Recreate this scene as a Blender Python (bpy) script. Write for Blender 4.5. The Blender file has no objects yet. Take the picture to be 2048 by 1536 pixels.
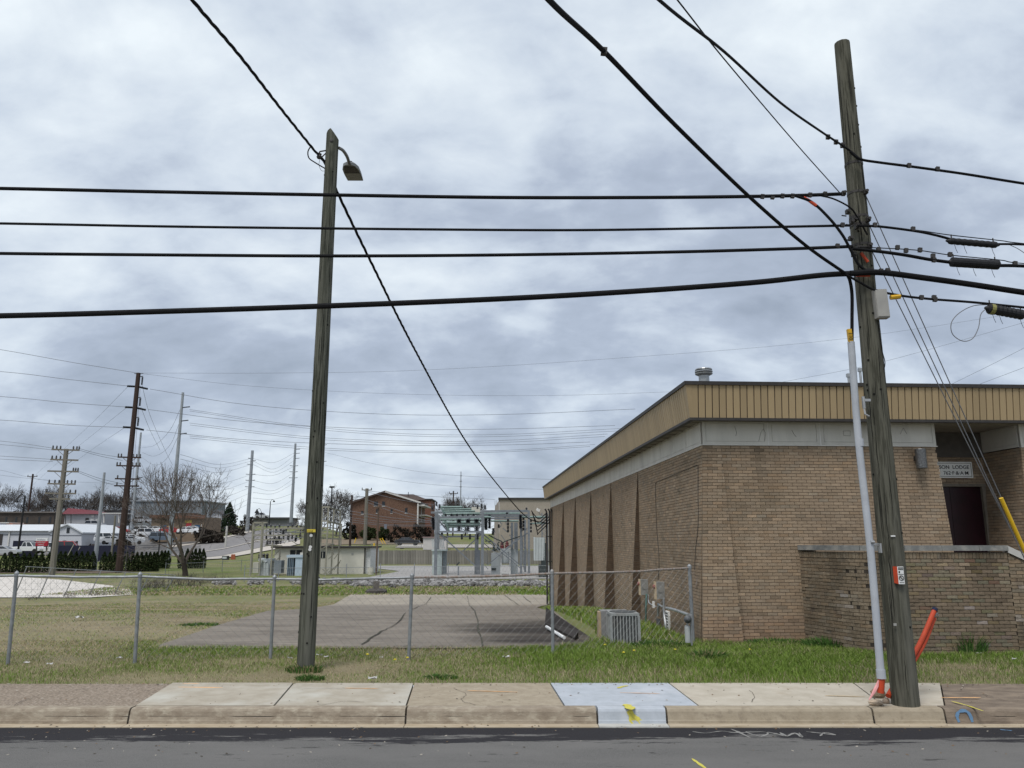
import bpy, math, random
import numpy as np
from mathutils import Vector, Matrix
random.seed(7); RNG = np.random.default_rng(7)
R = math.radians
SC = bpy.context.scene
COL = SC.collection

# ------------------------------------------------------------------ camera
CAM_H, PITCH, FPX = 2.2, R(11.55), 1538.0
cd = bpy.data.cameras.new('camera'); cam = bpy.data.objects.new('camera', cd); COL.objects.link(cam)
cam.location = (0, 0, CAM_H); cam.rotation_euler = (R(90)+PITCH, 0, 0)
cd.sensor_width = 36; cd.lens = FPX/2048*36; cd.clip_end = 6000; cd.clip_start = 0.1
SC.camera = cam

# ------------------------------------------------------------------ sky: overcast over a Nishita sky
SUN_EL, SUN_AZ = R(62), R(205)          # azimuth measured clockwise from +Y: behind and to the left of the camera
wd = bpy.data.worlds.new('World'); SC.world = wd; wd.use_nodes = True
wn, wl = wd.node_tree.nodes, wd.node_tree.links
wn.clear()
def wnode(t, **k):
    n = wn.new(t)
    for a, b in k.items(): setattr(n, a, b)
    return n
def wmath(op, a, b=None, c=None):
    n = wnode('ShaderNodeMath', operation=op)
    for i, s in enumerate((a, b, c)):
        if s is None: continue
        if isinstance(s, (int, float)): n.inputs[i].default_value = s
        else: wl.new(s, n.inputs[i])
    return n.outputs[0]
sky = wnode('ShaderNodeTexSky', sky_type='NISHITA', sun_disc=False)
sky.sun_elevation = SUN_EL; sky.sun_rotation = SUN_AZ
bg1 = wnode('ShaderNodeBackground'); bg1.inputs[1].default_value = 0.06; wl.new(sky.outputs[0], bg1.inputs[0])
tc = wnode('ShaderNodeTexCoord'); sep = wnode('ShaderNodeSeparateXYZ'); wl.new(tc.outputs['Generated'], sep.inputs[0])
zz = wmath('ADD', wmath('MAXIMUM', sep.outputs[2], 0.0), 0.48)
cb = wnode('ShaderNodeCombineXYZ')
wl.new(wmath('DIVIDE', sep.outputs[0], zz), cb.inputs[0]); wl.new(wmath('DIVIDE', sep.outputs[1], zz), cb.inputs[1])
def wnoise(scale, detail, rough, dist, off, stretch=(1,1,1)):
    mp = wnode('ShaderNodeMapping'); mp.inputs['Location'].default_value = off; mp.inputs['Scale'].default_value = stretch
    wl.new(cb.outputs[0], mp.inputs[0])
    n = wnode('ShaderNodeTexNoise'); n.inputs['Scale'].default_value = scale; n.inputs['Detail'].default_value = detail
    n.inputs['Roughness'].default_value = rough; n.inputs['Distortion'].default_value = dist
    wl.new(mp.outputs[0], n.inputs['Vector']); return n.outputs[0]
n1 = wnoise(2.9, 11, 0.53, 0.25, (4.4, 2.9, 0), (.85, 1.0, 1))
n2 = wnoise(1.2, 4, 0.5, 0.2, (8.3, 2.2, 0))
n3 = wnoise(9, 8, 0.55, 0.2, (1.3, 5.2, 0), (.8, 1.2, 1))
mixv = wmath('ADD', wmath('ADD', wmath('MULTIPLY', n1, 0.62), wmath('MULTIPLY', n2, 0.38)), wmath('MULTIPLY', wmath('SUBTRACT', n3, 0.5), 0.30))
ramp = wnode('ShaderNodeValToRGB'); wl.new(mixv, ramp.inputs[0])
el = ramp.color_ramp.elements
el[0].position = 0.34; el[0].color = (0.33, 0.385, 0.475, 1)
el[1].position = 0.675; el[1].color = (0.86, 0.93, 0.975, 1)
e = el.new(0.45); e.color = (0.44, 0.505, 0.615, 1)
e = el.new(0.53); e.color = (0.61, 0.685, 0.78, 1)
bg2 = wnode('ShaderNodeBackground'); bg2.inputs[1].default_value = 0.63; wl.new(ramp.outputs[0], bg2.inputs[0])
ms = wnode('ShaderNodeMixShader'); ms.inputs[0].default_value = 0.9
wl.new(bg1.outputs[0], ms.inputs[1]); wl.new(bg2.outputs[0], ms.inputs[2])
wo = wnode('ShaderNodeOutputWorld'); wl.new(ms.outputs[0], wo.inputs[0])

# ------------------------------------------------------------------ sun behind the cloud
sd = bpy.data.lights.new('sun', 'SUN'); sd.energy = 1.5; sd.angle = R(22); sd.color = (1.0, 0.965, 0.92)
sun = bpy.data.objects.new('sun', sd); COL.objects.link(sun)
dv = Vector((math.sin(SUN_AZ)*math.cos(SUN_EL), math.cos(SUN_AZ)*math.cos(SUN_EL), math.sin(SUN_EL)))
sun.rotation_euler = dv.to_track_quat('Z', 'Y').to_euler()
vs = SC.view_settings; vs.view_transform = 'Standard'; vs.look = 'None'; vs.exposure = 0.8; vs.gamma = 1.0
vs.use_curve_mapping = False

# ------------------------------------------------------------------ survey helpers: where a point of the place stands
CP, SP = math.cos(PITCH), math.sin(PITCH)
def ray(px, py):
    c = (px-1024)/FPX; v = (768-py)/FPX
    return Vector((c, CP - v*SP, SP + v*CP))
def W(px, py, Y):
    d = ray(px, py); return Vector((0, 0, CAM_H)) + d*(Y/d.y)
def Wz(px, py, z):
    d = ray(px, py); return Vector((0, 0, CAM_H)) + d*((z-CAM_H)/d.z)
def Wp(px, py, p0, n):
    d = ray(px, py); o = Vector((0, 0, CAM_H)); return o + d*((p0-o).dot(n)/d.dot(n))

# ------------------------------------------------------------------ terrain
_Yb = [0, 11.7, 15.8, 20, 26, 30, 35, 39.4, 45.4, 50, 95, 110, 124.9, 125.7, 130, 150, 175, 200, 250, 400, 900, 4000]
_Zlot = [.17,.17,.20,.13,-.05,-.36,-.72,-1.0,-1.35,-1.42,-1.42,-1.2,-.45,-.42,-.2,0.4,2.2,3.6,5.2,8,12,12]
_Zroad= [.17,.17,.20,.13,-.05,-.36,-.72,-1.0,-1.35,-1.42,-1.42,-1.15,-.5,-.47,-.3,1.0,2.6,4.2,6.8,10,14,14]
_Zapt = [.17,.17,.20,.13,-.05,-.36,-.72,-1.0,-1.35,-1.42,-1.42,-1.42,-1.42,0.7,0.85,1.4,2.8,3.4,4.2,6,9,9]
def zt(X, Y):
    X = np.asarray(X, float); Y = np.asarray(Y, float)
    u = X/np.maximum(Y, 1.0)
    a = np.interp(Y, _Yb, _Zlot); b = np.interp(Y, _Yb, _Zroad); c = np.interp(Y, _Yb, _Zapt)
    t1 = np.clip((u+.46)/.08, 0, 1); t1 = t1*t1*(3-2*t1)
    t2 = np.clip((u+.26)/.06, 0, 1); t2 = t2*t2*(3-2*t2)
    return (a*(1-t1)+b*t1)*(1-t2) + c*t2
def ztf(X, Y): return float(zt(X, Y))
def G(px, py, z0=0.0):
    """point of the terrain seen at that place of the survey photo"""
    d = ray(px, py); lo, hi = 3.0, 1500.0
    f = lambda Y: CAM_H + d.z/d.y*Y - ztf(d.x/d.y*Y, Y)
    Y = lo
    while Y < hi and f(Y) > 0: Y *= 1.02
    a, b = Y/1.02, Y
    for _ in range(30):
        m = (a+b)/2
        if f(m) > 0: a = m
        else: b = m
    return Vector((d.x/d.y*a, a, ztf(d.x/d.y*a, a)))

def vnoise(X, Y, scale, seed=0):
    x = np.asarray(X, float)/scale + seed*17.3; y = np.asarray(Y, float)/scale + seed*7.7
    xi = np.floor(x).astype(np.int64); yi = np.floor(y).astype(np.int64); fx = x-xi; fy = y-yi
    fx = fx*fx*(3-2*fx); fy = fy*fy*(3-2*fy)
    def h(a, b):
        n = (a*374761393 + b*668265263 + seed*982451653) & 0xffffffff
        n = ((n ^ (n >> 13))*1274126177) & 0xffffffff
        return ((n ^ (n >> 16)) & 0xffff)/65535.0
    return (h(xi, yi)*(1-fx)+h(xi+1, yi)*fx)*(1-fy) + (h(xi, yi+1)*(1-fx)+h(xi+1, yi+1)*fx)*fy
def fbm(X, Y, scale, seed=0, o=4):
    s = 0; a = 1; t = 0
    for i in range(o):
        s = s + a*vnoise(X, Y, scale/2**i, seed+i); t += a; a *= .55
    return s/t

# ------------------------------------------------------------------ materials
MATS = {}
def new_mat(name):
    m = bpy.data.materials.new(name); m.use_nodes = True; MATS[name] = m
    return m, m.node_tree.nodes, m.node_tree.links, m.node_tree.nodes['Principled BSDF']
def M(name, c1, c2=None, scale=6.0, rough=.8, bump=.0, metal=0.0, stretch=(1,1,1), detail=6, contrast=(.35,.65), c3=None, s3=.6, r3=(.5,.7), spec=.3, rnd=0.0, attr=None, bscale=None):
    """base colour from two noise-mixed tones (c3: larger blotches), optional bump, object-random brightness, colour attribute tint"""
    m, n, l, b = new_mat(name)
    b.inputs['Roughness'].default_value = rough; b.inputs['Metallic'].default_value = metal
    b.inputs['Specular IOR Level'].default_value = spec
    c2 = c2 or tuple(min(1, x*.75) for x in c1)
    tc = n.new('ShaderNodeTexCoord'); mp = n.new('ShaderNodeMapping'); mp.inputs['Scale'].default_value = stretch
    l.new(tc.outputs['Object'], mp.inputs[0])
    def noise(s, d):
        t = n.new('ShaderNodeTexNoise'); t.inputs['Scale'].default_value = s; t.inputs['Detail'].default_value = d
        t.inputs['Roughness'].default_value = .6
        l.new(mp.outputs[0], t.inputs['Vector']); return t.outputs[0]
    def ramp(src, lo, hi):
        r = n.new('ShaderNodeMapRange'); r.inputs[1].default_value = lo; r.inputs[2].default_value = hi; l.new(src, r.inputs[0]); return r.outputs[0]
    def mix(f, a, bb, mode='MIX'):
        x = n.new('ShaderNodeMix'); x.data_type = 'RGBA'; x.blend_type = mode
        if isinstance(f, float): x.inputs[0].default_value = f
        else: l.new(f, x.inputs[0])
        for i, v in ((6, a), (7, bb)):
            if isinstance(v, tuple): x.inputs[i].default_value = (*v[:3], 1)
            else: l.new(v, x.inputs[i])
        return x.outputs[2]
    nz = noise(scale, detail)
    out = mix(ramp(nz, *contrast), tuple(c1), tuple(c2))
    if c3: out = mix(ramp(noise(s3, 5), *r3), out, tuple(c3))
    if rnd:
        oi = n.new('ShaderNodeObjectInfo'); mr = n.new('ShaderNodeMapRange'); l.new(oi.outputs['Random'], mr.inputs[0])
        mr.inputs[3].default_value = 1-rnd; mr.inputs[4].default_value = 1+rnd
        cbn = n.new('ShaderNodeCombineXYZ'); [l.new(mr.outputs[0], cbn.inputs[i]) for i in range(3)]
        out = mix(1.0, out, cbn.outputs[0], 'MULTIPLY')
    if attr:
        at = n.new('ShaderNodeAttribute'); at.attribute_name = attr
        out = mix(1.0, out, at.outputs['Color'], 'MULTIPLY')
    l.new(out, b.inputs['Base Color'])
    if bump:
        bp = n.new('ShaderNodeBump'); bp.inputs['Strength'].default_value = bump; bp.inputs['Distance'].default_value = .02
        l.new(noise(bscale or scale*3, 6), bp.inputs['Height']); l.new(bp.outputs[0], b.inputs['Normal'])
    m['out'] = 1
    return m

# ------------------------------------------------------------------ mesh builder
class MB:
    def __init__(s): s.v = []; s.f = []; s.mi = []
    def add(s, vs, fs, mi=0):
        o = len(s.v); s.v += [tuple(v) for v in vs]; s.f += [tuple(i+o for i in f) for f in fs]; s.mi += [mi]*len(fs); return s
    def hexa(s, p, mi=0):   # 8 points: bottom 4 ccw, top 4
        return s.add(p, [(3,2,1,0),(4,5,6,7),(0,1,5,4),(1,2,6,5),(2,3,7,6),(3,0,4,7)], mi)
    def box(s, c, d, mi=0, rz=0.0, rx=0.0, ry=0.0):
        x, y, z = d[0]/2, d[1]/2, d[2]/2
        p = [Vector(q) for q in ((-x,-y,-z),(x,-y,-z),(x,y,-z),(-x,y,-z),(-x,-y,z),(x,-y,z),(x,y,z),(-x,y,z))]
        if rz or rx or ry:
            m = Matrix.Rotation(rz,3,'Z')@Matrix.Rotation(ry,3,'Y')@Matrix.Rotation(rx,3,'X'); p = [m@q for q in p]
        c = Vector(c); return s.hexa([q+c for q in p], mi)
    def bb(s, x0, x1, y0, y1, z0, z1, mi=0): return s.box(((x0+x1)/2,(y0+y1)/2,(z0+z1)/2),(abs(x1-x0),abs(y1-y0),abs(z1-z0)),mi)
    def tube(s, pts, r, n=6, mi=0, cap=True, twist=0.0):
        pts = [Vector(p) for p in pts]; rs = r if isinstance(r, (list, tuple)) else [r]*len(pts)
        o = len(s.v); ref = None
        for i, p in enumerate(pts):
            t = (pts[min(i+1, len(pts)-1)] - pts[max(i-1, 0)])
            if t.length < 1e-9: t = Vector((0,0,1))
            t.normalize()
            if ref is None: ref = Vector((1,0,0)) if abs(t.x) < .8 else Vector((0,0,1))
            a = (ref - t*ref.dot(t))
            if a.length < 1e-6: a = t.orthogonal()
            a.normalize(); ref = a; b = t.cross(a)
            for k in range(n):
                an = 2*math.pi*k/n + twist*i
                s.v.append(tuple(p + (a*math.cos(an) + b*math.sin(an))*rs[i]))
        for i in range(len(pts)-1):
            for k in range(n):
                k2 = (k+1) % n
                s.f.append((o+i*n+k, o+i*n+k2, o+(i+1)*n+k2, o+(i+1)*n+k)); s.mi.append(mi)
        if cap and n > 2:
            s.f.append(tuple(o+k for k in reversed(range(n)))); s.mi.append(mi)
            s.f.append(tuple(o+(len(pts)-1)*n+k for k in range(n))); s.mi.append(mi)
        return s
    def bar(s, a, b, w, mi=0, h=None):
        a = Vector(a); b = Vector(b); t = (b-a).normalized(); u = t.cross(Vector((0,0,1)))
        if u.length < 1e-4: u = Vector((1,0,0))
        u.normalize(); k = u.cross(t); h = h or w
        q = [(-1,-1),(1,-1),(1,1),(-1,1)]
        return s.hexa([a+u*x*w/2+k*y*h/2 for x, y in q]+[b+u*x*w/2+k*y*h/2 for x, y in q], mi)
    def lathe(s, c, prof, n=12, mi=0, axis=None):
        c = Vector(c); o = len(s.v); ax = Vector(axis).normalized() if axis else Vector((0,0,1))
        a = ax.orthogonal().normalized(); b = ax.cross(a)
        for r, z in prof:
            for k in range(n):
                an = 2*math.pi*k/n; s.v.append(tuple(c + ax*z + (a*math.cos(an)+b*math.sin(an))*r))
        for i in range(len(prof)-1):
            for k in range(n):
                k2 = (k+1) % n; s.f.append((o+i*n+k, o+i*n+k2, o+(i+1)*n+k2, o+(i+1)*n+k)); s.mi.append(mi)
        s.f.append(tuple(o+k for k in reversed(range(n)))); s.mi.append(mi)
        s.f.append(tuple(o+(len(prof)-1)*n+k for k in range(n))); s.mi.append(mi)
        return s
    def quad(s, a, b, c, d, mi=0): return s.add([a,b,c,d], [(0,1,2,3)], mi)
    def prism(s, poly, off, mi=0):  # planar polygon (3D) extruded by off
        n = len(poly); off = Vector(off); p = [Vector(q) for q in poly]
        return s.add(p+[q+off for q in p], [tuple(reversed(range(n))), tuple(range(n, 2*n))]+[(i,(i+1)%n,n+(i+1)%n,n+i) for i in range(n)], mi)
    def ribbon(s, pts, w, up=(0,0,1), mi=0):
        pts = [Vector(p) for p in pts]; o = len(s.v); up = Vector(up)
        ws = w if isinstance(w, list) else [w]*len(pts)
        for i, p in enumerate(pts):
            t = pts[min(i+1, len(pts)-1)]-pts[max(i-1, 0)]; k = t.cross(up).normalized()*ws[i]/2
            s.v += [tuple(p-k), tuple(p+k)]
        for i in range(len(pts)-1):
            s.f.append((o+2*i+1, o+2*i, o+2*i+2, o+2*i+3)); s.mi.append(mi)
        return s
    def mesh(s, name, mats, base=(0,0,0), smooth=False, cols=None):
        me = bpy.data.meshes.new(name); b = Vector(base)
        me.from_pydata([(x-b.x, y-b.y, z-b.z) for x, y, z in s.v], [], s.f)
        mats = mats if isinstance(mats, (list, tuple)) else [mats]
        for m in mats: me.materials.append(m)
        if len(mats) > 1: me.polygons.foreach_set('material_index', s.mi)
        if smooth: me.polygons.foreach_set('use_smooth', [True]*len(me.polygons))
        return me
    def build(s, name, mats, parent=None, smooth=False, base=None, **props):
        bs = base if base is not None else (root_of(parent).location if parent else Vector((0,0,0)))
        return link(name, s.mesh(name, mats, bs, smooth), parent, (0,0,0) if parent else bs, **props)
def root_of(o):
    while o.parent: o = o.parent
    return o
def link(name, data, parent=None, loc=(0,0,0), **props):
    o = bpy.data.objects.new(name, data); COL.objects.link(o); o.location = loc
    if parent: o.parent = parent
    for k, v in props.items():
        if v is not None: o[{'label':'label','cat':'category','group':'group','kind':'kind'}[k]] = v
    return o
def thing(name, label, cat, loc, group=None, rz=0.0):
    o = bpy.data.objects.new(name, None); COL.objects.link(o); o.location = loc; o.rotation_euler = (0,0,rz); o.empty_display_size = .2
    o['label'] = label; o['category'] = cat
    if group: o['group'] = group
    return o
def dup(o, loc, rz=None, label=None, scale=None, parent=None):
    c = o.copy(); COL.objects.link(c)
    if parent: c.parent = parent
    else:
        c.location = loc
        if rz is not None: c.rotation_euler = (0, 0, rz)
        if scale: c.scale = scale if isinstance(scale, (tuple, list)) else (scale,)*3
        if label: c['label'] = label
    for ch in list(o.children): dup(ch, None, parent=c)
    return c
def bulk(name, V, F, mat, colors=None, cname='tint', parent=None, smooth=False, **props):
    me = bpy.data.meshes.new(name); V = np.asarray(V, np.float32); F = np.asarray(F, np.int32); k = F.shape[1]
    me.vertices.add(len(V)); me.vertices.foreach_set('co', V.ravel())
    me.loops.add(F.size); me.loops.foreach_set('vertex_index', F.ravel())
    me.polygons.add(len(F)); me.polygons.foreach_set('loop_start', np.arange(0, F.size, k, dtype=np.int32))
    me.polygons.foreach_set('loop_total', np.full(len(F), k, np.int32))
    me.polygons.foreach_set('use_smooth', np.full(len(F), bool(smooth)))
    me.materials.append(mat); me.update(calc_edges=True)
    if colors is not None:
        a = me.color_attributes.new(cname, 'FLOAT_COLOR', 'POINT')
        a.data.foreach_set('color', np.hstack([colors, np.ones((len(V), 1))]).astype(np.float32).ravel())
    return link(name, me, parent, **props)
def text_mesh(s, size, align='LEFT', ext=.002, xs=1.0, bold=0.0):
    cu = bpy.data.curves.new('lettering', 'FONT'); cu.body = s; cu.size = size; cu.extrude = ext; cu.offset = bold; cu.align_x = align
    o = bpy.data.objects.new('lettering_tmp', cu); COL.objects.link(o)
    bpy.context.view_layer.update()
    me = bpy.data.meshes.new_from_object(o.evaluated_get(bpy.context.evaluated_depsgraph_get()))
    bpy.data.objects.remove(o); 
    if xs != 1.0: me.transform(Matrix.Diagonal((xs,1,1,1)))
    return me
def put_text(s, size, origin, ex, ey, mat, parent, name='lettering', align='LEFT', ext=.002, xs=1.0, bold=0.0):
    me = text_mesh(s, size, align, ext, xs, bold); ex = Vector(ex).normalized(); ey = Vector(ey).normalized(); ez = ex.cross(ey)
    m = Matrix((ex, ey, ez)).transposed().to_4x4(); m.translation = Vector(origin) - (root_of(parent).location if parent else Vector())
    me.transform(m); me.materials.clear(); me.materials.append(mat)
    return link(name, me, parent)
def spline(pts, n=8):
    """Catmull-Rom through 3D points"""
    P = [Vector(p) for p in pts]; P = [P[0]*2-P[1]] + P + [P[-1]*2-P[-2]]; out = []
    for i in range(1, len(P)-2):
        a, b, c, d = P[i-1:i+3]
        for k in range(n):
            t = k/n
            out.append(.5*((2*b)+(c-a)*t+(2*a-5*b+4*c-d)*t*t+(3*b-a-3*c+d)*t**3))
    out.append(P[-2]); return out
def sag(a, b, s, n=16):
    a = Vector(a); b = Vector(b)
    return [a.lerp(b, i/n) - Vector((0,0,4*s*(i/n)*(1-i/n))) for i in range(n+1)]
# ------------------------------------------------------------------ ground
YK, YS = 10.03, 11.78            # kerb face, back of the sidewalk
ZS = .185
def gcol(X, Y):
    """real colour of the turf: how much green there is among the dry straw"""
    X = np.asarray(X, float); Y = np.asarray(Y, float)
    big = fbm(X, Y, 3.2, 3); med = fbm(X*.55, Y, .9, 9); fine = fbm(X, Y, .22, 21, 3)
    g = .15 + .9*(big-.5) + .75*(med-.5)
    strip = np.clip((16.2-Y)/2.2, 0, 1)
    g = g + strip*(.27 + .38*np.clip((X+2)/3, 0, 1))
    g = g + np.where((Y < 18), .35*np.exp(-((X-2.6)/2.3)**2)*np.exp(-((Y-14.8)/1.6)**2), 0)
    g = g - .38*np.clip((X-4.2)/1.5, 0, 1)*np.clip((14-Y)/.6, 0, 1)
    g = g + np.where((X > .4) & (Y > 16), .5, 0)*np.clip((60-Y)/5, 0, 1)
    g = g + .30*np.clip((Y-45)/8, 0, 1) + np.where(Y > 80, .12, 0)
    g = g + .3*np.exp(-((Y-15.0)/.9)**2)*np.exp(-((X+5.5)/2.2)**2)
    g = np.clip(g + .35*(fine-.5), 0, 1)
    straw = np.array([.285,.24,.152]); green = np.array([.115,.165,.036]); soil = np.array([.12,.085,.06])
    sm = np.clip((fbm(X, Y, 1.3, 31)-.62)*6, 0, 1)*np.clip(1-g*2, 0, 1)*.55
    c = straw[None]*(1-g.ravel()[:,None]) + green[None]*g.ravel()[:,None]
    c = c*(1-sm.ravel()[:,None]) + soil[None]*sm.ravel()[:,None]
    return c*(.82+.36*fine.ravel()[:,None]), g
gm = M('turf', (1,1,1), (.72,.72,.7), 40, .95, .6, attr='tint', spec=.1, bscale=60)
us = np.concatenate([np.linspace(-4,-1.05,24), np.linspace(-1,.8,260), np.linspace(.85,4,24)])
ys = np.concatenate([np.arange(11.7,60,.28), np.arange(60,124,1.5),[124.9,125.7],np.arange(127,140,1.5), np.geomspace(140,3000,60)])
UU, YY = np.meshgrid(us, ys); XX = UU*(YY+14)
ZZ = zt(XX, YY) + np.where(YY < 60, .05*(fbm(XX, YY, 1.7, 5)-.5)*np.clip((YY-11.7)/1.0,0,1), 0)
n0, n1_ = XX.shape
idx = np.arange(n0*n1_).reshape(n0, n1_)
F = np.stack([idx[:-1,:-1], idx[:-1,1:], idx[1:,1:], idx[1:,:-1]], -1).reshape(-1, 4)
gc, _ = gcol(XX, YY)
bulk('ground', np.stack([XX, YY, ZZ], -1).reshape(-1,3), F, gm, gc, smooth=True, kind='structure')
back = MB().bb(-500, 500, -600, -4.5, -.4, .17)
back.build('ground', M('far_verge', (.13,.14,.06), (.2,.17,.1), 2.0, .95), kind='structure')

# asphalt: pale worn lane, fresh dark band along the gutter with a ragged edge
def asphalt_mat():
    m, n, l, b = new_mat('asphalt'); b.inputs['Roughness'].default_value = .92; b.inputs['Specular IOR Level'].default_value = .08
    g = n.new('ShaderNodeNewGeometry'); sp = n.new('ShaderNodeSeparateXYZ'); l.new(g.outputs['Position'], sp.inputs[0])
    def no(s, d, st=(1,1,1), r=.6):
        mp = n.new('ShaderNodeMapping'); mp.inputs['Scale'].default_value = st; l.new(g.outputs['Position'], mp.inputs[0])
        t = n.new('ShaderNodeTexNoise'); t.inputs['Scale'].default_value = s; t.inputs['Detail'].default_value = d; t.inputs['Roughness'].default_value = r
        l.new(mp.outputs[0], t.inputs['Vector']); return t.outputs[0]
    def ma(op, a, b_, c=None):
        x = n.new('ShaderNodeMath'); x.operation = op
        for i, v in enumerate((a, b_, c)):
            if v is None: continue
            if isinstance(v, (int, float)): x.inputs[i].default_value = v
            else: l.new(v, x.inputs[i])
        return x.outputs[0]
    def mr(s, a, b_):
        r = n.new('ShaderNodeMapRange'); r.inputs[1].default_value = a; r.inputs[2].default_value = b_; l.new(s, r.inputs[0]); return r.outputs[0]
    def mix(f, a, c):
        x = n.new('ShaderNodeMix'); x.data_type = 'RGBA'; l.new(f, x.inputs[0])
        for i, v in ((6, a), (7, c)):
            if isinstance(v, tuple): x.inputs[i].default_value = (*v, 1)
            else: l.new(v, x.inputs[i])
        return x.outputs[2]
    edge = ma('ADD', ma('ADD', sp.outputs[1], ma('MULTIPLY', ma('SUBTRACT', no(1.9, 10, (.30,2.4,1), .76), .5), 2.6)), ma('MULTIPLY', ma('SUBTRACT', no(.22, 2), .5), .9))
    dark = mr(edge, 9.22, 9.30)
    base = mix(mr(no(140, 3), .35, .65), (.088,.086,.082), (.185,.180,.172))
    base = mix(mr(no(1.4, 5, (.35,1,1)), .4, .75), base, (.168,.162,.154))
    spots = mr(no(2.6, 8, (.6,2.2,1), .74), .60, .65)
    base = mix(ma('MULTIPLY', spots, mr(sp.outputs[1], 7.4, 8.6)), base, (.060,.058,.056))
    darkc = mix(mr(no(120, 3), .3, .7), (.024,.023,.026), (.042,.041,.044))
    l.new(mix(dark, base, darkc), b.inputs['Base Color'])
    bp = n.new('ShaderNodeBump'); bp.inputs['Strength'].default_value = .5; bp.inputs['Distance'].default_value = .01
    l.new(no(160, 3), bp.inputs['Height']); l.new(bp.outputs[0], b.inputs['Normal'])
    return m
road = MB().bb(-400, 400, -3.6, 9.86, -.3, .006).build('road', asphalt_mat(), kind='structure')
MB().bb(-400, 400, -4.5, -3.6, -.3, .17).build('sidewalk', M('far_walk', (.35,.33,.29)), kind='structure')

# kerb and gutter, cast in lengths
conc_old = M('concrete_brown', (.325,.275,.21), (.235,.19,.14), 5, .9, .5, c3=(.40,.35,.27), s3=9, r3=(.5,.7), stretch=(.9,1,1.5))
conc_grey = M('concrete_grey', (.42,.38,.31), (.34,.30,.235), 4, .9, .25, c3=(.47,.45,.39), s3=1.2)
conc_new = M('concrete_new', (.50,.455,.375), (.42,.375,.30), 4, .85, .2, c3=(.40,.335,.25), s3=2.2, r3=(.58,.75))
conc_blue = M('concrete_blue_grey', (.43,.46,.50), (.37,.40,.43), 5, .85, .2, c3=(.48,.50,.53), s3=2)
conc_rough = M('concrete_exposed', (.30,.24,.18), (.17,.135,.10), 22, .95, .8, c3=(.37,.31,.25), s3=30, r3=(.5,.62))
conc_tan = M('concrete_tan', (.37,.315,.235), (.30,.25,.18), 5, .9, .35, c3=(.27,.225,.165), s3=14, r3=(.52,.68))
conc_dirty = M('concrete_dirty', (.25,.20,.15), (.14,.11,.085), 6, .9, .5, stretch=(.5,1,1))
gutter_mat = M('gutter_concrete', (.46,.39,.29), (.36,.29,.2), 7, .9, .3, stretch=(.4,1,1))
gutter_blue = M('gutter_new', (.50,.49,.45), (.42,.41,.38), 7, .9, .3)
def xk(px, py=1434): return Wz(px, py, ZS).x if py < 1425 else W(px, py, YK).x
kerb_j = [-3000, 256, 811, 1195, 1334, 1748, 1892, 5000]
kerb_m = [conc_old, conc_old, conc_old, conc_blue, conc_tan, conc_tan, conc_dirty]
kerb = link('kerb', None, None, (0,0,0), kind='structure')
def kerb_section(y0, z1, wob=0):   # profile in YZ: lip, face with batter, rounded nose, top
    return [(y0, .008), (y0+.006, .05), (y0+.012, .058), (y0+.03, z1-.035), (y0+.045, z1-.010), (y0+.075, z1), (y0+.2, z1), (y0+.2, -.25), (y0, -.25)]
for i in range(7):
    x0, x1 = W(kerb_j[i], 1434, YK).x + .012, W(kerb_j[i+1], 1434, YK).x - .012
    new = i in (3, 4, 5)
    mb = MB(); N = max(2, min(60, int((x1-x0)/.25))); pr = []
    for k in range(N+1):
        x = x0+(x1-x0)*k/N; w = 0 if new else .012*(random.random()-.5)
        pr.append([(x, y + (w if j in (3,4) else 0), z + (w*.6 if j in (3,4,5) else 0)) for j, (y, z) in enumerate(kerb_section(YK + (.0 if not new else -.004), ZS))])
    n_ = len(pr[0])
    for k in range(N+1): mb.v += pr[k]
    for k in range(N):
        for j in range(n_):
            j2 = (j+1) % n_; mb.f.append((k*n_+j2, k*n_+j, (k+1)*n_+j, (k+1)*n_+j2)); mb.mi.append(0)
    mb.f.append(tuple(range(n_))); mb.f.append(tuple(N*n_+j for j in reversed(range(n_)))); mb.mi += [0, 0]
    mb.build('kerb_stone', kerb_m[i], kerb)
    g_ = MB().bb(x0-.008, x1+.008, 9.87 + .0*i, YK+.002, -.2, .014 + (.004 if new else 0))
    g_.build('gutter', gutter_blue if i == 3 else gutter_mat, kerb)
link('kerb_joint', MB().bb(-120, 120, YK+.02, YK+.19, -.25, .10).mesh('kerb_joint', M('joint_dark', (.05,.042,.034))), kerb)

# sidewalk slabs between the joints seen in the photo
walk = link('sidewalk', None, None, (0,0,0), kind='structure')
jb = [(-420,-560), (345,268), (588,547), (828,812), (1100,1129), (1337,1398), (1706,1770), (1880,1892), (2330,2420), (2900,3000)]
wm = [conc_rough, conc_grey, conc_grey, conc_tan, conc_blue, conc_new, conc_new, conc_dirty, conc_dirty]
def edge_x(j): return Wz(j[0], 1366, ZS).x, Wz(j[1], 1412, ZS).x
for i in range(9):
    (b0, f0), (b1, f1) = edge_x(jb[i]), edge_x(jb[i+1])
    y0, y1 = YK+.205, YS; g = .011
    if i == 6: y1 = YS
    z = ZS + (-.012 if i in (0, 7, 8) else 0) + (.004 if i in (1,) else 0)
    mb = MB()
    mb.hexa([(f0+g,y0,-.1),(f1-g,y0,-.1),(b1-g,y1,-.1),(b0+g,y1,-.1),(f0+g,y0,z),(f1-g,y0,z),(b1-g,y1,z+.004),(b0+g,y1,z+.004)])
    mb.build('slab', wm[i], walk)
MB().bb(-120, 120, YK+.19, YS-.01, -.2, .12).build('bed', MATS['joint_dark'], walk)
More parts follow.
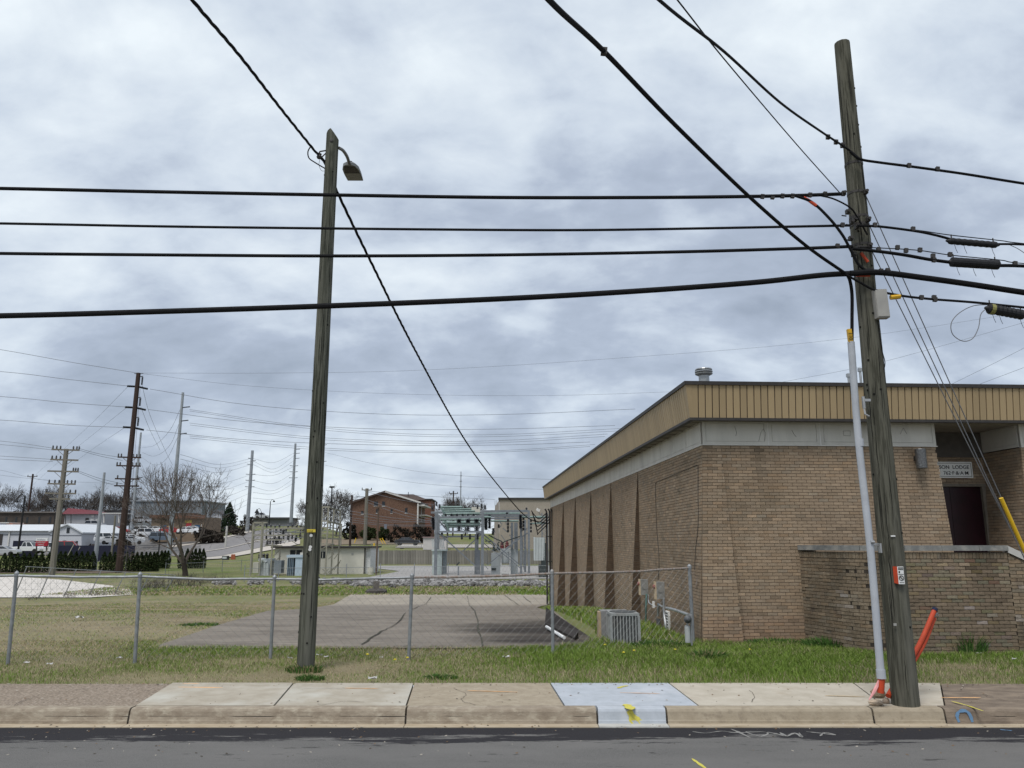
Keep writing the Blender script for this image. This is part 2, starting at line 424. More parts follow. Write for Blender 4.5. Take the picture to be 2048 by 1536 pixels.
for sgn in (-1, 1):   # beyond the frame the walk simply goes on
    x = Wz(-420, 1390, ZS).x if sgn < 0 else Wz(2900, 1390, ZS).x
    MB().bb(x, x+sgn*90, YK+.205, YS, -.1, ZS-.002).build('slab', conc_grey, walk)

crk = M('walk_crack', (.06,.05,.04))
for pts in ([(30,1411),(60,1396),(120,1384),(200,1374)], [(905,1376),(930,1388),(925,1400),(950,1410)], [(1500,1380),(1508,1392),(1503,1404)], [(470,1369),(482,1380),(478,1390)], [(1960,1384),(1990,1395),(2040,1402)], [(640,1410),(690,1402),(730,1404)]):
    P = [Wz(x+random.uniform(-3,3), y, ZS+.006) for x, y in pts]; P = spline(P, 5); P = [p+Vector((random.uniform(-.012,.012), random.uniform(-.01,.01), 0)) for p in P]
    MB().ribbon(P, [.003+.006*random.random() for _ in P]).build('crack', crk, walk)
# sprayed utility marks on the pavement and road
def paint(name, pts, w, col, parent, z, rough=.7, ragged=0.35, n=4):
    if name not in MATS:
        M(name, col, tuple(c*.8 for c in col), 25, rough)
    P = spline([Wz(x, y, z) for x, y in pts], n) if len(pts) > 2 else [Wz(*pts[0], z).lerp(Wz(*pts[1], z), k/8) for k in range(9)]
    ws = [w*(1+ragged*(random.random()-.5)*2) for _ in P]; ws[0] *= .5; ws[-1] *= .4
    return MB().ribbon(P, ws).build('paint_mark', MATS[name], parent)
zr = .010
wp = (.27,.265,.25)
for st, w in ([[(1385,1463),(1412,1466),(1443,1462),(1470,1465),(1520,1464)], .022], [[(1462,1458),(1475,1463),(1500,1475)], .03],
          [[(1522,1473),(1500,1467),(1494,1463),(1530,1464),(1535,1468),(1522,1473)], .025], [[(1535,1464),(1556,1468),(1573,1473),(1560,1465)], .03],
          [[(1573,1473),(1590,1466),(1604,1474),(1598,1465)], .028], [[(1612,1463),(1640,1466),(1671,1470),(1650,1465),(1640,1472)], .024]):
    paint('white_paint', st, w, wp, road, zr, ragged=.6)
paint('yellow_paint', [(1384,1517),(1398,1527),(1412,1537)], .035, (.62,.55,.10), road, zr)
paint('blue_paint', [(2000,1459),(2012,1460),(2024,1461)], .03, (.13,.24,.38), road, zr)
zs = ZS + .008
og = (.80,.45,.20)
for a, b, w in (((357,1374),(445,1375),.05), ((365,1367),(400,1367),.03), ((690,1376),(757,1377),.028), ((935,1381),(1035,1384),.028), ((1240,1385),(1320,1387),.025), ((1882,1395),(1962,1395),.035)):
    paint('orange_paint', [a, b], w, og, walk, zs)
paint('pale_paint', [(445,1374),(600,1374)], .018, (.62,.58,.50), walk, zs); paint('pale_paint', [(590,1375),(700,1377)], .014, (.62,.58,.50), walk, zs)
paint('pale_orange', [(1650,1391),(1730,1393)], .03, (.60,.46,.27), walk, zs)
paint('yellow_paint', [(1903,1402),(1935,1411),(1967,1422)], .028, (.62,.55,.10), walk, zs)
paint('yellow_paint', [(1236,1376),(1244,1373),(1256,1371)], .05, (.62,.55,.10), walk, zs)
paint('yellow_paint', [(1250,1408),(1257,1412),(1263,1419)], .10, (.62,.55,.10), walk, zs)
# yellow drips and the blue arc down the kerb face, a red dash by the gutter
def face_paint(name, pts, w, col):
    if name not in MATS: M(name, col, tuple(c*.8 for c in col), 25)
    P = []
    for x, y in pts:
        p = W(x, y, YK+.012); p.y = YK + .010 + max(0, min(1, (p.z-.02)/.14))*.022 - .012; P.append(p)
    P = spline(P, 4); return MB().ribbon(P, [w*(.75+.5*random.random()) for _ in P], up=(0,-1,.25)).build('paint_mark', MATS[name], kerb)
face_paint('yellow_paint', [(1258,1421),(1263,1430),(1266,1440),(1270,1447)], .085, 0)
face_paint('yellow_paint', [(1268,1432),(1278,1440),(1284,1447)], .05, 0)
face_paint('blue_paint', [(1917,1444),(1914,1432),(1920,1423),(1932,1422),(1940,1430),(1944,1444)], .035, 0)
face_paint('red_paint', [(1690,1446),(1710,1447),(1728,1447)], .018, (.5,.08,.06))

# ------------------------------------------------------------------ sheets draped on the ground
def drape_lr(name, left, right, mat, off=.02, step=.28, nx=24, kind='structure'):
    lp = sorted([(p.y, p.x) for p in left]); rp = sorted([(p.y, p.x) for p in right])
    y0 = max(lp[0][0], rp[0][0]); y1 = min(lp[-1][0], rp[-1][0])
    ysr = np.concatenate([[y0], ys[(ys > y0+.02) & (ys < y1-.02)], [y1]])
    L = np.interp(ysr, *zip(*lp)); Rr = np.interp(ysr, *zip(*rp))
    t = np.linspace(0, 1, nx+1)
    X = L[:,None]*(1-t)+Rr[:,None]*t; Y = np.repeat(ysr[:,None], nx+1, 1)
    edge = np.minimum(t, 1-t)*0
    Z = zt(X, Y) + off
    i = np.arange(X.size).reshape(X.shape)
    Fq = np.stack([i[:-1,:-1], i[:-1,1:], i[1:,1:], i[1:,:-1]], -1).reshape(-1,4)
    return bulk(name, np.stack([X,Y,Z],-1).reshape(-1,3), Fq, mat, kind=kind, smooth=True)
def slab_mat():
    m, n, l, b = new_mat('old_paving'); b.inputs['Roughness'].default_value = .9; b.inputs['Specular IOR Level'].default_value = .15
    g = n.new('ShaderNodeNewGeometry'); sp = n.new('ShaderNodeSeparateXYZ'); l.new(g.outputs['Position'], sp.inputs[0])
    def no(s, d, st=(1,1,1)):
        mp = n.new('ShaderNodeMapping'); mp.inputs['Scale'].default_value = st; l.new(g.outputs['Position'], mp.inputs[0])
        t = n.new('ShaderNodeTexNoise'); t.inputs['Scale'].default_value = s; t.inputs['Detail'].default_value = d; t.inputs['Roughness'].default_value = .62
        l.new(mp.outputs[0], t.inputs['Vector']); return t.outputs[0]
    def ma(op, a, c):
        x = n.new('ShaderNodeMath'); x.operation = op
        for i, v in enumerate((a, c)):
            if isinstance(v, (int, float)): x.inputs[i].default_value = v
            else: l.new(v, x.inputs[i])
        return x.outputs[0]
    def mr(s, a, c):
        r = n.new('ShaderNodeMapRange'); r.inputs[1].default_value = a; r.inputs[2].default_value = c; l.new(s, r.inputs[0]); return r.outputs[0]
    def mix(f, a, c):
        x = n.new('ShaderNodeMix'); x.data_type = 'RGBA'; l.new(f, x.inputs[0])
        for i, v in ((6, a), (7, c)):
            if isinstance(v, tuple): x.inputs[i].default_value = (*v, 1)
            else: l.new(v, x.inputs[i])
        return x.outputs[2]
    dark = mix(mr(no(1.0, 7, (.35,1.3,1)), .38, .62), (.150,.130,.108), (.215,.188,.157))
    dark = mix(mr(no(7, 6, (.3,1,1)), .5, .72), dark, (.265,.235,.195))
    light = mix(mr(no(.5, 5), .35, .65), (.34,.30,.245), (.27,.24,.195))
    yb = ma('ADD', sp.outputs[1], ma('MULTIPLY', ma('SUBTRACT', no(.5, 8, (.5,1,1)), .5), 16))
    c = mix(mr(yb, 39.5, 46), dark, light)
    # tarry black stain by the air conditioner (local stain)
    dx = ma('DIVIDE', ma('SUBTRACT', sp.outputs[0], 1.0), 2.4); dy = ma('DIVIDE', ma('SUBTRACT', sp.outputs[1], 18.3), 3.6)
    rr = ma('ADD', ma('ADD', ma('MULTIPLY', dx, dx), ma('MULTIPLY', dy, dy)), ma('MULTIPLY', ma('SUBTRACT', no(.9, 6, (.4,1,1)), .5), 2.4))
    c = mix(mr(rr, 1.1, .1), c, (.040,.034,.030))
    l.new(c, b.inputs['Base Color'])
    bp = n.new('ShaderNodeBump'); bp.inputs['Strength'].default_value = .4; bp.inputs['Distance'].default_value = .02
    l.new(no(30, 5), bp.inputs['Height']); l.new(bp.outputs[0], b.inputs['Normal'])
    return m
slab = drape_lr('parking_slab', [G(276,1311), G(470,1243), G(690,1196), G(705,1189)],
                [G(1150,1300), G(1200,1291), G(1140,1250), G(1074,1216), G(1098,1209), G(1094,1189)], slab_mat(), .035, nx=40)
crack = M('slab_crack', (.035,.03,.026), (.06,.06,.03), 8)
for pts in ([(935,1193),(948,1222),(957,1258),(967,1299)], [(862,1196),(836,1216),(800,1243),(762,1267),(724,1294)], [(1009,1192),(1030,1206),(1040,1213)], [(690,1245),(780,1240),(880,1243),(1000,1240)], [(1046,1195),(1062,1206)]):
    P = [G(*p) + Vector((0,0,.043)) for p in pts]; P = spline(P, 5)
    P = [Vector((p.x+random.uniform(-.03,.03), p.y, ztf(p.x, p.y)+.052)) for p in P]
    MB().ribbon(P, [.018+.028*random.random() for _ in P]).build('crack', crack, slab)
drape_lr('concrete_pad', [G(-900,1196), G(-1400,1149)], [G(150,1198), G(268,1190), G(255,1176), G(120,1160), G(-10,1151), G(-100,1149)], M('white_concrete', (.62,.58,.53), (.52,.48,.43), .8, .85), .04)
drape_lr('gravel_yard', [G(700,1172), G(712,1160), G(800,1143), G(740,1136), G(760,1132)], [G(1092,1172.5)+Vector((-6,0,0)), G(960,1160), G(1000,1158), G(1300,1157), G(1300,1132)], M('gravel', (.36,.345,.33), (.25,.24,.225), 3, .95, .6, detail=10), .05, nx=30)
def drape_px(name, A, B, mat, off=.15, n=10, m=4, kind='structure'):
    """ground sheet between two edges that were surveyed in the photograph"""
    def at(L_, t):
        k = min(len(L_)-2, int(t*(len(L_)-1))); f = t*(len(L_)-1)-k; return L_[k][0]*(1-f)+L_[k+1][0]*f, L_[k][1]*(1-f)+L_[k+1][1]*f
    V = []
    for i in range(n*(len(A)-1)+1):
        t = i/(n*(len(A)-1)); a_, b_ = G(*at(A, t)), G(*at(B, t))
        for j in range(m+1): q = a_.lerp(b_, j/m); V.append((q.x, q.y, ztf(q.x, q.y)+off))
    N_ = len(V)//(m+1); ii = np.arange(len(V)).reshape(N_, m+1); Fq = np.stack([ii[:-1,:-1], ii[:-1,1:], ii[1:,1:], ii[1:,:-1]], -1).reshape(-1,4)
    return bulk(name, V, Fq, mat, kind=kind)
path_c = M('path_concrete', (.50,.46,.40), (.43,.39,.34))
drape_px('footpath', [(385,1119),(440,1114),(500,1101),(560,1089),(600,1081)], [(385,1122),(440,1119),(500,1109),(560,1098),(600,1089)], path_c, .16)
drape_px('hill_road', [(250,1103),(330,1097),(390,1089),(450,1076),(500,1064),(560,1056)], [(385,1118),(400,1117),(440,1113),(500,1100),(560,1088),(600,1080)], M('hill_asphalt', (.24,.225,.22), (.19,.18,.175), 1.5), .12, m=6)
drape_px('road_edge', [(330,1095),(390,1087),(450,1074),(500,1062)], [(335,1097.5),(395,1089.5),(455,1076.5),(505,1064.5)], path_c, .2)
drape_px('road_line', [(400,1106),(450,1098),(510,1084),(560,1073)], [(400,1107),(450,1099.2),(510,1085.2),(560,1074.2)], path_c, .2)
drape_lr('car_park', [G(-500,1112), G(-500,1098), G(-400,1070), G(-200,1052)], [G(330,1112), G(420,1098), G(430,1075), G(400,1056)], M('car_park_asphalt', (.16,.155,.15), (.11,.105,.1), .6), .12, nx=40)
drape_lr('hedge_bed', [G(-500,1147), G(-500,1138)], [G(200,1147), G(330,1139)], M('bare_soil', (.16,.12,.09), (.1,.075,.055), 2), .04, nx=40)
drape_lr('church_lawn', [G(640,1093), G(640,1078)], [G(880,1093), G(870,1078)], M('worn_dirt', (.22,.17,.12), (.16,.13,.085), .6), .12, nx=16)
drape_lr('upper_lot', [G(790,1096.5), G(800,1090)], [G(1120,1096.5), G(1120,1090)], M('pale_paving', (.44,.41,.37)), .12, nx=16)

# rubble along the ditch
def stones(name, spots, mat, parent=None, **props):
    mb = MB()
    for (x, y, z, r) in spots:
        v = []
        for th, ph in ((0,0),(60,0),(60,72),(60,144),(60,216),(60,288),(120,36),(120,108),(120,180),(120,252),(120,324),(180,0)):
            rr = r*random.uniform(.65,1.15); v.append((x+rr*1.25*math.sin(R(th))*math.cos(R(ph)), y+rr*math.sin(R(th))*math.sin(R(ph)), z+rr*.75*math.cos(R(th))))
        f = [(0,i,i%5+1) for i in range(1,6)]+[(i,i+5,i%5+1) for i in range(1,6)]+[(i%5+1,i+5,i%5+6) for i in range(1,6)]+[(i+5,11,i%5+6) for i in range(1,6)]
        mb.add(v, f)
    return mb.build(name, mat, parent, base=(0,0,0), **props)
sp_ = []
for k in range(2300):
    px = random.uniform(425, 1097)
    py = 1168.5 + random.gauss(0, 2.6) - (3 if px < 700 else 0)
    if px < 740 and fbm(px*.02, 0, 1.0, 4) < .42: continue
    p = G(px, py); sp_.append((p.x, p.y, p.z + .05 + .12*random.random(), random.choice((.06,.08,.10,.12,.15,.2))))
stones('rubble', sp_, M('rip_rap', (.30,.29,.28), (.09,.085,.08), .9, .9, .5, detail=3, contrast=(.42,.58)), kind='stuff')
# ------------------------------------------------------------------ the lodge
O = W(1405, 890, 15.83); ZT = O.z; ZG = .12                       # near corner, top of the brickwork
YAW = math.atan2(84, 1538.0)
ex = Vector((math.cos(YAW), math.sin(YAW), 0)); ey = Vector((-math.sin(YAW), math.cos(YAW), 0)); ez = Vector((0,0,1))
O0 = Vector((O.x, O.y, 0))
def L(x, y, z): return O0 + ex*x + ey*y + ez*z
def loc_of(p): q = p - O0; return q.dot(ex), q.dot(ey)
def on_front(px, py, y=0.0):
    p = Wp(px, py, L(0, y, 0), ey); a, b = loc_of(p); return a, p.z
def on_side(px, py, x=0.0):
    p = Wp(px, py, L(x, 0, 0), ex); a, b = loc_of(p); return b, p.z
lodge = thing('lodge_building', 'long tan brick hall with tapered brick buttresses and a deep ribbed metal fascia', 'building', (O.x, O.y, ZG))
brick_m = M('tan_brick', (.315,.238,.166), (.268,.202,.140), 9, .9, .35, attr='tint', spec=.12, c3=(.235,.180,.124), s3=.9, r3=(.50,.72))
brick_dk = M('shaded_brick', (.115,.082,.056), (.08,.057,.04), 9, .9, .3, attr='tint', spec=.1)
mortar = M('mortar', (.125,.095,.068), (.16,.125,.092), 10, .95, .2)
frieze_m = M('frieze_concrete', (.60,.575,.52), (.52,.50,.45), 3, .85, .15, c3=(.44,.42,.385), s3=1.3, r3=(.55,.75), stretch=(1,1,.35))
white_strip = M('white_strip', (.68,.66,.62), (.6,.58,.54), 5, .7)
fascia_m = M('fascia_metal', (.385,.288,.165), (.325,.242,.138), 3.2, .55, .12, stretch=(1,1,.2), rnd=.09, spec=.3, c3=(.30,.22,.13), s3=5, r3=(.56,.75))
dark_m = M('dark_trim', (.035,.032,.030), (.05,.045,.042), 8, .6)
soffit_m = M('soffit', (.24,.215,.18), (.19,.17,.14), 3, .9)

CH, BL, JT = .0641, .195, .009
class Bricks:
    """collects coursed brick boxes; the chosen ones become single parts, the rest one joined part"""
    def __init__(s): s.V = []; s.F = []; s.C = []
    def brick(s, p, tint):
        o = len(s.V)*8; s.V.append(p); s.C.append(tint)
    def out(s, name, mat, parent):
        V = np.array([[tuple(q) for q in p] for p in s.V], np.float32).reshape(-1,3) - np.array(root_of(parent).location)
        k = np.arange(len(s.V))[:,None,None]*8
        F = (np.array([(0,1,5,4),(1,2,6,5),(3,0,4,7),(4,5,6,7),(3,2,1,0)])[None]+k).reshape(-1,4)
        C = np.repeat(np.array(s.C, np.float32), 8, 0)
        return bulk(name, V, F, mat, C, parent=parent, kind='stuff')
def tint(light=.06):
    t = random.gauss(1.0, .062); 
    if random.random() < light: t *= 1.22
    if random.random() < .05: t *= .8
    w = random.gauss(0, .025); return (t*(1+w), t, t*(1-w))
def courses(B, f, nrm, u0, u1, z0, z1, bl=BL, ch=CH, keep=None, tintf=None, depth=.05, shift=0.0, jit=.002):
    """f(u,z) point on the face, nrm(u) outward normal, u0/u1 functions of z; keep(u,z) -> True makes that full brick a single part"""
    n = int(round((z1-z0)/ch)); res = []
    for k in range(n):
        zb = z1-(k+1)*ch; za = zb+ch-JT; zm = (za+zb)/2
        a, b = u0(zm), u1(zm); u = a - ((shift + (bl+JT)*(.5 if k % 2 else 0) + random.uniform(-.008,.008)) % (bl+JT))
        while u < b - .012:
            s, e = max(u, a), min(u+bl, b)
            if e-s > .02:
                N = nrm((s+e)/2); j = N*random.uniform(-jit, jit)
                full = e-s > bl-.004
                t = tintf((s+e)/2, zm) if tintf else tint()
                if keep and full and keep((s+e)/2, zm): res.append((f((s+e)/2, zm)+j, N, t))
                else:
                    q = [f(s,zb)+j, f(e,zb)+j, f(e,zb)-N*depth, f(s,zb)-N*depth, f(s,za)+j, f(e,za)+j, f(e,za)-N*depth, f(s,za)-N*depth]
                    B.brick(q, t)
            u += bl+JT
    return res
def brick_parts(res, parent, mat, bl=BL, ch=CH, depth=.05, limit=300):
    """single bricks on shared meshes"""
    fam = []
    for k in range(9):
        mb = MB().bb(-bl/2, bl/2, 0, depth, -(ch-JT)/2, (ch-JT)/2); me = mb.mesh('brick', mat)
        t = .84+.045*k
        a = me.color_attributes.new('tint', 'FLOAT_COLOR', 'POINT'); a.data.foreach_set('color', [t, t, t, 1]*len(me.vertices)); fam.append(me)
    base = root_of(parent).location
    for p, N, t in res[:limit]:
        k = max(0, min(8, int(round((t[1]-.84)/.045))))
        o = link('brick', fam[k], parent, p-base); o.rotation_euler = (0, 0, math.atan2(-N.x*-1, -N.y) )
        o.rotation_euler = (0, 0, math.atan2(N.y, N.x)+math.pi/2)

B = Bricks(); HB = ZT-ZG
tt = lambda z: (ZT-z)/HB
# front wall between the corner pilaster and the entrance
xr_top = on_front(1871, 892)[0]; xr_bot = on_front(1906, 1090)[0]
xr = lambda z: xr_top + (xr_bot-xr_top)*min(1.0, (ZT-z)/(ZT-on_front(1906,1090)[1]))
PW = on_front(1441, 892)[0]
pil_r = lambda z: PW + .19*tt(z)
pil_f = lambda z: .20*tt(z)
def front_tint(u, z):
    t = tint(.03); q_ = (.80+.40*float(fbm(u*.8, z*.5, 1.3, 51, 3)))*(1-.28*max(0, float(fbm(u*3, z*.25, .6, 57, 3))-.5)*4*max(0, (z-1.8)/2.3)); t = tuple(x*q_ for x in t)
    if z < .75: r = 1-.35*min(1, (.75-z)/.5); t = (t[0]*(.92+.1*r), t[1]*(.80+.18*r), t[2]*(.70+.28*r))    # rusty splash stain low on the wall
    return t
kx0, kx1 = on_front(1560, 950)[0], on_front(1868, 950)[0]
keep = lambda u, z: kx0+.1 < u < kx1 and 1.62 < z < 3.55
single = courses(B, lambda u, z: L(u, 0, z), lambda u: -ey, pil_r, xr, ZG-.15, ZT, keep=keep, tintf=front_tint)
random.shuffle(single)
for p, N, t in single[300:]:
    a, b = loc_of(p); B.brick([L(a-BL/2, 0, p.z-(CH-JT)/2), L(a+BL/2,0,p.z-(CH-JT)/2), L(a+BL/2,.05,p.z-(CH-JT)/2), L(a-BL/2,.05,p.z-(CH-JT)/2),
                                          L(a-BL/2,0,p.z+(CH-JT)/2), L(a+BL/2,0,p.z+(CH-JT)/2), L(a+BL/2,.05,p.z+(CH-JT)/2), L(a-BL/2,.05,p.z+(CH-JT)/2)], t)
brick_parts(single, lodge, brick_m)
# corner pilaster: battered to the front, to the right and to the side
side_fl0 = .25
courses(B, lambda u, z: L(u, -pil_f(z)-.004, z), lambda u: -ey, lambda z: -side_fl0*tt(z)+.0, pil_r, ZG-.2, ZT, tintf=front_tint, depth=.07)
courses(B, lambda u, z: L(pil_r(z)-.002, u, z), lambda u: ex, lambda z: -pil_f(z)+.06, lambda z: -.001, ZG-.2, ZT, tintf=front_tint, depth=.05)
# entrance return of the front wall and the part beyond the entrance
RD = 1.25
courses(B, lambda u, z: L(xr(z)-.003, u, z), lambda u: ex, lambda z: .06, lambda z: RD, .0, ZT)
x2 = on_front(2042, 895)[0]
courses(B, lambda u, z: L(u, 0, z), lambda u: -ey, lambda z: x2 - .2*tt(z), lambda z: 11.6, ZG-.15, ZT)
courses(B, lambda u, z: L(x2 - .2*tt(z)+.003, u, z), lambda u: -ex, lambda z: .06, lambda z: RD, .0, ZT)
dx0, dx1 = on_front(1882, 1000, RD)[0]-.55, on_front(1977, 1030, RD)[0]; dzt = on_front(1950, 968, RD)[1]; FLOOR = 2.0-.62
courses(B, lambda u, z: L(u, RD, z), lambda u: -ey, lambda z: xr_top-.3, lambda z: dx0, .9, ZT)
courses(B, lambda u, z: L(u, RD, z), lambda u: -ey, lambda z: dx1, lambda z: x2+.3, .9, ZT)
courses(B, lambda u, z: L(u, RD, z), lambda u: -ey, lambda z: dx0, lambda z: dx1, dzt, ZT)

# side wall: battered panels, each stepping out over the next at its near end
fin_px = [1276, 1222, 1182, 1151, 1127, 1101]
def side_s(px, py=1020): return on_side(px, py)[0]
ss = [0.0] + [on_side(px, (1020+ (px-1098)*(890-1020)/(1405-1098)))[0] for px in fin_px]
S_END = ss[-1]
def zg_side(s): return ztf(0, (L(0, s, 0)).y)
def flare(i, s):   # bottom outward offset over the height of 4 m
    if i == 0: return .25 - .20*min(1, max(0, (s-.2)/2.2))*1.0
    w = ss[i+1]-ss[i]; a = (s-ss[i])/w
    return .31*(1-a)**1.0 + (-.02)*a
for i in range(len(ss)-1):
    a, b = ss[i], ss[i+1]
    def f(u, z, i=i): return L(-flare(i, u)*(ZT-z)/4.0, u, z)
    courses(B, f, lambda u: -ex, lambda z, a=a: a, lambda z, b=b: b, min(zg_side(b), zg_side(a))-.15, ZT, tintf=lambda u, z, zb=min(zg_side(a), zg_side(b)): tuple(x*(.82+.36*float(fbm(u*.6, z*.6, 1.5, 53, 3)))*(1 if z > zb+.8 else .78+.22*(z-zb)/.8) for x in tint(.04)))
    if i < len(ss)-2 or True:
        pass
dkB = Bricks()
for i in range(1, len(ss)-1):   # returns between the panels, their shade painted in as darker brick
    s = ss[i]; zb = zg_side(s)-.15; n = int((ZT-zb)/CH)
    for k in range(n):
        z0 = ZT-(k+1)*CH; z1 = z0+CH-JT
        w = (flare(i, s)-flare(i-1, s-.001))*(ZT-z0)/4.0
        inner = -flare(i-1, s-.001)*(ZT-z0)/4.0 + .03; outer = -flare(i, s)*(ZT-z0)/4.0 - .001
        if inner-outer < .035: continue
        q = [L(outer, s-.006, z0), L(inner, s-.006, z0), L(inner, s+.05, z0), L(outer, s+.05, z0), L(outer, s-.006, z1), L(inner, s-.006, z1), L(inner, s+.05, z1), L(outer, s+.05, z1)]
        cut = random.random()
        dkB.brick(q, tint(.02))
# far end of the side wall: its own battered end
courses(B, lambda u, z: L(u, S_END, z), lambda u: ey, lambda z: -.02, lambda z: 3, -1.5, ZT)
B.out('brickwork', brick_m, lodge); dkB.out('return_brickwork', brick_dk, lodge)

# mortar body behind the bricks
mb = MB(); e = .012
mb.hexa([L(-side_fl0+e,-pil_f(0)+e,-.1),L(pil_r(0)-e,-pil_f(0)+e,-.1),L(pil_r(0)-e,.3,-.1),L(-side_fl0+e,.3,-.1),L(e,e,ZT-.001),L(pil_r(ZT)-e,e,ZT-.001),L(pil_r(ZT)-e,.3,ZT-.001),L(e,.3,ZT-.001)])
mb.hexa([L(PW-.05,e,-.1),L(xr(-.1)-e,e,-.1),L(xr(-.1)-e,RD+.3,-.1),L(PW-.05,RD+.3,-.1),L(PW-.05,e,ZT-.002),L(xr(ZT)-e,e,ZT-.002),L(xr(ZT)-e,RD+.3,ZT-.002),L(PW-.05,RD+.3,ZT-.002)])
mb.hexa([L(x2-.2+e,e,-.1),L(11.6,e,-.1),L(11.6,RD+.3,-.1),L(x2-.2+e,RD+.3,-.1),L(x2+e,e,ZT-.002),L(11.6,e,ZT-.002),L(11.6,RD+.3,ZT-.002),L(x2+e,RD+.3,ZT-.002)])
def pbox(x0, x1, y0, y1, z0, z1, m=mb, mi=0): return m.hexa([L(x0,y0,z0),L(x1,y0,z0),L(x1,y1,z0),L(x0,y1,z0),L(x0,y0,z1),L(x1,y0,z1),L(x1,y1,z1),L(x0,y1,z1)], mi)
pbox(xr_top-.4, dx0-.01, RD+e, RD+.3, .8, ZT); pbox(dx1+.01, x2+.4, RD+e, RD+.3, .8, ZT); pbox(dx0, dx1, RD+e, RD+.3, dzt+.02, ZT)
for i in range(len(ss)-1):
    a, b = ss[i], ss[i+1]; n = 8
    for k in range(n):
        s0, s1 = a+(b-a)*k/n, a+(b-a)*(k+1)/n; z0 = -1.6; h = (ZT-z0)/4
        mb.hexa([L(-flare(i,s0+1e-4)*h+e,s0,z0),L(.4,s0,z0),L(.4,s1,z0),L(-flare(i,s1-1e-4)*h+e,s1,z0),L(e,s0,ZT-.003),L(.4,s0,ZT-.003),L(.4,s1,ZT-.003),L(e,s1,ZT-.003)])
mb.build('wall', mortar, lodge)

# concrete frieze panels with an incised frame, white joints between
Z0F = ZT+.012; Z1F = on_front(1405, 843)[1]
def frieze_panel(a, b, front=True, y=0.0, right=False):
    m = MB(); w = .035
    def bx(u0, u1, z0, z1, d):
        if front: pbox(u0, u1, y-d, y+.05, z0, z1, m)
        elif right: m.hexa([L(x2-d,u0,z0),L(x2+.05,u0,z0),L(x2+.05,u1,z0),L(x2-d,u1,z0),L(x2-d,u0,z1),L(x2+.05,u0,z1),L(x2+.05,u1,z1),L(x2-d,u1,z1)])
        else: m.hexa([L(-d,u0,z0),L(.05,u0,z0),L(.05,u1,z0),L(-d,u1,z0),L(-d,u0,z1),L(.05,u0,z1),L(.05,u1,z1),L(-d,u1,z1)])
    r = .065; g = .006
    bx(a, b, Z0F, Z1F, -.006)
    bx(a, a+r, Z0F, Z1F, .012); bx(b-r, b, Z0F, Z1F, .012); bx(a+r, b-r, Z0F, Z0F+r, .012); bx(a+r, b-r, Z1F-.03, Z1F, .012)
    bx(a+r+g, b-r-g, Z0F+r+g, Z1F-.03-g, .010)
    m.build('frieze_panel', frieze_m, lodge)
fj = [0.0] + [on_front(p, 868)[0] for p in (1536, 1640, 1752)] + [on_front(1871, 868)[0]]
for a, b in zip(fj, fj[1:]): frieze_panel(a+.01, b-.016)
m = MB(); pbox(-.02, fj[-1]+.005, -.02, .05, ZT-.004, ZT+.010, m)
for q in fj[1:-1]: pbox(q-.014, q+.010, -.010, .05, ZT+.011, Z1F, m)
pbox(x2, 11.6, -.02, .05, ZT-.004, ZT+.010, m)
m.hexa([L(-.02,.051,ZT-.004),L(.05,.051,ZT-.004),L(.05,S_END,ZT-.004),L(-.02,S_END,ZT-.004),L(-.02,.051,ZT+.01),L(.05,.051,ZT+.01),L(.05,S_END,ZT+.01),L(-.02,S_END,ZT+.01)])
m.build('frieze_strip', white_strip, lodge)
frieze_panel(x2, x2+1.0); frieze_panel(x2+1.02, x2+2.0)
frieze_panel(.06, RD, front=False, right=True)
npan = 26
for k in range(npan):
    a = .06+(S_END-.06)*k/npan; b = .06+(S_END-.06)*(k+1)/npan; frieze_panel(a+.006, b-.006, front=False)
m = MB(); pbox(xr_top-.3, x2+.3, RD-.03, RD+.3, Z0F-.10, Z1F, m); m.build('entrance_frieze', M('shaded_concrete', (.11,.10,.09)), lodge)  # frieze tone darkened: the shade of the recess is put into its colour
m = MB()   # scratches where letters were taken down
for (x, pts) in ((1523, [(1517,883),(1521,866),(1526,858),(1531,866),(1529,882)]), (1470, [(1469,853),(1473,866),(1471,872)]), (1585, [(1583,860),(1587,868),(1592,874)]), (1690, [(1686,862),(1700,862),(1700,872),(1687,871),(1686,862)]), (1806, [(1800,868),(1806,856),(1813,868)])):
    q = [L(on_front(*p)[0], -.013, on_front(*p)[1]) for p in pts]; m.tube(q, .004, 4)
m.build('letter_ghost', M('faded_glue', (.24,.22,.2)), lodge)

# fascia: backing, single ribbed panels, trims, roof
OB, OT = .32, .41; ZFB, ZFT = on_front(1500, 839, -OB)[1], on_front(1500, 768, -OT)[1]
XE, SE = 13.0, S_END+.35
m = MB()
def ring(o0, z0, o1, z1, th, mm):
    mm.hexa([L(-o0,-o0,z0),L(XE,-o0,z0),L(XE,-o0+th,z0),L(-o0,-o0+th,z0),L(-o1,-o1,z1),L(XE,-o1,z1),L(XE,-o1+th,z1),L(-o1,-o1+th,z1)])
    mm.hexa([L(-o0,-o0+th,z0),L(-o0+th,-o0+th,z0),L(-o0+th,SE,z0),L(-o0,SE,z0),L(-o1,-o1+th,z1),L(-o1+th,-o1+th,z1),L(-o1+th,SE,z1),L(-o1,SE,z1)])
ring(OB-.02, ZFB+.01, OT-.02, ZFT-.01, .08, m)
m.build('fascia_backing', dark_m, lodge)
pw, gap = .145, .020
tilt = math.atan2(OT-OB, ZFT-ZFB); hh = (ZFT-ZFB)/math.cos(tilt)-.02
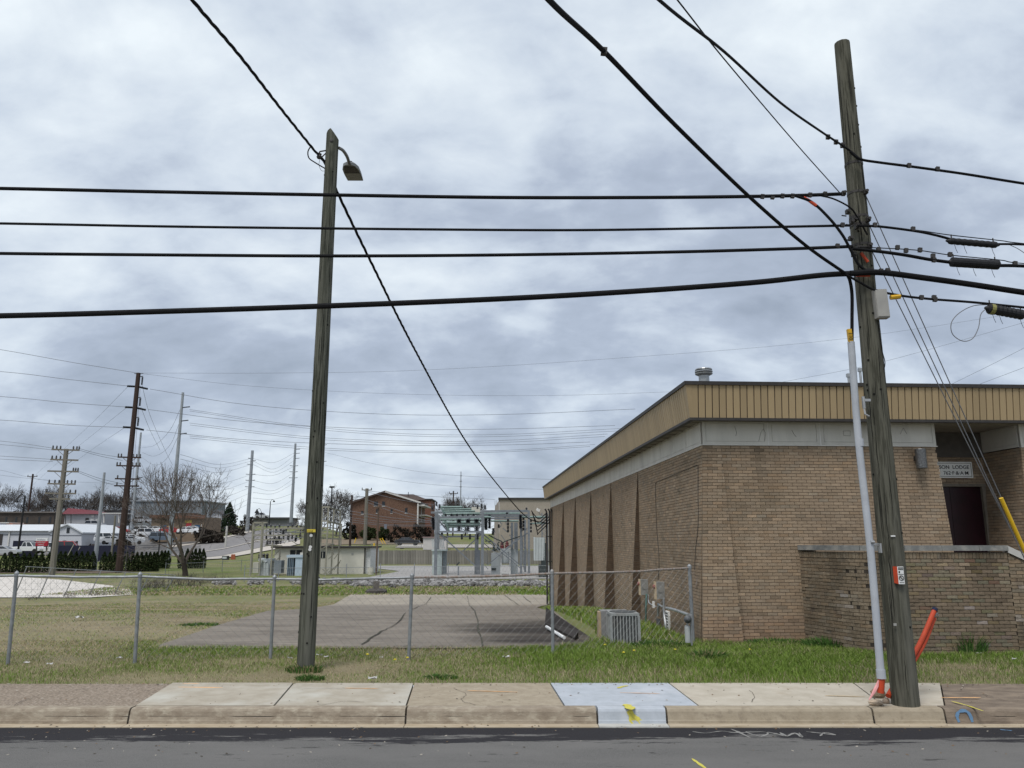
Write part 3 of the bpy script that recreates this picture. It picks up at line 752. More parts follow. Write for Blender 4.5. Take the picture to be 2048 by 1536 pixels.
me = MB().add([(-(pw-gap)/2,0,0),((pw-gap)/2,0,0),((pw-gap)/2,.02,0),(-(pw-gap)/2,.02,0),(-(pw-gap)/2,0,hh),((pw-gap)/2,0,hh),((pw-gap)/2,.02,hh),(-(pw-gap)/2,.02,hh)],
    [(0,1,5,4),(1,2,6,5),(3,0,4,7),(4,5,6,7),(3,2,1,0)]).mesh('fascia_panel', fascia_m)
bs = lodge.location
n = int((XE+OB)/pw)
for k in range(n):
    o = link('fascia_panel', me, lodge, L(-OB+.02+pw*(k+.5), -OB-.005, ZFB+.01)-bs); o.rotation_euler = Matrix.Rotation(YAW,3,'Z').to_euler(); o.rotation_euler = (tilt, 0, YAW)
n = min(204, int((SE+OB)/pw)); pstep = (SE+OB-.03)/n
for k in range(n):
    o = link('fascia_panel', me, lodge, L(-OB-.005, -OB+.02+pstep*(k+.5), ZFB+.01)-bs); o.rotation_euler = (tilt, 0, YAW-math.pi/2)
m = MB(); m.hexa([L(-OB-.01,-OB-.01,ZFB+.012),L(-OB+.03,-OB-.01,ZFB+.012),L(-OB+.03,-OB+.03,ZFB+.012),L(-OB-.01,-OB+.03,ZFB+.012),L(-OT-.008,-OT-.008,ZFT-.012),L(-OT+.118,-OT-.008,ZFT-.012),L(-OT+.118,-OT+.118,ZFT-.012),L(-OT-.008,-OT+.118,ZFT-.012)]); m.build('fascia_corner', fascia_m, lodge)
m = MB(); ring(OB+.016, ZFB-.025, OB+.018, ZFB+.03, .10, m); ring(OT+.030, ZFT-.03, OT+.035, ZFT+.045, .25, m); m.build('fascia_trim', dark_m, lodge)
m = MB(); pbox(-OB+.08, XE, -OB+.08, -.03, ZFB-.01, ZFB+.02, m); pbox(-OB+.08, -.03, -.029, SE, ZFB-.01, ZFB+.02, m); pbox(xr_top-.2, x2+.2, .0, RD, ZFB-.012, ZFB+.021, m)
k = 0.0
while k < S_END:   # battens under the side soffit
    pbox(-OB+.09, -.05, k, k+.10, ZFB-.035, ZFB-.011, m); k += .62
m.build('soffit', soffit_m, lodge)
m = MB(); pbox(-.3, XE, -.3, SE, ZFT-.12, ZFT-.06, m); m.build('roof', M('roofing', (.08,.08,.08)), lodge)
# rest of the body so that the hall is closed
m = MB(); pbox(.3, XE-.2, RD+.31, S_END-.02, -1.6, ZFB, m); m.build('core', mortar, lodge)
# door and entrance
door_m = M('maroon_door', (.024,.005,.010), (.015,.004,.007), 4, .35, .1, spec=.4)  # maroon taken near black, recess shade painted into it
m = MB(); pbox(dx0+.09, (dx0+dx1)/2-.004, RD+.05, RD+.10, FLOOR, dzt-.06, m); m.build('door', door_m, lodge)
m = MB(); pbox((dx0+dx1)/2+.004, dx1-.09, RD+.05, RD+.10, FLOOR, dzt-.06, m); m.build('door', door_m, lodge)
m = MB(); pbox(dx0, dx1, RD-.03, RD+.2, dzt-.06, dzt+.0, m); pbox(dx0, dx0+.085, RD-.02, RD+.2, FLOOR, dzt-.061, m); pbox(dx1-.085, dx1, RD-.02, RD+.2, FLOOR, dzt-.061, m)
m.build('door_frame', M('door_frame_paint', (.20,.175,.14)), lodge)
m = MB(); pbox(xr_top-.3, x2+.3, -1.15, RD+.05, ZG-.3, FLOOR, m); m.build('entrance_floor', M('porch_floor', (.3,.28,.25)), lodge)
# name board over the door
sx1, sz1 = on_front(1942, 924, RD-.04); sx0, sz0 = on_front(1880, 955, RD-.04); sx0 -= .62; sz0 = on_front(1945, 956, RD-.04)[1]
board = thing('lodge_sign', 'white name board with black lettering over the maroon entrance door', 'sign', L((sx0+sx1)/2, RD-.04, sz0))
m = MB(); pbox(sx0, sx1, RD-.06, RD-.01, sz0, sz1, m); m.build('board', M('sign_white', (.86,.86,.84), (.8,.8,.78), 6, .5), board)
m = MB(); r = .018; i_ = .028
pbox(sx0+i_, sx1-i_, RD-.063, RD-.0605, sz1-i_-.008, sz1-i_, m); pbox(sx0+i_, sx1-i_, RD-.063, RD-.0605, sz0+i_, sz0+i_+.008, m); pbox(sx1-i_-.008, sx1-i_, RD-.063, RD-.0605, sz0+i_+.0081, sz1-i_-.0081, m); pbox(sx0+i_, sx0+i_+.008, RD-.063, RD-.0605, sz0+i_+.0081, sz1-i_-.0081, m)
ink = M('sign_black', (.012,.012,.015)); m.build('border', ink, board)
hS = sz1-sz0
put_text('SON  LODGE', .100*hS/.32, L(sx1-.075, RD-.064, sz0+hS*.56), ex, ez, ink, board, align='RIGHT', ext=.0015, bold=.0012, xs=1.05)
put_text('762·F·&·A·M', .098*hS/.32, L(sx1-.10, RD-.064, sz0+hS*.20), ex, ez, ink, board, align='RIGHT', ext=.0015, bold=.0006, xs=1.05)
# wall lamp
lx, lz1 = on_front(1840, 898, -.16); lz0 = on_front(1840, 937, -.16)[1]; 
wl_ = thing('wall_lamp', 'dark metal cylinder wall lamp on the brick front beside the entrance', 'lamp', L(lx, -.16, (lz0+lz1)/2))
steel_dk = M('lamp_metal', (.10,.10,.10), (.2,.2,.2), 30, .45, metal=.7)
MB().lathe(L(lx, -.16, lz0), [(.10,0),(.105,.01),(.105,lz1-lz0-.01),(.10,lz1-lz0)], 20).build('shade', steel_dk, wl_)
MB().bar(L(lx-.02, -.10, (lz0+lz1)/2+.02), L(lx-.02, .0, (lz0+lz1)/2+.02), .09).build('bracket', dark_m, wl_)
# roof vent and pipe stubs
vp = W(1408.5, 766, 19.0); vent = thing('roof_vent', 'round galvanised roof vent standing on the hall roof', 'vent', (vp.x, vp.y, ZFT-.1))
galv = M('galvanised', (.42,.43,.43), (.30,.31,.32), 8, .45, .1, metal=.6)
s_ = 19.0/.978/FPX
zb = ZFT-.1; zt1 = W(1408, 737, 19).z
MB().lathe((vp.x,vp.y,zb), [(10.5*s_,0),(10.5*s_,zt1-zb-13*s_)], 16).build('stack', galv, vent)
MB().lathe((vp.x,vp.y,zt1-16*s_), [(9*s_,0),(17*s_,4*s_),(17.5*s_,6*s_),(12*s_,6.5*s_),(17.5*s_,8.5*s_),(17.5*s_,10.5*s_),(13*s_,11*s_),(17*s_,13*s_),(16*s_,15*s_),(8*s_,16*s_)], 18).build('cap', galv, vent)
for px, py in ((1697, 753), (1720, 742)):
    p = W(px, py, 26.0); q = thing('roof_pipe', 'short grey pipe on the hall roof, ' + ('shorter of the two' if px < 1700 else 'taller of the two'), 'pipe', (p.x,p.y,ZFT-.1), 'pipe stubs on the hall roof')
    MB().tube([(p.x,p.y,ZFT-.1),(p.x,p.y,p.z)], .045, 8).build('pipe', galv, q); MB().bb(p.x-.06,p.x+.06,p.y-.06,p.y+.06,p.z-.02,p.z+.10).build('cap', galv, q)

# ------------------------------------------------------------------ porch wall
Zc = W(1800, 1091, 14.4).z; COP = .125
pa = L(on_front(1598, 1100)[0], -.0, 0); 
pA = Vector((pa.x, pa.y, 0)); q = W(1700, 1200, 14.75); pB = Vector((q.x, q.y, 0)); q = W(1752, 1200, 14.42); pC = Vector((q.x, q.y, 0)); q = W(2034, 1200, 14.42); pD = Vector((q.x, q.y+.1, 0))
pE = pD + ex*1.6 - ey*.55
porch = thing('porch_wall', 'weathered brown brick porch wall with grey stone coping in front of the hall', 'wall', (pC.x, pC.y, .17))
path = [pA.lerp(pB, k/8) for k in range(8)] + spline([pB, pB.lerp(pC,.35)-ey*.05, pC, pC+ex*.4], 6)[:-1] + [ (pC+ex*.4).lerp(pD, k/10) for k in range(11)]
acc = [0]
for a, b in zip(path, path[1:]): acc.append(acc[-1]+(b-a).length)
def pp(u):
    u = max(0, min(acc[-1]-1e-6, u)); i = max(0, next((k for k in range(len(acc)) if acc[k] > u), len(acc)-1)-1)
    return path[i].lerp(path[i+1], (u-acc[i])/(acc[i+1]-acc[i]+1e-9))
def pn(u):
    d = (pp(u+.08)-pp(u-.08)); d.z = 0; d.normalize(); return Vector((d.y, -d.x, 0))
LU = acc[-1]
def porch_tint(u, z):
    t = tint(.05); v = .86 + .3*(float(fbm(u, z, .5, 41, 3))-.3)
    wv = float(fbm(u*1.2, z*1.2, .45, 77, 3)); white = max(0, min(1, (wv-.60)*9)) * (1 if u > .9 else .2) * max(0, 1-abs(z-.95)/.75)
    dk = 1-.5*max(0, min(1, (float(fbm(u, z*.4, .5, 61))-.5)*5))*(.25+.75*max(0, (z-1.2)/.8))
    c = [t[0]*v*dk, t[1]*v*dk*1.02, t[2]*v*dk*1.0]
    if random.random() < white*.55: s = random.uniform(.15,.8); c = [c[0]*(1-s)+1.75*s, c[1]*(1-s)+2.1*s, c[2]*(1-s)+2.75*s]
    return tuple(c)
PB = Bricks(); zsold = Zc-COP-.115
porch_m = M('porch_brick', (.265,.205,.147), (.198,.153,.109), 14, .92, .6, attr='tint', spec=.1, c3=(.13,.10,.08), s3=3.2, r3=(.55,.72))
kp = lambda u, z: u > acc[8]+1.1 and .35 < z
psingle = courses(PB, lambda u, z: pp(u)+ez*z + pn(u)*0, pn, lambda z: 0.0, lambda z: LU, .0, zsold, keep=kp, tintf=porch_tint, jit=.007)
psingle = [q for q in psingle]; random.shuffle(psingle); rest = psingle[300:]
for p, N, t in rest:
    T = Vector((-N.y, N.x, 0)); h = (CH-JT)/2
    PB.brick([p-T*BL/2-ez*h, p+T*BL/2-ez*h, p+T*BL/2-ez*h-N*.05, p-T*BL/2-ez*h-N*.05, p-T*BL/2+ez*h, p+T*BL/2+ez*h, p+T*BL/2+ez*h-N*.05, p-T*BL/2+ez*h-N*.05], t)
def brick_parts2(res, parent, mat):
    fam = {}; base = root_of(parent).location
    for p, N, t in res:
        key = tuple(round(x/.12) for x in t)
        if key not in fam:
            me = MB().bb(-BL/2, BL/2, 0, .05, -(CH-JT)/2, (CH-JT)/2).mesh('brick', mat)
            a = me.color_attributes.new('tint', 'FLOAT_COLOR', 'POINT'); a.data.foreach_set('color', [key[0]*.12, key[1]*.12, key[2]*.12, 1]*len(me.vertices)); fam[key] = me
        o = link('brick', fam[key], parent, p-base); o.rotation_euler = (0, 0, math.atan2(N.y, N.x)+math.pi/2)
brick_parts2(psingle[:300], porch, porch_m)
u = 0.0
while u < LU-.06:   # soldier course
    N = pn(u+.03); w = .058
    a, b = pp(u), pp(u+w); z0, z1 = zsold+.004, zsold+.110
    PB.brick([a+ez*z0, b+ez*z0, b-N*.06+ez*z0, a-N*.06+ez*z0, a+ez*z1, b+ez*z1, b-N*.06+ez*z1, a-N*.06+ez*z1], porch_tint(u, 1.9)); u += w+.008
# sloping end wall by the steps
n_e = Vector(((pE-pD).normalized().y, -(pE-pD).normalized().x, 0)); dE = (pE-pD).normalized(); LE = (pE-pD).length
slope = .55
nn = int((zsold)/CH)
for k in range(nn+2):
    zb_ = zsold+.11-(k+1)*CH; 
    umax = min(LE, (zsold+.11-zb_)/slope*1.0 + .02); u = -.1*(k % 2); 
    u_end = LE; st = 0.0
    lim = (zsold+.11-(zb_+CH))/slope
    while u < min(LE, max(0.02, lim)):
        s, e_ = max(0, u), min(u+BL, LE, max(.03, lim)); zt_ = zb_+CH-JT
        if e_-s > .02: PB.brick([pD+dE*s+ez*zb_, pD+dE*e_+ez*zb_, pD+dE*e_-n_e*.05+ez*zb_, pD+dE*s-n_e*.05+ez*zb_, pD+dE*s+ez*zt_, pD+dE*e_+ez*zt_, pD+dE*e_-n_e*.05+ez*zt_, pD+dE*s-n_e*.05+ez*zt_], porch_tint(s+5, zb_))
        u += BL+JT
PB.out('brickwork', porch_m, porch)
m = MB()
for a, b in zip(path, path[1:]):
    d = (b-a).normalized(); N = Vector((d.y, -d.x, 0)); i0, i1 = a-N*.012, b-N*.012
    m.hexa([i0+ez*-.1, i1+ez*-.1, i1-N*.25-ez*.1, i0-N*.25-ez*.1, i0+ez*(Zc-COP-.002), i1+ez*(Zc-COP-.002), i1-N*.25+ez*(Zc-COP-.002), i0-N*.25+ez*(Zc-COP-.002)])
i0 = pD-n_e*.012; i1 = pE-n_e*.012
m.add([i0-ez*.1, i1-ez*.1, i1+ez*max(.1,(zsold-LE*slope)), i0+ez*(zsold+.05), i0-n_e*.2-ez*.1, i1-n_e*.2-ez*.1, i1-n_e*.2+ez*max(.1,(zsold-LE*slope)), i0-n_e*.2+ez*(zsold+.05)], [(0,1,2,3),(7,6,5,4),(0,4,5,1),(3,2,6,7),(1,5,6,2),(0,3,7,4)])
m.build('wall', M('mortar_dark', (.034,.027,.021), (.055,.045,.035), 10, .95), porch)
cop_m = M('coping_stone', (.23,.23,.22), (.15,.155,.155), 5, .85, .3, c3=(.32,.31,.28), s3=4)
cuts = [0, 1.55, 2.35, 3.05, 3.75, 4.45, LU+.02]
for a, b in zip(cuts, cuts[1:]):
    m = MB(); k = max(2, int((min(b,LU)-a)/.15))
    for j in range(k):
        u0, u1 = a+.004+(min(b,LU)-a-.008)*j/k, a+.004+(min(b,LU)-a-.008)*(j+1)/k
        A_, B_ = pp(u0), pp(u1); N0, N1 = pn(u0), pn(u1)
        m.hexa([A_+N0*.035+ez*(Zc-COP+.03), B_+N1*.035+ez*(Zc-COP+.03), B_-N1*.29+ez*(Zc-COP+.03), A_-N0*.29+ez*(Zc-COP+.03), A_+N0*.035+ez*Zc, B_+N1*.035+ez*Zc, B_-N1*.29+ez*Zc, A_-N0*.29+ez*Zc])
    m.build('coping', cop_m, porch)
m = MB(); m.hexa([pD+n_e*.03+ez*(Zc-COP), pE+n_e*.03+ez*(Zc-COP-LE*slope), pE-n_e*.28+ez*(Zc-COP-LE*slope), pD-n_e*.28+ez*(Zc-COP), pD+n_e*.03+ez*Zc, pE+n_e*.03+ez*(Zc-LE*slope), pE-n_e*.28+ez*(Zc-LE*slope), pD-n_e*.28+ez*Zc]); m.build('coping', M('coping_pale', (.5,.49,.47), (.4,.39,.37), 5), porch)
# ------------------------------------------------------------------ near poles
def wood_mat(name, c1, c2, c3):
    return M(name, c1, c2, 6, .95, .35, c3=c3, s3=1.0, r3=(.45,.7), stretch=(5,5,.34), spec=.03, detail=12, contrast=(.44,.56), bscale=16)
wood_green = wood_mat('pole_wood_mossy', (.112,.114,.092), (.058,.061,.048), (.148,.147,.124))
wood_grey = wood_mat('pole_wood_grey', (.112,.109,.086), (.060,.059,.046), (.150,.145,.120))
def wood_pole(base, ztop, r0, r1, name, mat, parent, n=22, seg=26, cut=None):
    mb = MB(); pts = []
    for i in range(seg+1):
        z = base.z-.3 + (ztop-base.z+.3)*i/seg
        for k in range(n):
            a = 2*math.pi*k/n; r = (r0+(r1-r0)*i/seg)*(1+.018*math.sin(k*3.1+i*.35)+random.uniform(-.006,.006))
            zz_ = z
            if cut and i == seg: zz_ = z + cut(r*math.cos(a), r*math.sin(a))
            mb.v.append((base.x+r*math.cos(a), base.y+r*math.sin(a), zz_))
    for i in range(seg):
        for k in range(n):
            k2 = (k+1) % n; mb.f.append((i*n+k, i*n+k2, (i+1)*n+k2, (i+1)*n+k)); mb.mi.append(0)
    mb.f.append(tuple(seg*n+k for k in range(n))); mb.mi.append(0)
    return mb.build(name, mat, parent)
def at_pole(px, py, c, r): return W(px, py, c.y - r)
# --- lamp pole
lp = W(611, 1341, 12.95); lp.z = ztf(lp.x, lp.y)
lamp_pole = thing('lamp_pole', 'weathered wooden lamp pole with a yellow number tag and slanted top', 'pole', lp)
z_top = W(664, 262, 12.95).z
wood_pole(lp, z_top-.14, .142, .112, 'shaft', wood_green, lamp_pole, cut=lambda x, y: .14-max(0, x-(-.02))*1.35 - max(0, -x-.03)*.8)
MB().lathe(W(663, 281, 12.95-.115)-Vector((0,.0,0)), [(.03,0),(.035,.004),(.02,.01)], 10, axis=(0,-1,0)).build('bolt', dark_m, lamp_pole)
arm = [W(678,296,12.95), W(686,301,13.1), W(694,313,13.35), W(699,328,13.6)]
arm_m = M('lamp_arm', (.20,.195,.185), (.13,.125,.12), 9, .5, metal=.5)
MB().tube(spline(arm, 5), .03, 10).build('arm', arm_m, lamp_pole)
yel = M('tag_yellow', (.66,.52,.06), (.58,.46,.06), 12, .6); tagink = M('tag_ink', (.05,.045,.03))
rr = lambda z: .142+(.112-.142)*(z-lp.z)/(z_top-lp.z)
def tag_on(pole, c, px0, px1, py0, py1, mat, name, rad, th=.006, skew=0):
    n = 6; mb = MB()
    for k in range(n):
        q0, q1 = px0+(px1-px0)*k/n, px0+(px1-px0)*(k+1)/n; P = []
        for d in (th+.012, .0):
            for q, y in ((q0,py1),(q1,py1),(q1,py0),(q0,py0)):
                w = W(q, y, c.y); dx = w.x-c.x; dx = max(-rad*.98, min(rad*.98, dx)); yy = c.y-math.sqrt(max(1e-4, rad*rad-dx*dx))-d; w = W(q, y, yy); P.append(w)
        mb.hexa([P[0],P[1],P[5],P[4],P[3],P[2],P[6],P[7]])
    return mb.build(name, mat, pole)
tag_on(lamp_pole, lp, 611, 631, 1058.5, 1064.5, yel, 'number_tag', .137)
tq = W(613, 1063.6, lp.y-.137-.022)
put_text('109327', .036, tq, (1,0,0), (0,0,1), tagink, lamp_pole, ext=.001, xs=.95)
for px, py in ((622.5,1071),(621,1094),(620,1099)):
    MB().lathe(W(px, py, lp.y-.128), [(.026,0),(.026,.012),(.0,.013)], 10, axis=(0,-1,0)).build('round_tag', M('tag_white', (.7,.7,.68)) if 'tag_white' not in MATS else MATS['tag_white'], lamp_pole)
sc_ = W(704, 345, 13.9)
fixture = thing('street_light', 'flat grey street light fixture hanging off the arm of the wooden lamp pole', 'lamp', sc_)
m = MB(); e0, e1 = W(697,328,13.6), W(711,360,14.3); ax = (e1-e0).normalized(); sx = Vector((1,0,0)) ; sx = (sx-ax*sx.dot(ax)).normalized(); up = sx.cross(ax)
if up.z < 0: up = -up
Lf = (e1-e0).length; prof = [(0,.05,.05),(.10,.12,.075),(.30,.16,.085),(.62,.165,.075),(1.0,.155,.035)]
for i, (t, w, h) in enumerate(prof):
    c = e0+ax*Lf*t
    m.v += [tuple(c-sx*w-up*.015), tuple(c+sx*w-up*.015), tuple(c+sx*w*.97+up*h*.6), tuple(c+sx*w*.6+up*h), tuple(c-sx*w*.6+up*h), tuple(c-sx*w*.97+up*h*.6)]
for i in range(len(prof)-1):
    for k in range(6): m.f.append((i*6+k, i*6+(k+1)%6, (i+1)*6+(k+1)%6, (i+1)*6+k)); m.mi.append(0)
m.f += [tuple(range(6)), tuple(len(m.v)-6+k for k in reversed(range(6)))]; m.mi += [0,0]
m.build('housing', M('lamp_grey', (.20,.21,.205), (.15,.155,.15), 6, .5), fixture)
c0, c1 = e0+ax*Lf*.50-up*.018, e0+ax*Lf*.97-up*.018
MB().hexa([c0-sx*.145-up*.008, c0+sx*.145-up*.008, c1+sx*.14-up*.008, c1-sx*.14-up*.008, c0-sx*.145, c0+sx*.145, c1+sx*.14, c1-sx*.14]).build('lens', M('lamp_lens', (.16,.16,.14), rough=.25), fixture)
c0, c1 = e0+ax*Lf*.10-up*.016, e0+ax*Lf*.49-up*.016
MB().hexa([c0-sx*.10-up*.006, c0+sx*.10-up*.006, c1+sx*.145-up*.006, c1-sx*.145-up*.006, c0-sx*.10, c0+sx*.10, c1+sx*.145, c1-sx*.145]).build('cover', dark_m, fixture)
MB().lathe(e0+ax*Lf*.25+up*.085, [(.035,0),(.035,.05),(.03,.055)], 10).build('photocell', dark_m, fixture)
blackc = M('cable_black', (.008,.008,.009), (.012,.012,.013), 20, .8, spec=.12)
wire_grey = M('wire_grey', (.20,.205,.215), (.15,.15,.16), 20, .5, metal=.3)
wire_far = M('wire_far', (.17,.18,.20), rough=.6)
brk = MB(); a = W(652,303,12.85)
brk.tube([W(652,301,12.9), W(640,303,12.85), W(637,308,12.85)], .014, 6); brk.tube([W(652,306,12.9), W(645,313,12.85), W(638,314,12.85)], .012, 6)
brk.lathe(W(638.5,312,12.85)-Vector((0,0,.05)), [(.035,0),(.05,.03),(.035,.06),(.045,.09),(.02,.10)], 10)
brk.build('cable_bracket', dark_m, lamp_pole)

# --- big utility pole
up_ = W(1812, 1415, 10.28); up_.z = ZS; UY = 10.28
upole = thing('utility_pole', 'thick bare wooden utility pole at the kerb carrying the black cables', 'pole', up_)
zt2 = W(1680, 87, UY).z; R0, R1 = .168, .108
wood_pole(up_, zt2, R0, R1, 'shaft', wood_grey, upole, seg=34)
UR = lambda z: R0+(R1-R0)*(z-up_.z)/(zt2-up_.z)
def ub(px, py, off=.0):   # on the pole's face towards the street
    z = W(px, py, UY).z; return W(px, py, UY-UR(z)-off)
m = MB()
for py in (330, 388, 436, 452, 492, 500, 545, 552):
    w = W(1690, py, UY); z = w.z; r = UR(z)+.006
    m.lathe((up_.x, up_.y, z-.02), [(r,0),(r,.035)], 14)
for px, py in ((1684,292),(1686,388),(1708,440),(1712,455),(1716,497),(1717,548),(1702,445),(1706,510),(1730,385),(1735,440),(1738,492),(1694,425),(1700,478)):
    b_ = ub(px, py); m.box(b_-Vector((0,.02,0)), (.05,.06,.06)); m.lathe(b_-Vector((0,.05,0)), [(.022,0),(.022,.03)], 8, axis=(0,-1,0))
m.build('hardware', dark_m, upole)
m = MB()
for px, py in ((1692,432),(1696,480),(1700,450)): m.tube([ub(px,py), ub(px-8,py-1,.05)], .01, 6)
m.build('bolts', dark_m, upole)
orange_m = M('conduit_orange', (.52,.065,.022), (.42,.052,.018), 6, .45, .05, c3=(.45,.06,.02), s3=2.0)
m = MB(); m.tube([ub(1722,506,.03), ub(1728,513,.035), ub(1736,524,.04)], .02, 8); m.tube([ub(1713,551,.04), ub(1740,551,.04)], .018, 8)
m.build('cable_sleeve', orange_m, upole)
ob = thing('terminal_box', 'pale grey terminal box strapped to the side of the utility pole', 'box', W(1754, 610, UY-.16), None)
bx0, bx1 = W(1737,583,UY-.12), W(1763,580,UY-.12); zb0 = W(1754,639,UY-.12).z; zb1 = bx0.z
bgrey = M('box_grey', (.36,.35,.32), (.30,.29,.27), 5, .6)
MB().box(((bx0.x+bx1.x)/2+.03, UY-.17, (zb0+zb1)/2), (.17,.11,zb1-zb0), ry=R(-1.5)).build('body', bgrey, ob)
MB().box(((bx0.x+bx1.x)/2+.03, UY-.23, (zb0+zb1)/2), (.155,.012,zb1-zb0-.03), ry=R(-1.5)).build('door', bgrey, ob)
MB().bb(bx0.x+.02, bx0.x+.14, UY-.12, UY, zb1-.06, zb1-.03).build('strap', dark_m, ob)
# warning placard on the pole: orange side, white face, black bars and a crossed circle
pc = W(1797, 1150, UY-UR(1.8)-.02)
plac = thing('warning_placard', 'small white placard with orange edge and crossed circle nailed to the utility pole', 'sign', pc)
pw0, pw1 = W(1790,1150,pc.y).x, W(1805,1150,pc.y).x; pz0, pz1 = W(1797,1168,pc.y).z, W(1797,1133,pc.y).z
white_p = M('placard_white', (.8,.8,.78), rough=.5)
MB().bb(pw0+.022, pw1+.005, pc.y-.03, pc.y-.02, pz0, pz1).build('plate', white_p, plac)
MB().hexa([(pw0-.01,pc.y+.02,pz0+.012),(pw0+.0219,pc.y-.03,pz0),(pw0+.0219,pc.y-.02,pz0),(pw0,pc.y+.03,pz0+.012),(pw0-.01,pc.y+.02,pz1),(pw0+.0219,pc.y-.03,pz1),(pw0+.0219,pc.y-.02,pz1),(pw0,pc.y+.03,pz1)]).build('edge', orange_m, plac)
m = MB(); y = pc.y-.0325; x0, x1 = pw0+.03, pw1
m.bb(x0, x1, y-.001, y+.001, pz1-.022, pz1-.010); m.bb(x0, x1, y-.001, y+.001, pz1-.040, pz1-.030); m.bb(x0+.004, x0+.022, y-.001, y+.001, pz1-.078, pz1-.055); m.bb(x0, x1, y-.001, y+.001, pz1-.098, pz1-.093); m.bb(x0+.006, x1-.004, y-.001, y+.001, pz0+.018, pz0+.023)
cx_, cz_ = (x0+x1)/2, pz0+.075; m.tube([(cx_+.028*math.cos(t*math.pi/9), y, cz_+.028*math.sin(t*math.pi/9)) for t in range(19)], .0045, 5); m.bar((cx_-.02,y,cz_+.02),(cx_+.02,y,cz_-.02),.008)
m.build('print', tagink, plac)
m = MB(); m.box(ub(1786,1072,.006), (.055,.012,.018)); m.build('tag', white_p, upole)
m = MB(); m.box(ub(1790,1249,.006), (.035,.012,.03)); m.build('tag', bgrey, upole)
# conduit riser in front-left of the pole
cond = [W(1702,684,UY-.05), W(1717,880,UY-.08), W(1741,1100,UY-.14), W(1761,1340,UY-.18)]
base_c = Wz(1761, 1384, ZS)
riser = thing('conduit_riser', 'tall pale grey plastic conduit rising beside the utility pole out of an orange stub', 'conduit', (base_c.x, base_c.y, ZS))
pvc = M('pvc_grey', (.43,.45,.48), (.37,.39,.42), 3, .5, c3=(.34,.35,.37), s3=2)
MB().tube(spline(cond, 6), .046, 14).build('pipe', pvc, riser)
MB().tube([W(1718.5,878,UY-.08), W(1720,893,UY-.08)], .054, 14).build('coupling', pvc, riser)
MB().tube([W(1761,1339,UY-.18), W(1763,1357,UY-.18)], .055, 14).build('coupling', pvc, riser)
MB().tube([W(1763,1354,UY-.18), W(1761,1386,UY-.18)], .042, 12).build('stub', orange_m, riser)
MB().tube([W(1757,1360,UY-.19), W(1754,1372,UY-.19), W(1748,1384,UY-.22), W(1738,1400,UY-.26)], [.008,.022,.02,.006], 6).build('flap', M('tape_pink', (.72,.33,.32), rough=.6), riser)
m = MB(); m.bar(W(1742,1087,UY-.15), W(1760,1090,UY-.08), .035); m.box(W(1760,1096,UY-.12), (.02,.06,.12)); m.tube([W(1738,1084,UY-.14)-Vector((0,.05,0)), W(1745,1084,UY-.14)-Vector((0,.05,0))], .02, 8); m.build('bracket', M('strap_metal', (.45,.45,.45), rough=.4, metal=.5), riser)
MB().box(W(1699.5,672,UY-.06), (.052,.052,.19), ry=R(-2)).build('cable_tag', M('tag_orange_yellow', (.72,.42,.03), rough=.5), riser)
put_text('110', .075, W(1697,664,UY-.092), (0,0,-1), (1,0,0), tagink, riser, ext=.001)
MB().tube(spline([W(1704,690,UY-.05), W(1704,640,UY-.05), W(1704,590,UY-.10), W(1700,562,UY-.15), W(1694,548,UY-.2)], 5), .024, 8).build('cable', blackc, riser)
m = MB(); b_ = W(1727,805,UY-.14); m.box(b_, (.03,.03,.16)); m.box(b_+Vector((.05,0,.03)), (.08,.04,.035)); m.tube([b_+Vector((.0,0,-.08)), b_+Vector((.0,-.02,-.16)), b_+Vector((.05,-.02,-.19))], .012, 6); m.build('ground_clamp', MATS['strap_metal'], riser)
# rocks at the foot
for k, (px, py, w, d, h, c, lab) in enumerate(((1757,1396,.20,.13,.13,(.33,.26,.18),'brown rounded rock lying against the orange stub'), (1752,1411,.21,.12,.075,(.52,.42,.31),'flat pale rock in front of the conduit riser'), (1772,1407,.10,.08,.07,(.42,.33,.25),'small tan rock beside the utility pole base'))):
    p = Wz(px, py, ZS); rk = MB()
    for i in range(6):
        for j in range(9):
            th, ph = math.pi*i/5, 2*math.pi*j/9; q = random.uniform(.85,1.1); rk.v.append((p.x+w*.5*q*math.sin(th)*math.cos(ph), p.y+d*.5*q*math.sin(th)*math.sin(ph), p.z+h*.45+h*.55*math.cos(th)*q))
    for i in range(5):
        for j in range(9): rk.f.append((i*9+j, (i+1)*9+j, (i+1)*9+(j+1)%9, i*9+(j+1)%9)); rk.mi.append(0)
    rk.build('rock', M('rock_%d' % k, c, tuple(x*.7 for x in c), 16, .95, .6), None, base=Vector((p.x,p.y,ZS)), label=lab, cat='rock')
# two orange conduits leaning behind the pole
for k, (pts, lab) in enumerate((([(1776,1392,10.30),(1800,1352,10.55),(1838,1290,10.75),(1870,1218,10.9)], 'longer curved orange conduit leaning out behind the utility pole'), ([(1782,1394,10.36),(1808,1352,10.62),(1845,1292,10.8),(1868,1236,10.95)], 'shorter orange conduit beside the longer one behind the utility pole'))):
    P = [W(*p) for p in pts]; P[0].z = max(P[0].z, ZS-.02)
    o = thing('orange_conduit', lab, 'conduit', (P[0].x, P[0].y, ZS), 'orange conduit ends behind the pole')
    MB().tube(spline(P, 6), .031, 12).build('pipe', orange_m, o)
    d = (P[-1]-P[-2]).normalized()
    if k == 0: MB().lathe(P[-1], [(.036,-.03),(.036,.012),(.02,.02)], 12, axis=d).build('cap', M('cap_navy', (.02,.025,.06)), o)
    else: MB().tube([P[-1], P[-1]+d*.05, P[-1]+d*.07+Vector((.03,0,.01)), P[-1]+d*.03+Vector((.05,0,0))], .009, 6).build('pull_loop', wire_grey, o)

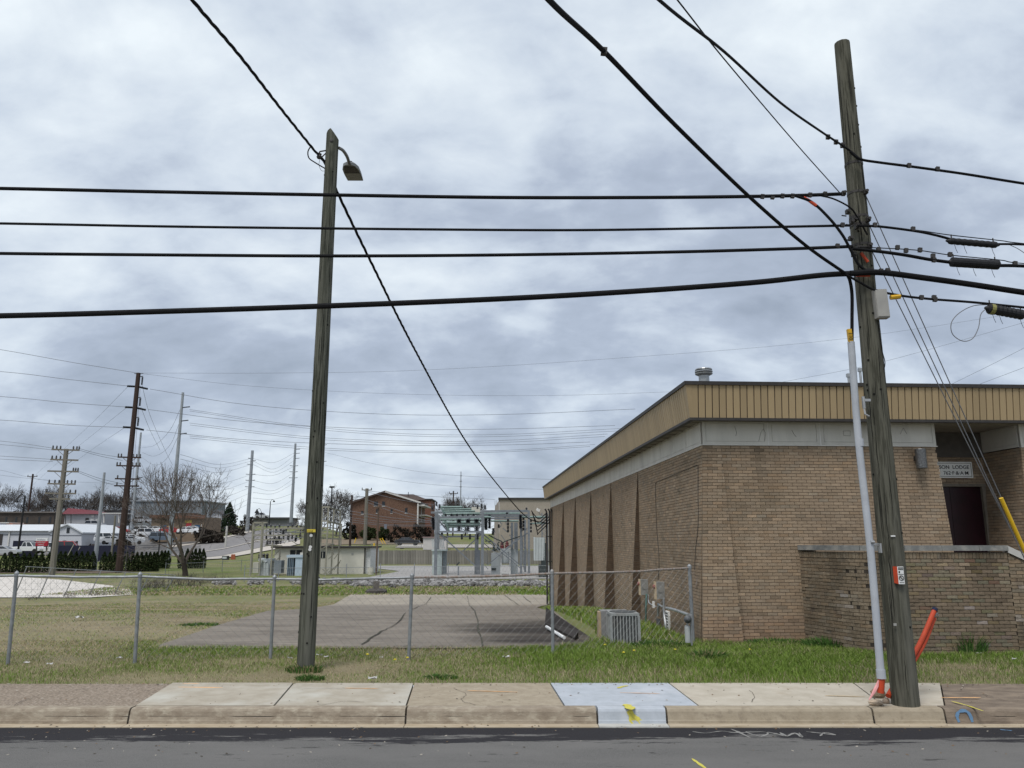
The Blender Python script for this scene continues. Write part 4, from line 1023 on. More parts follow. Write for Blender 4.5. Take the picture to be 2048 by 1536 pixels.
split_m = M('pole_split', (.012,.012,.010), rough=.95)
def splits(parent, base, ztop, r0, r1, n, seed):
    rnd = random.Random(seed); mb = MB()
    for k in range(n):
        a = rnd.uniform(-math.pi*.98, -math.pi*.02); z = rnd.uniform(base.z+.1, ztop-.9); Ls = rnd.uniform(.25, 1.1); pts = []
        for i in range(7):
            zz2 = z+Ls*i/6; r = r0+(r1-r0)*(zz2-base.z)/(ztop-base.z)+.001; a2 = a+rnd.gauss(0,.02)+.02*i/6; pts.append(Vector((base.x+r*math.cos(a2), base.y+r*math.sin(a2), zz2)))
        mb.ribbon(pts, [.001,.005,.008,.009,.007,.004,.001], up=(math.cos(a), math.sin(a), 0))
    for k in range(n//3):   # knots
        a = rnd.uniform(-math.pi*.95, -math.pi*.05); z = rnd.uniform(base.z+.4, ztop-.4); r = r0+(r1-r0)*(z-base.z)/(ztop-base.z)-.004
        mb.lathe(Vector((base.x+r*math.cos(a), base.y+r*math.sin(a), z)), [(.016,0),(.013,.008),(.004,.009)], 7, axis=(math.cos(a), math.sin(a), 0))
    return mb.build('split', split_m, parent, kind='stuff')
splits(lamp_pole, lp, z_top-.2, .145, .115, 60, 3); splits(upole, up_, zt2, R0+.003, R1+.003, 64, 4)
# ------------------------------------------------------------------ overhead cables
def cable(name, label, pts, r, cat='cable', group=None, mat=None, n=7, res=8, strand=None, clamps=(), base=None):
    P = spline(pts, res) if len(pts) > 2 else [Vector(p) for p in pts]
    b = base or P[0]
    t = thing(name, label, cat, b, group)
    MB().tube(P, r, n, twist=.0).build('cable', mat or blackc, t)
    if strand:   # thin messenger above the sheath with lashing loops
        off, rs = strand
        MB().tube([p+Vector((0,0,off)) for p in P], rs, 5).build('messenger', wire_grey if mat else blackc, t)
    for q in clamps:
        MB().box(q, (.05,.04,.06), ry=.1).build('clamp', dark_m, t)
    return t
CY = UY-.20
G_RUN = 'black cables strung along the street'
def C(l, Y=CY): return [W(x, y, Y) for x, y in l]
cable('overhead_cable', 'topmost level black cable ending at a turnbuckle on the utility pole', C([(-1500,362),(-500,368),(0,377),(330,384),(660,390),(1000,395),(1300,395),(1500,393),(1600,391),(1683,388)]), .024, group=G_RUN, strand=(.020,.008), clamps=C([(1525,393),(1545,394),(1565,392),(1585,392),(1620,390),(1650,388)]))
cable('overhead_cable', 'thinner second black cable from the top, crossing the lamp pole', C([(-1500,428),(-500,440),(0,447),(330,453),(660,457),(1000,460),(1200,460),(1450,456),(1700,451)]), .017, group=G_RUN, strand=(.014,.006), clamps=C([(1685,450)]))
cable('overhead_cable', 'third black cable from the top, crossing the lamp pole', C([(-1500,494),(-500,501),(0,507),(330,510),(660,512),(1000,510),(1350,504),(1600,497),(1705,493)]), .022, group=G_RUN, strand=(.018,.007), clamps=C([(1675,492)]))
cable('overhead_cable', 'lowest and thickest black cable bundle crossing the lamp pole', C([(-1500,640),(-500,640),(0,632),(330,623),(660,612),(1000,598),(1250,584),(1500,566),(1640,551),(1705,547)]), .036, group=G_RUN, strand=(.026,.016), n=9)
G_R = 'black cables leaving the utility pole on the far side'
YR = UY-.22
def CR(l, Y=YR): return [W(x, y, Y) for x, y in l]
cable('overhead_cable', 'top black cable leaving the utility pole towards the right edge', CR([(1700,303),(1720,318),(1760,325),(1830,334),(1930,348),(2048,367),(2300,405),(2800,470)]), .019, group=G_R, strand=(.014,.007), clamps=CR([(1818,331),(1875,338)]))
cable('overhead_cable', 'black cable leading into the upper black splice case', CR([(1715,451),(1760,453),(1830,462),(1870,470),(1900,478)]), .018, group=G_R, clamps=CR([(1750,450),(1826,458)]))
cable('overhead_cable', 'black cable running on from the upper splice case', CR([(1990,488),(2048,489),(2200,497),(2600,520)]), .016, group=G_R)
cable('support_strand', 'thin support strand above the upper splice case', CR([(1720,450),(1830,460),(1900,470),(2000,481),(2048,487),(2300,510)]), .007, group=G_R)
cable('overhead_cable', 'black cable leading into the lower black splice case', CR([(1705,497),(1760,503),(1810,510),(1860,519),(1905,525)]), .024, group=G_R, clamps=CR([(1757,499),(1812,501),(1866,512),(1868,520)]))
cable('overhead_cable', 'black cable running on from the lower splice case', CR([(1995,531),(2048,532),(2200,540),(2600,560)]), .024, group=G_R, clamps=CR([(2030,527)]))
cable('support_strand', 'thin support strand above the lower splice case', CR([(1720,494),(1830,500),(1900,510),(2000,520),(2048,527),(2300,545)]), .007, group=G_R, clamps=CR([(1795,495),(1840,500),(1900,509)]))
cable('overhead_cable', 'thick black cable bundle leaving the utility pole below the splice cases', CR([(1700,547),(1760,545),(1850,556),(1950,570),(2048,585),(2300,622),(2800,690)]), .040, group=G_R, strand=(.028,.016), n=9, clamps=CR([(1762,542),(1775,541)]))
cable('overhead_cable', 'lowest black cable leaving the utility pole past the yellow tag', CR([(1690,548),(1722,566),(1750,580),(1800,591),(1860,598),(1950,605),(2048,615),(2300,640)]), .016, group=G_R, strand=(.012,.006), clamps=CR([(1843,595),(1870,599),(1868,595)]))
cable('support_strand', 'jumper cable rising around the utility pole to the topmost cable', [W(1590,391,CY), W(1625,405,CY-.03), W(1660,438,CY-.04), W(1685,470,CY-.04), W(1700,497,CY-.02), W(1716,527,CY), W(1730,540,CY)], .02, group='jumper cables at the utility pole')
cable('support_strand', 'short jumper cable curving over the utility pole', [W(1640,391,CY), W(1668,398,CY-.02), W(1700,415,CY-.06), W(1715,435,CY), W(1735,470,CY+.02)], .012, group='jumper cables at the utility pole')
MB().tube([W(1607,395,CY-.01), W(1618,401,CY-.02), W(1633,412,CY-.04)], .023, 8).build('cable_sleeve', orange_m, None, base=W(1607,395,CY), label='orange sleeve wrapped on the jumper cable left of the utility pole', cat='sleeve')
MB().tube([W(1800,593,YR), W(1781,595,YR)], .034, 8).build('cable_tag', MATS['tag_orange_yellow'], None, base=W(1800,593,YR), label='orange yellow tag wrapped on the lowest cable beside the pole', cat='tag')
# splice cases
def splice(label, a, b, r, kind=0):
    a, b = W(*a, YR), W(*b, YR); d = (b-a); Ls = d.length
    t = thing('splice_case', label, 'splice case', a.lerp(b,.5), 'splice cases on the cables')
    prof = [(r*.25,-.05),(r*.5,-.02)]
    for k in range(17): prof.append((r*(1 if k % 2 else (.88 if kind != 1 else .97)), Ls*k/16))
    prof += [(r*.5,Ls+.02),(r*.2,Ls+.05)]
    MB().lathe(a, prof, 14, axis=d).build('case', M('splice_black', (.010,.010,.012), (.018,.018,.02), 20, .6) if 'splice_black' not in MATS else MATS['splice_black'], t)
    for q in (.05, .95):
        c = a.lerp(b, q); MB().tube([c, c+Vector((0,0,r+.05))], .009, 5).build('hanger', dark_m, t)
    for q in ((.1,.3,.9) if kind == 0 else (.1,.45,.85)):
        c = a.lerp(b, q)-Vector((0,0,r)); MB().tube([c, c+Vector((.01,0,-.06)), c+Vector((.03,0,-.12))], .0035, 4).build('tie', blackc, t)
    return t
splice('upper black splice case, slim and ribbed', (1899,482), (1992,490), .048)
splice('middle black splice case, wrapped in a sagging cover', (1903,524), (1996,530), .068, 1)
sp3 = splice('lowest black splice case with a pale end, at the right edge', (1977,617), (2046,630), .072)
MB().lathe(W(1980,618,YR), [(.074,0),(.074,.05)], 14, axis=W(2046,630,YR)-W(1977,617,YR)).build('end_cap', M('splice_green', (.25,.24,.08), rough=.5), sp3)
cable('loose_wire', 'thin loose loop of wire hanging from the lowest splice case', [W(1990,610,YR), W(1950,611,YR), W(1920,625,YR), W(1903,645,YR), W(1905,668,YR), W(1925,682,YR), W(1945,677,YR), W(1957,655,YR), W(1962,628,YR), W(1976,615,YR)], .006, 'wire', mat=wire_grey, n=5)
cable('loose_wire', 'thin drop wire curling off the upper splice case at the right edge', [W(2020,490,YR), W(2035,497,YR), W(2050,507,YR), W(2080,530,YR)], .005, 'wire', mat=wire_grey, n=5)
cable('loose_wire', 'dark wire hanging in a loop down the utility pole below the terminal box', [W(1756,640,UY-.1), W(1758,660,UY-.12), W(1764,700,UY-.12), W(1770,725,UY-.12), W(1766,745,UY-.1), W(1758,760,UY-.1), W(1750,800,UY-.08)], .006, 'wire', n=5)
# cables crossing over the street
G_X = 'cables crossing overhead from the utility pole'
cable('crossing_cable', 'thick black cable slanting down over the street to the utility pole', [W(900,-230,3.0), W(1098,0,4.6), W(1208,103,5.7), W(1350,250,7.1), W(1500,395,8.5), W(1610,490,9.5), W(1692,548,UY-.2)], .022, group=G_X, strand=(.016,.008), clamps=[W(1208,103,5.7)])
cable('crossing_cable', 'black cable pair slanting to the upper part of the utility pole', [W(1050,-260,3.2), W(1318,0,5.2), W(1450,105,6.7), W(1560,205,8.2), W(1640,262,9.4), W(1695,298,UY-.16), W(1720,318,UY-.16)], .014, group=G_X, strand=(.014,.007), clamps=[W(1656,274,9.7), W(1672,284,9.9)])
cable('crossing_cable', 'thin wire slanting steeply past the pole pair cable', [W(1150,-260,4.4), W(1355,0,5.6), W(1450,120,6.9), W(1590,285,8.9), W(1680,386,UY-.14)], .007, group=G_X, n=5)
# guys
G_G = 'guy wires anchoring the utility pole'
anch = Vector((W(2110,1200,11.2).x, 11.2, .17))
for k, (a, b_, lab) in enumerate((((1728,383),(2056,1115),'upper guy wire running down to the yellow guard'), ((1733,438),(2050,1120),'middle guy wire beside the yellow guard'), ((1738,490),(2040,1098),'lowest guy wire passing in front of the entrance'))):
    A_ = W(*a, UY-.1); mid = W(*b_, 11.0); d = mid-A_; end = A_+d*((.17-A_.z)/d.z)
    if k < 2: pass
    cable('guy_wire', lab, [A_, end], .0075, 'wire', G_G, wire_grey, 6)
    if k == 1:
        yA = W(2000,996,10.87); tt_ = (yA-A_).length/d.length
        q0 = A_+d*tt_*1.0; g0 = thing('guy_guard', 'yellow plastic guard on the lower end of a guy wire', 'guard', q0, None)
        MB().tube([W(2002,996,(A_+d*tt_).y-.01), W(2052,1108,mid.y-.01), W(2052,1108,mid.y-.01)+(W(2052,1108,mid.y-.01)-W(2002,996,(A_+d*tt_).y-.01))*.5], .027, 10).build('sleeve', M('guard_yellow', (.75,.47,.02), (.68,.42,.02), 5, .4), g0)
# triplex to the lamp pole and service drop to the hall
def twisted(label, name, pts, r, cat='cable', res=26, pitch=.9, group=None):
    P = spline(pts, res); t = thing(name, label, cat, P[0], group)
    for s in range(3):
        Q = []; acc_ = 0
        for i, p in enumerate(P):
            d = (P[min(i+1,len(P)-1)]-P[max(i-1,0)]).normalized(); u = d.cross(Vector((0,0,1))).normalized(); v = u.cross(d)
            if i: acc_ += (p-P[i-1]).length
            an = 2*math.pi*(acc_/pitch + s/3); Q.append(p+u*math.cos(an)*r*1.1+v*math.sin(an)*r*1.1)
        MB().tube(Q, r, 5).build('strand', blackc, t)
    return t
twisted('twisted service cable coming down over the street to the lamp pole', 'service_cable', [W(270,-150,6.2), W(385,0,7.6), W(480,112,9.2), W(560,215,10.9), W(620,290,12.4), W(637,310,12.85)], .012)
twisted('twisted service drop running from the lamp pole down to the far end of the hall', 'service_cable', [W(640,312,12.85), W(655,335,13.0), W(675,385,13.4), W(740,520,15.0), W(830,700,18.6), W(930,880,26), W(1000,975,34), W(1055,1035,42), W(1095,1047,45)], .014, pitch=.8, res=44)
cable('loose_wire', 'small wire loop hanging left of the lamp pole top', [W(622,292,12.7), W(616,303,12.75), W(618,316,12.8), W(630,325,12.85), W(650,337,12.9)], .011, 'wire', n=6)
cable('loose_wire', 'thinnest wire curl beside the lamp pole bracket', [W(640,318,12.85), W(638,330,12.85), W(643,341,12.88), W(650,342,12.9)], .004, 'wire', n=4, mat=wire_grey)

# ------------------------------------------------------------------ chain link fence
fence_m = M('fence_galv', (.30,.315,.325), (.22,.23,.24), 9, .5, .1, metal=.35, c3=(.26,.22,.18), s3=3, r3=(.6,.75))
rust_m = M('fence_rust', (.22,.15,.11), (.30,.29,.28), 9, .8, .2, metal=.2, stretch=(3,1,1))
wire_m = M('fence_wire', (.30,.305,.30), (.2,.2,.2), 9, .6, metal=.3)
fp = [(-520,1337,-470,1142),(-245,1333,-215,1145),(16,1330,33,1151),(270,1327,280,1153),(541,1317,549,1158),(817,1320,824,1155),(1106,1312,1104,1147),(1387,1292,1379,1136)]
fb, ft = [], []
for (bx_, by_, tx_, ty_) in fp:
    b_ = G(bx_, by_); fb.append(b_); t_ = W(tx_, ty_, b_.y); t_.x = b_.x + (t_.x-b_.x)*1.0; ft.append(t_)
fence = thing('chain_link_fence', 'galvanised chain link fence with a rusty top rail in front of the old parking slab', 'fence', fb[4])
for i, (b_, t_) in enumerate(zip(fb, ft)):
    r = .036 if i == len(fb)-1 else .030
    MB().tube([b_-Vector((0,0,.2)), t_+(t_-b_)*(.03)], r, 12).build('post', fence_m, fence)
    MB().lathe(t_+(t_-b_).normalized()*.02, [(r+.008,-.03),(r+.008,.02),(r*.6,.05),(.005,.06)], 12).build('post_cap', fence_m, fence)
for i in range(len(ft)-1):
    a, b_ = ft[i], ft[i+1]; P = [a.lerp(b_, k/8)+Vector((0,0,-.03*math.sin(math.pi*k/8)*random.uniform(.3,1))) for k in range(9)]
    MB().tube(P, .021, 10).build('rail', rust_m if i in (5, 6) else fence_m, fence)
m = MB(); H_ = 1.36
mesh_v, mesh_f = [], []
def seg_tri(a, b_, r):
    d = (b_-a).normalized(); u = d.cross(Vector((0,1,0))).normalized()*r; v = d.cross(u).normalized()*r; o = len(mesh_v)
    for p in (a, b_): mesh_v.extend([tuple(p+u), tuple(p-u*.5+v*.87), tuple(p-u*.5-v*.87)])
    for k in range(3): mesh_f.append((o+k, o+(k+1)%3, o+3+(k+1)%3, o+3+k))
for i in range(len(ft)-1):
    b0, b1, t0, t1 = fb[i], fb[i+1], ft[i], ft[i+1]; Lh = (b1-b0).length; D = .076; nc = int(Lh/D); nr = 19
    def fpnt(u, v):   # 0..nc, 0..nr
        a = b0.lerp(b1, u/nc); c = t0.lerp(t1, u/nc); w = .02*math.sin(u*.13+i)*math.sin(math.pi*v/nr); q = a.lerp(c, .04+.95*v/nr); q.y -= .034+w; return q
    for c in range(nc):
        for r_ in range(nr):
            if (c+r_) % 2 == 0: seg_tri(fpnt(c, r_), fpnt(c+1, r_+1), .0016)
            else: seg_tri(fpnt(c+1, r_), fpnt(c, r_+1), .0016)
V = np.array(mesh_v, np.float32)-np.array(fence.location, np.float32)
bulk('chain_link', V, np.array(mesh_f), wire_m, parent=fence, kind='stuff')
m = MB(); e_ = ft[-1]
for a in ([(1379,1140),(1392,1150),(1394,1165),(1388,1180)], [(1380,1145),(1393,1160),(1390,1172)], [(1366,1148),(1364,1160),(1372,1180),(1386,1200)]):
    m.tube(spline([W(x, y, e_.y-.04) for x, y in a], 5), .004, 4)
m.build('tie_wire', rust_m, fence)

# ------------------------------------------------------------------ things along the side wall
def sidep(px, py, out=.0):   # on the battered side wall (first panel), pushed out a little
    s, z = on_side(px, py); 
    for _ in range(4):
        off = flare(0, s)*(ZT-z)/4.0 if s < ss[1] else .2*(ZT-z)/4; s, z = on_side(px, py, -off-out)
    return L(-off-out, s, z)
acx = G(1262, 1291); 
ac = thing('air_conditioner', 'grey louvred air conditioner unit standing in the grass by the side wall', 'air conditioner', acx)
ac_m = M('ac_metal', (.33,.345,.335), (.27,.28,.275), 5, .5, c3=(.25,.24,.22), s3=3); ac_in = M('ac_fin', (.085,.09,.09))
a0, a1 = W(1219,1285,16.0), W(1280,1288,15.6); wx = a1.x-a0.x; za_, zb_ = ztf(0,16)+.02, W(1250,1226,15.7).z
x0, x1, y0, y1 = a0.x, a1.x, 15.65, 15.65+.62
MB().bb(x0+.02, x1-.02, y0+.02, y1-.02, za_, zb_-.05).build('coil', ac_in, ac)
MB().bb(x0-.01, x1+.01, y0-.01, y1+.01, zb_-.05, zb_).build('top', ac_m, ac)
MB().lathe(((x0+x1)/2,(y0+y1)/2,zb_), [(.26,0),(.26,.012),(.05,.03)], 20).build('fan_grille', ac_in, ac)
for (fx, fy) in ((x0,y0),(x1,y0),(x0,y1),(x1,y1)): MB().bb(fx-.025, fx+.025, fy-.025, fy+.025, za_, zb_-.051).build('corner_post', ac_m, ac)
for k in range(1, 9):
    x = x0+(x1-x0)*k/9; MB().bb(x-.011, x+.011, y0-.004, y0+.02, za_+.04, zb_-.051).build('louvre', ac_m, ac)
    y = y0+(y1-y0)*k/9; MB().bb(x0-.004, x0+.02, y-.011, y+.011, za_+.04, zb_-.051).build('louvre', ac_m, ac)
MB().bb(x0-.03, x1+.03, y0-.03, y1+.03, za_-.08, za_).build('base', conc_dirty, ac)
p = G(1207, 1283); ac2 = thing('air_handler', 'older beige and grey equipment cabinet behind the louvred air conditioner', 'cabinet', p)
q0, q1 = W(1197,1280,16.6), W(1222,1280,16.6)
MB().bb(q0.x, q0.x+.05, 16.5, 16.8, za_-.05, W(1200,1224,16.5).z).build('door', M('cabinet_tan', (.42,.32,.2), (.36,.27,.17), 5, .7), ac2)
MB().bb(q0.x+.051, q0.x+.62, 16.49, 16.9, za_-.05, W(1200,1223,16.5).z+.01).build('body', M('cabinet_grey', (.24,.24,.235), (.2,.2,.195), 5, .6), ac2)
m = MB(); m.lathe((q0.x-.001,16.75,W(1200,1243,16.5).z), [(.025,0),(.025,.01)], 10, axis=(-1,0,0)); m.build('knob', dark_m, ac2)
# meters and boxes on the wall
def wallbox(name, label, cat, px0, px1, py0, py1, depth, mat_face, mat_side):
    c = sidep((px0+px1)/2, (py0+py1)/2, 0); zt_ = sidep((px0+px1)/2, py0, depth).z; zb_2 = sidep((px0+px1)/2, py1, depth).z
    s0 = loc_of(sidep(px1, (py0+py1)/2))[1]; s1 = loc_of(sidep(px0, (py0+py1)/2))[1]
    lx_ = loc_of(c)[0]
    t = thing(name, label, cat, L(lx_, s0, zb_2))
    return t, lx_, s0, s1, zb_2, zt_
tan_b = M('meter_tan', (.60,.46,.30), (.52,.40,.26), 5, .6); grey_b = M('meter_grey', (.27,.27,.255), (.22,.22,.21), 5, .6)
for (px0, px1, py0, py1, lab) in ((1283,1298,1158,1188,'tan faced meter box on the side wall, farther from the fence end post'), (1315,1331,1163,1196,'tan faced grey meter box on the side wall, nearer to the fence end post')):
    c = sidep((px0+px1)/2+4, (py0+py1)/2); lx_, s_ = loc_of(c); z0_, z1_ = sidep((px0+px1)/2, py1).z, sidep((px0+px1)/2, py0).z
    t = thing('meter_box', lab, 'meter box', L(lx_, s_, z0_), 'meter boxes on the side wall')
    d = .20; m = MB(); pbox(lx_-d, lx_+.1, s_-.11, s_+.10, z0_, z1_, m); m.build('body', grey_b, t)
    m = MB(); pbox(lx_-d-.015, lx_-d-.001, s_-.105, s_+.095, z0_-.01, z1_+.01, m); m.build('cover', tan_b, t)
    MB().lathe(L(lx_-d-.016, s_, z0_+(z1_-z0_)*.72), [(.05,0),(.05,.04),(.02,.05)], 12, axis=-ex).build('meter', M('meter_glass', (.3,.12,.1), rough=.2) if 'meter_glass' not in MATS else MATS['meter_glass'], t)
    MB().lathe(L(lx_-d*.5, s_-.112, z0_+(z1_-z0_)*.55), [(.07,0),(.07,.012)], 14, axis=-ey).build('boss', grey_b, t)
def wpipe(label, pts, r, mat, name='wall_pipe', out=.06):
    P = [sidep(x, y, o) for x, y, o in pts]; o = thing(name, label, 'pipe', P[-1]); MB().tube(spline(P, 5), r, 9).build('pipe', mat, o); return o
green_p = M('conduit_green', (.10,.19,.17), rough=.5)
wpipe('green flexible conduit hanging from the farther meter box', [(1293,1188,.09),(1292,1215,.12),(1291,1245,.12),(1284,1268,.25)], .022, green_p)
wpipe('thin pale conduit bending from the farther meter box', [(1297,1190,.07),(1297,1203,.07),(1303,1209,.07),(1312,1213,.07)], .012, pvc)
wpipe('dark conduit dropping from the nearer meter box into the grass', [(1328,1196,.07),(1328,1225,.08),(1331,1248,.08),(1332,1262,.08)], .030, galv)
wpipe('grey gas pipe running along the side wall to the fence end post', [(1333,1216,.12),(1350,1220,.12),(1378,1230,.14)], .035, galv)
g1 = thing('gas_regulator', 'grey gas pipe with regulator standing against the side wall', 'gas regulator', sidep(1318, 1270, .1))
m = MB(); m.tube([sidep(1317,1210,.1), sidep(1316,1232,.1)], .03, 8); m.tube([sidep(1316,1208,.1), sidep(1326,1214,.1)], .025, 8); m.build('pipe', galv, g1)
MB().tube([sidep(1317,1238,.1), sidep(1317.5,1262,.1)], .05, 10).build('body', M('regulator_grey', (.10,.105,.11), rough=.5), g1); MB().tube([sidep(1317.5,1262,.1), sidep(1317.5,1272,.1)], .038, 10).build('foot', galv, g1)
MB().box(sidep(1307,1209,.1), (.05,.06,.16)).build('valve', white_p, g1)
m = MB(); c = sidep(1335,1241,.02); lx_, s_ = loc_of(c); zv0, zv1 = sidep(1335,1263,.02).z, sidep(1335,1224,.02).z
vt = thing('wall_grate', 'white louvred vent grate low in the side wall', 'grate', L(lx_, s_, zv0))
pbox(lx_-.01, lx_+.05, s_-.17, s_+.17, zv0, zv1, m); m.build('backing', dark_m, vt)
m = MB(); pbox(lx_-.03, lx_+.05, s_-.19, s_-.16, zv0-.02, zv1+.02, m); pbox(lx_-.03, lx_+.05, s_+.16, s_+.19, zv0-.02, zv1+.02, m); pbox(lx_-.03,lx_+.05,s_-.159,s_+.159,zv1-.01,zv1+.02,m); pbox(lx_-.03,lx_+.05,s_-.159,s_+.159,zv0-.02,zv0+.01,m); m.build('frame', white_p, vt)
for k in range(6):
    z = zv0+.03+(zv1-zv0-.06)*(k+.5)/6; m = MB(); pbox(lx_-.025, lx_-.005, s_-.158, s_+.158, z-.012, z+.012, m); m.build('slat', white_p, vt)
gmp = W(1376, 1285, 14.9); gm_ = thing('gas_meter', 'pale grey gas meter with a round regulator beside the fence end post', 'gas meter', (gmp.x, gmp.y, gmp.z))
MB().lathe((gmp.x, gmp.y, gmp.z), [(.05,0),(.052,.02),(.052,.26),(.045,.30)], 12).build('meter_body', M('meter_pale', (.42,.44,.43), (.36,.37,.36), 4, .5), gm_)
MB().lathe((gmp.x, gmp.y-.05, gmp.z+.42), [(.07,0),(.075,.02),(.04,.05),(.02,.08)], 14, axis=(0,-1,0)).build('regulator', MATS['regulator_grey'], gm_)
m = MB(); m.tube([(gmp.x+.07,gmp.y,gmp.z-.05),(gmp.x+.08,gmp.y,gmp.z+.5)], .02, 8); m.tube([(gmp.x,gmp.y,gmp.z+.29),(gmp.x+.0,gmp.y,gmp.z+.36),(gmp.x+.08,gmp.y,gmp.z+.38)], .018, 8); m.build('pipe', galv, gm_)
# thin wires stapled to the brick
for pts, lab in (([(1316,1160,.01),(1318,1120,.01),(1313,1050,.01),(1311,975,.01),(1313,965,.01),(1330,957,.01),(1394,930,.01)], 'thin dark wire stapled up the side wall from the nearer meter box'), ([(1396,930,.01),(1396,985,.01),(1396,1050,.012),(1391,1100,.012),(1389,1140,.03)], 'thin dark wire stapled down the corner of the side wall')):
    P = [sidep(*p) for p in pts]; o = thing('wall_wire', lab, 'wire', P[0]); MB().tube(spline(P, 5), .006, 4).build('wire', dark_m, o)
# service mast at the far end of the side wall
mp_ = L(-.22, S_END-1.0, 0); mp_.z = zg_side(S_END-1.0)
mast = thing('service_mast', 'dark service conduits and cable loops fixed at the far end of the side wall', 'mast', mp_)
m = MB(); ztop_ = W(1101,1022,mp_.y).z
for dx in (-.12, .06, .2): m.tube([(mp_.x+dx,mp_.y,mp_.z),(mp_.x+dx,mp_.y,ztop_-.2*abs(dx)),(mp_.x+dx-.08,mp_.y,ztop_+.12)], .05, 8)
m.build('conduit', dark_m, mast)
m = MB()
for k in range(5):
    a = Vector((mp_.x-.1+.05*k, mp_.y-.05, ztop_-.1-.12*k)); m.tube(spline([a, a+Vector((-.45-.06*k,-.1,-.35-.08*k)), a+Vector((-.75,-.1,-.1-.15*k)), a+Vector((-.9,-.1,.12))], 5), .028, 5)
m.build('drip_loop', blackc, mast)
for z in (1.0,2.4,3.8): MB().box((mp_.x+.05,mp_.y,mp_.z+z), (.45,.12,.06)).build('strap', dark_m, mast)
fl = W(1076,1020,45.6); fx = thing('flood_light', 'small white floodlight on a gooseneck at the far corner of the hall', 'lamp', fl)
MB().box(fl, (.22,.3,.16), ry=.5).build('head', white_p, fx); MB().tube([fl, fl+Vector((.1,0,-.25)), fl+Vector((.4,.0,-.35)), L(-.1,S_END,0)+Vector((0,0,fl.z-.35))], .025, 6).build('arm', galv, fx)
# broken board and pipe lying on the slab
bd = [G(1090,1254), G(1150,1284)]
o = thing('broken_board', 'dark broken board lying on the stained slab beside a fence post', 'board', bd[0]); MB().hexa([bd[0]+Vector((0,0,.04)), bd[1]+Vector((0,0,.04)), bd[1]+Vector((.1,.35,.06)), bd[0]+Vector((.05,.5,.10)), bd[0]+Vector((0,0,.10)), bd[1]+Vector((0,0,.08)), bd[1]+Vector((.1,.35,.2)), bd[0]+Vector((.05,.5,.42))]).build('plank', M('board_dark', (.035,.028,.024)), o)
pp0, pp1 = G(1093,1262), G(1128,1283); o = thing('white_pipe', 'length of white pipe lying against the broken board', 'pipe', pp0); MB().tube([pp0+Vector((0,-.05,.10)), pp1+Vector((0,-.05,.08))], .035, 8).build('pipe', white_p, o)
# ------------------------------------------------------------------ grass blades, weeds, litter near the street
def blades(name, n, region, hgt, wid, gate=None, lean=.5, tone=1.0, green=None):
    """one object of separate grass blades; region(n) -> X, Y arrays"""
    X, Y = region(n); c, g = gcol(X, Y); keep = np.ones(len(X), bool) if gate is None else gate(X, Y, g)
    X, Y, c, g = X[keep], Y[keep], c[keep], g[keep]; n = len(X)
    Z = zt(X, Y) + .05*(fbm(X, Y, 1.7, 5)-.5)*np.clip((Y-11.7)/1.0,0,1) - .01
    h = hgt(X, Y, g)*RNG.uniform(.5, 1.25, n); w = wid*RNG.uniform(.6, 1.3, n)*(1+(Y-12)/30)
    a = RNG.uniform(0, 2*np.pi, n); ld = RNG.uniform(0, 2*np.pi, n); ll = h*lean*RNG.uniform(.1, 1.3, n)
    dx, dy = np.cos(a)*w/2, np.sin(a)*w/2*.4
    V = np.empty((n, 5, 3), np.float32); mx, my = np.cos(ld)*ll, np.sin(ld)*ll
    V[:,0] = np.stack([X-dx, Y-dy, Z], 1); V[:,1] = np.stack([X+dx, Y+dy, Z], 1)
    V[:,2] = np.stack([X+dx*.7+mx*.35, Y+dy*.7+my*.35, Z+h*.6], 1); V[:,3] = np.stack([X-dx*.7+mx*.35, Y-dy*.7+my*.35, Z+h*.6], 1)
    V[:,4] = np.stack([X+mx, Y+my, Z+h*.92], 1)
    o = (np.arange(n)*5)[:,None,None]
    F = (np.array([[0,1,2],[0,2,3],[3,2,4]])[None]+o).reshape(-1,3)
    gr = np.array([.15,.225,.042]); st = np.array([.37,.31,.195]); t = RNG.uniform(0, 1, n)
    isg = (t < np.clip(g*1.15, .05, .97))[:,None] if green is None else (t < green)[:,None]
    cc = np.where(isg, gr*RNG.uniform(.6,1.35,(n,1))*np.array([1,1,1])+RNG.uniform(-.012,.02,(n,1))*np.array([1,.4,0]), st*RNG.uniform(.6,1.25,(n,1)))*tone
    return bulk(name, V.reshape(-1,3), F, blade_m, np.repeat(np.clip(cc,.005,1), 5, 0), kind='stuff')
blade_m = M('grass_blade', (1,1,1), (.92,.92,.92), 3, .75, attr='tint', spec=.15)
def not_slab(X, Y):
    l = np.interp(Y, [14.9, 20, 30, 53], [-6.9, -7.6, -8.7, -11.0]); r = np.interp(Y, [14.9, 16.6, 19.5, 29, 36, 54], [1.15, 1.8, 1.95, 1.3, 1.2, 2.2])
    top = np.where((X > -7.2) & (X < 1.6), 15.15+.12*np.sin(X*1.7), 99)
    inside = (X > l) & (X < r) & (Y > np.minimum(top, 15.3)) & (Y < 54)
    return ~inside
def not_built(X, Y):
    q = (X-O0.x)*ex.x + (Y-O0.y)*ex.y; s = (X-O0.x)*ey.x + (Y-O0.y)*ey.y
    hall = (q > -.22) & (s > -.18); por = (X > 5.9) & (Y > np.interp(X, [5.8,6.2,6.5,20], [16.2,15.0,14.4,14.5])) 
    return ~(hall | por) & not_slab(X, Y)
def strip(n): return RNG.uniform(-11.5, 12.5, n), 11.73+RNG.uniform(0, 1, n)**.85*5.0
blades('grass', 300000, strip, lambda X, Y, g: .035+.085*g*np.where(X > .3, 1.25, .75), .0085, lambda X, Y, g: not_built(X, Y) & (RNG.uniform(0,1,len(X)) < .25+.9*g), .75)
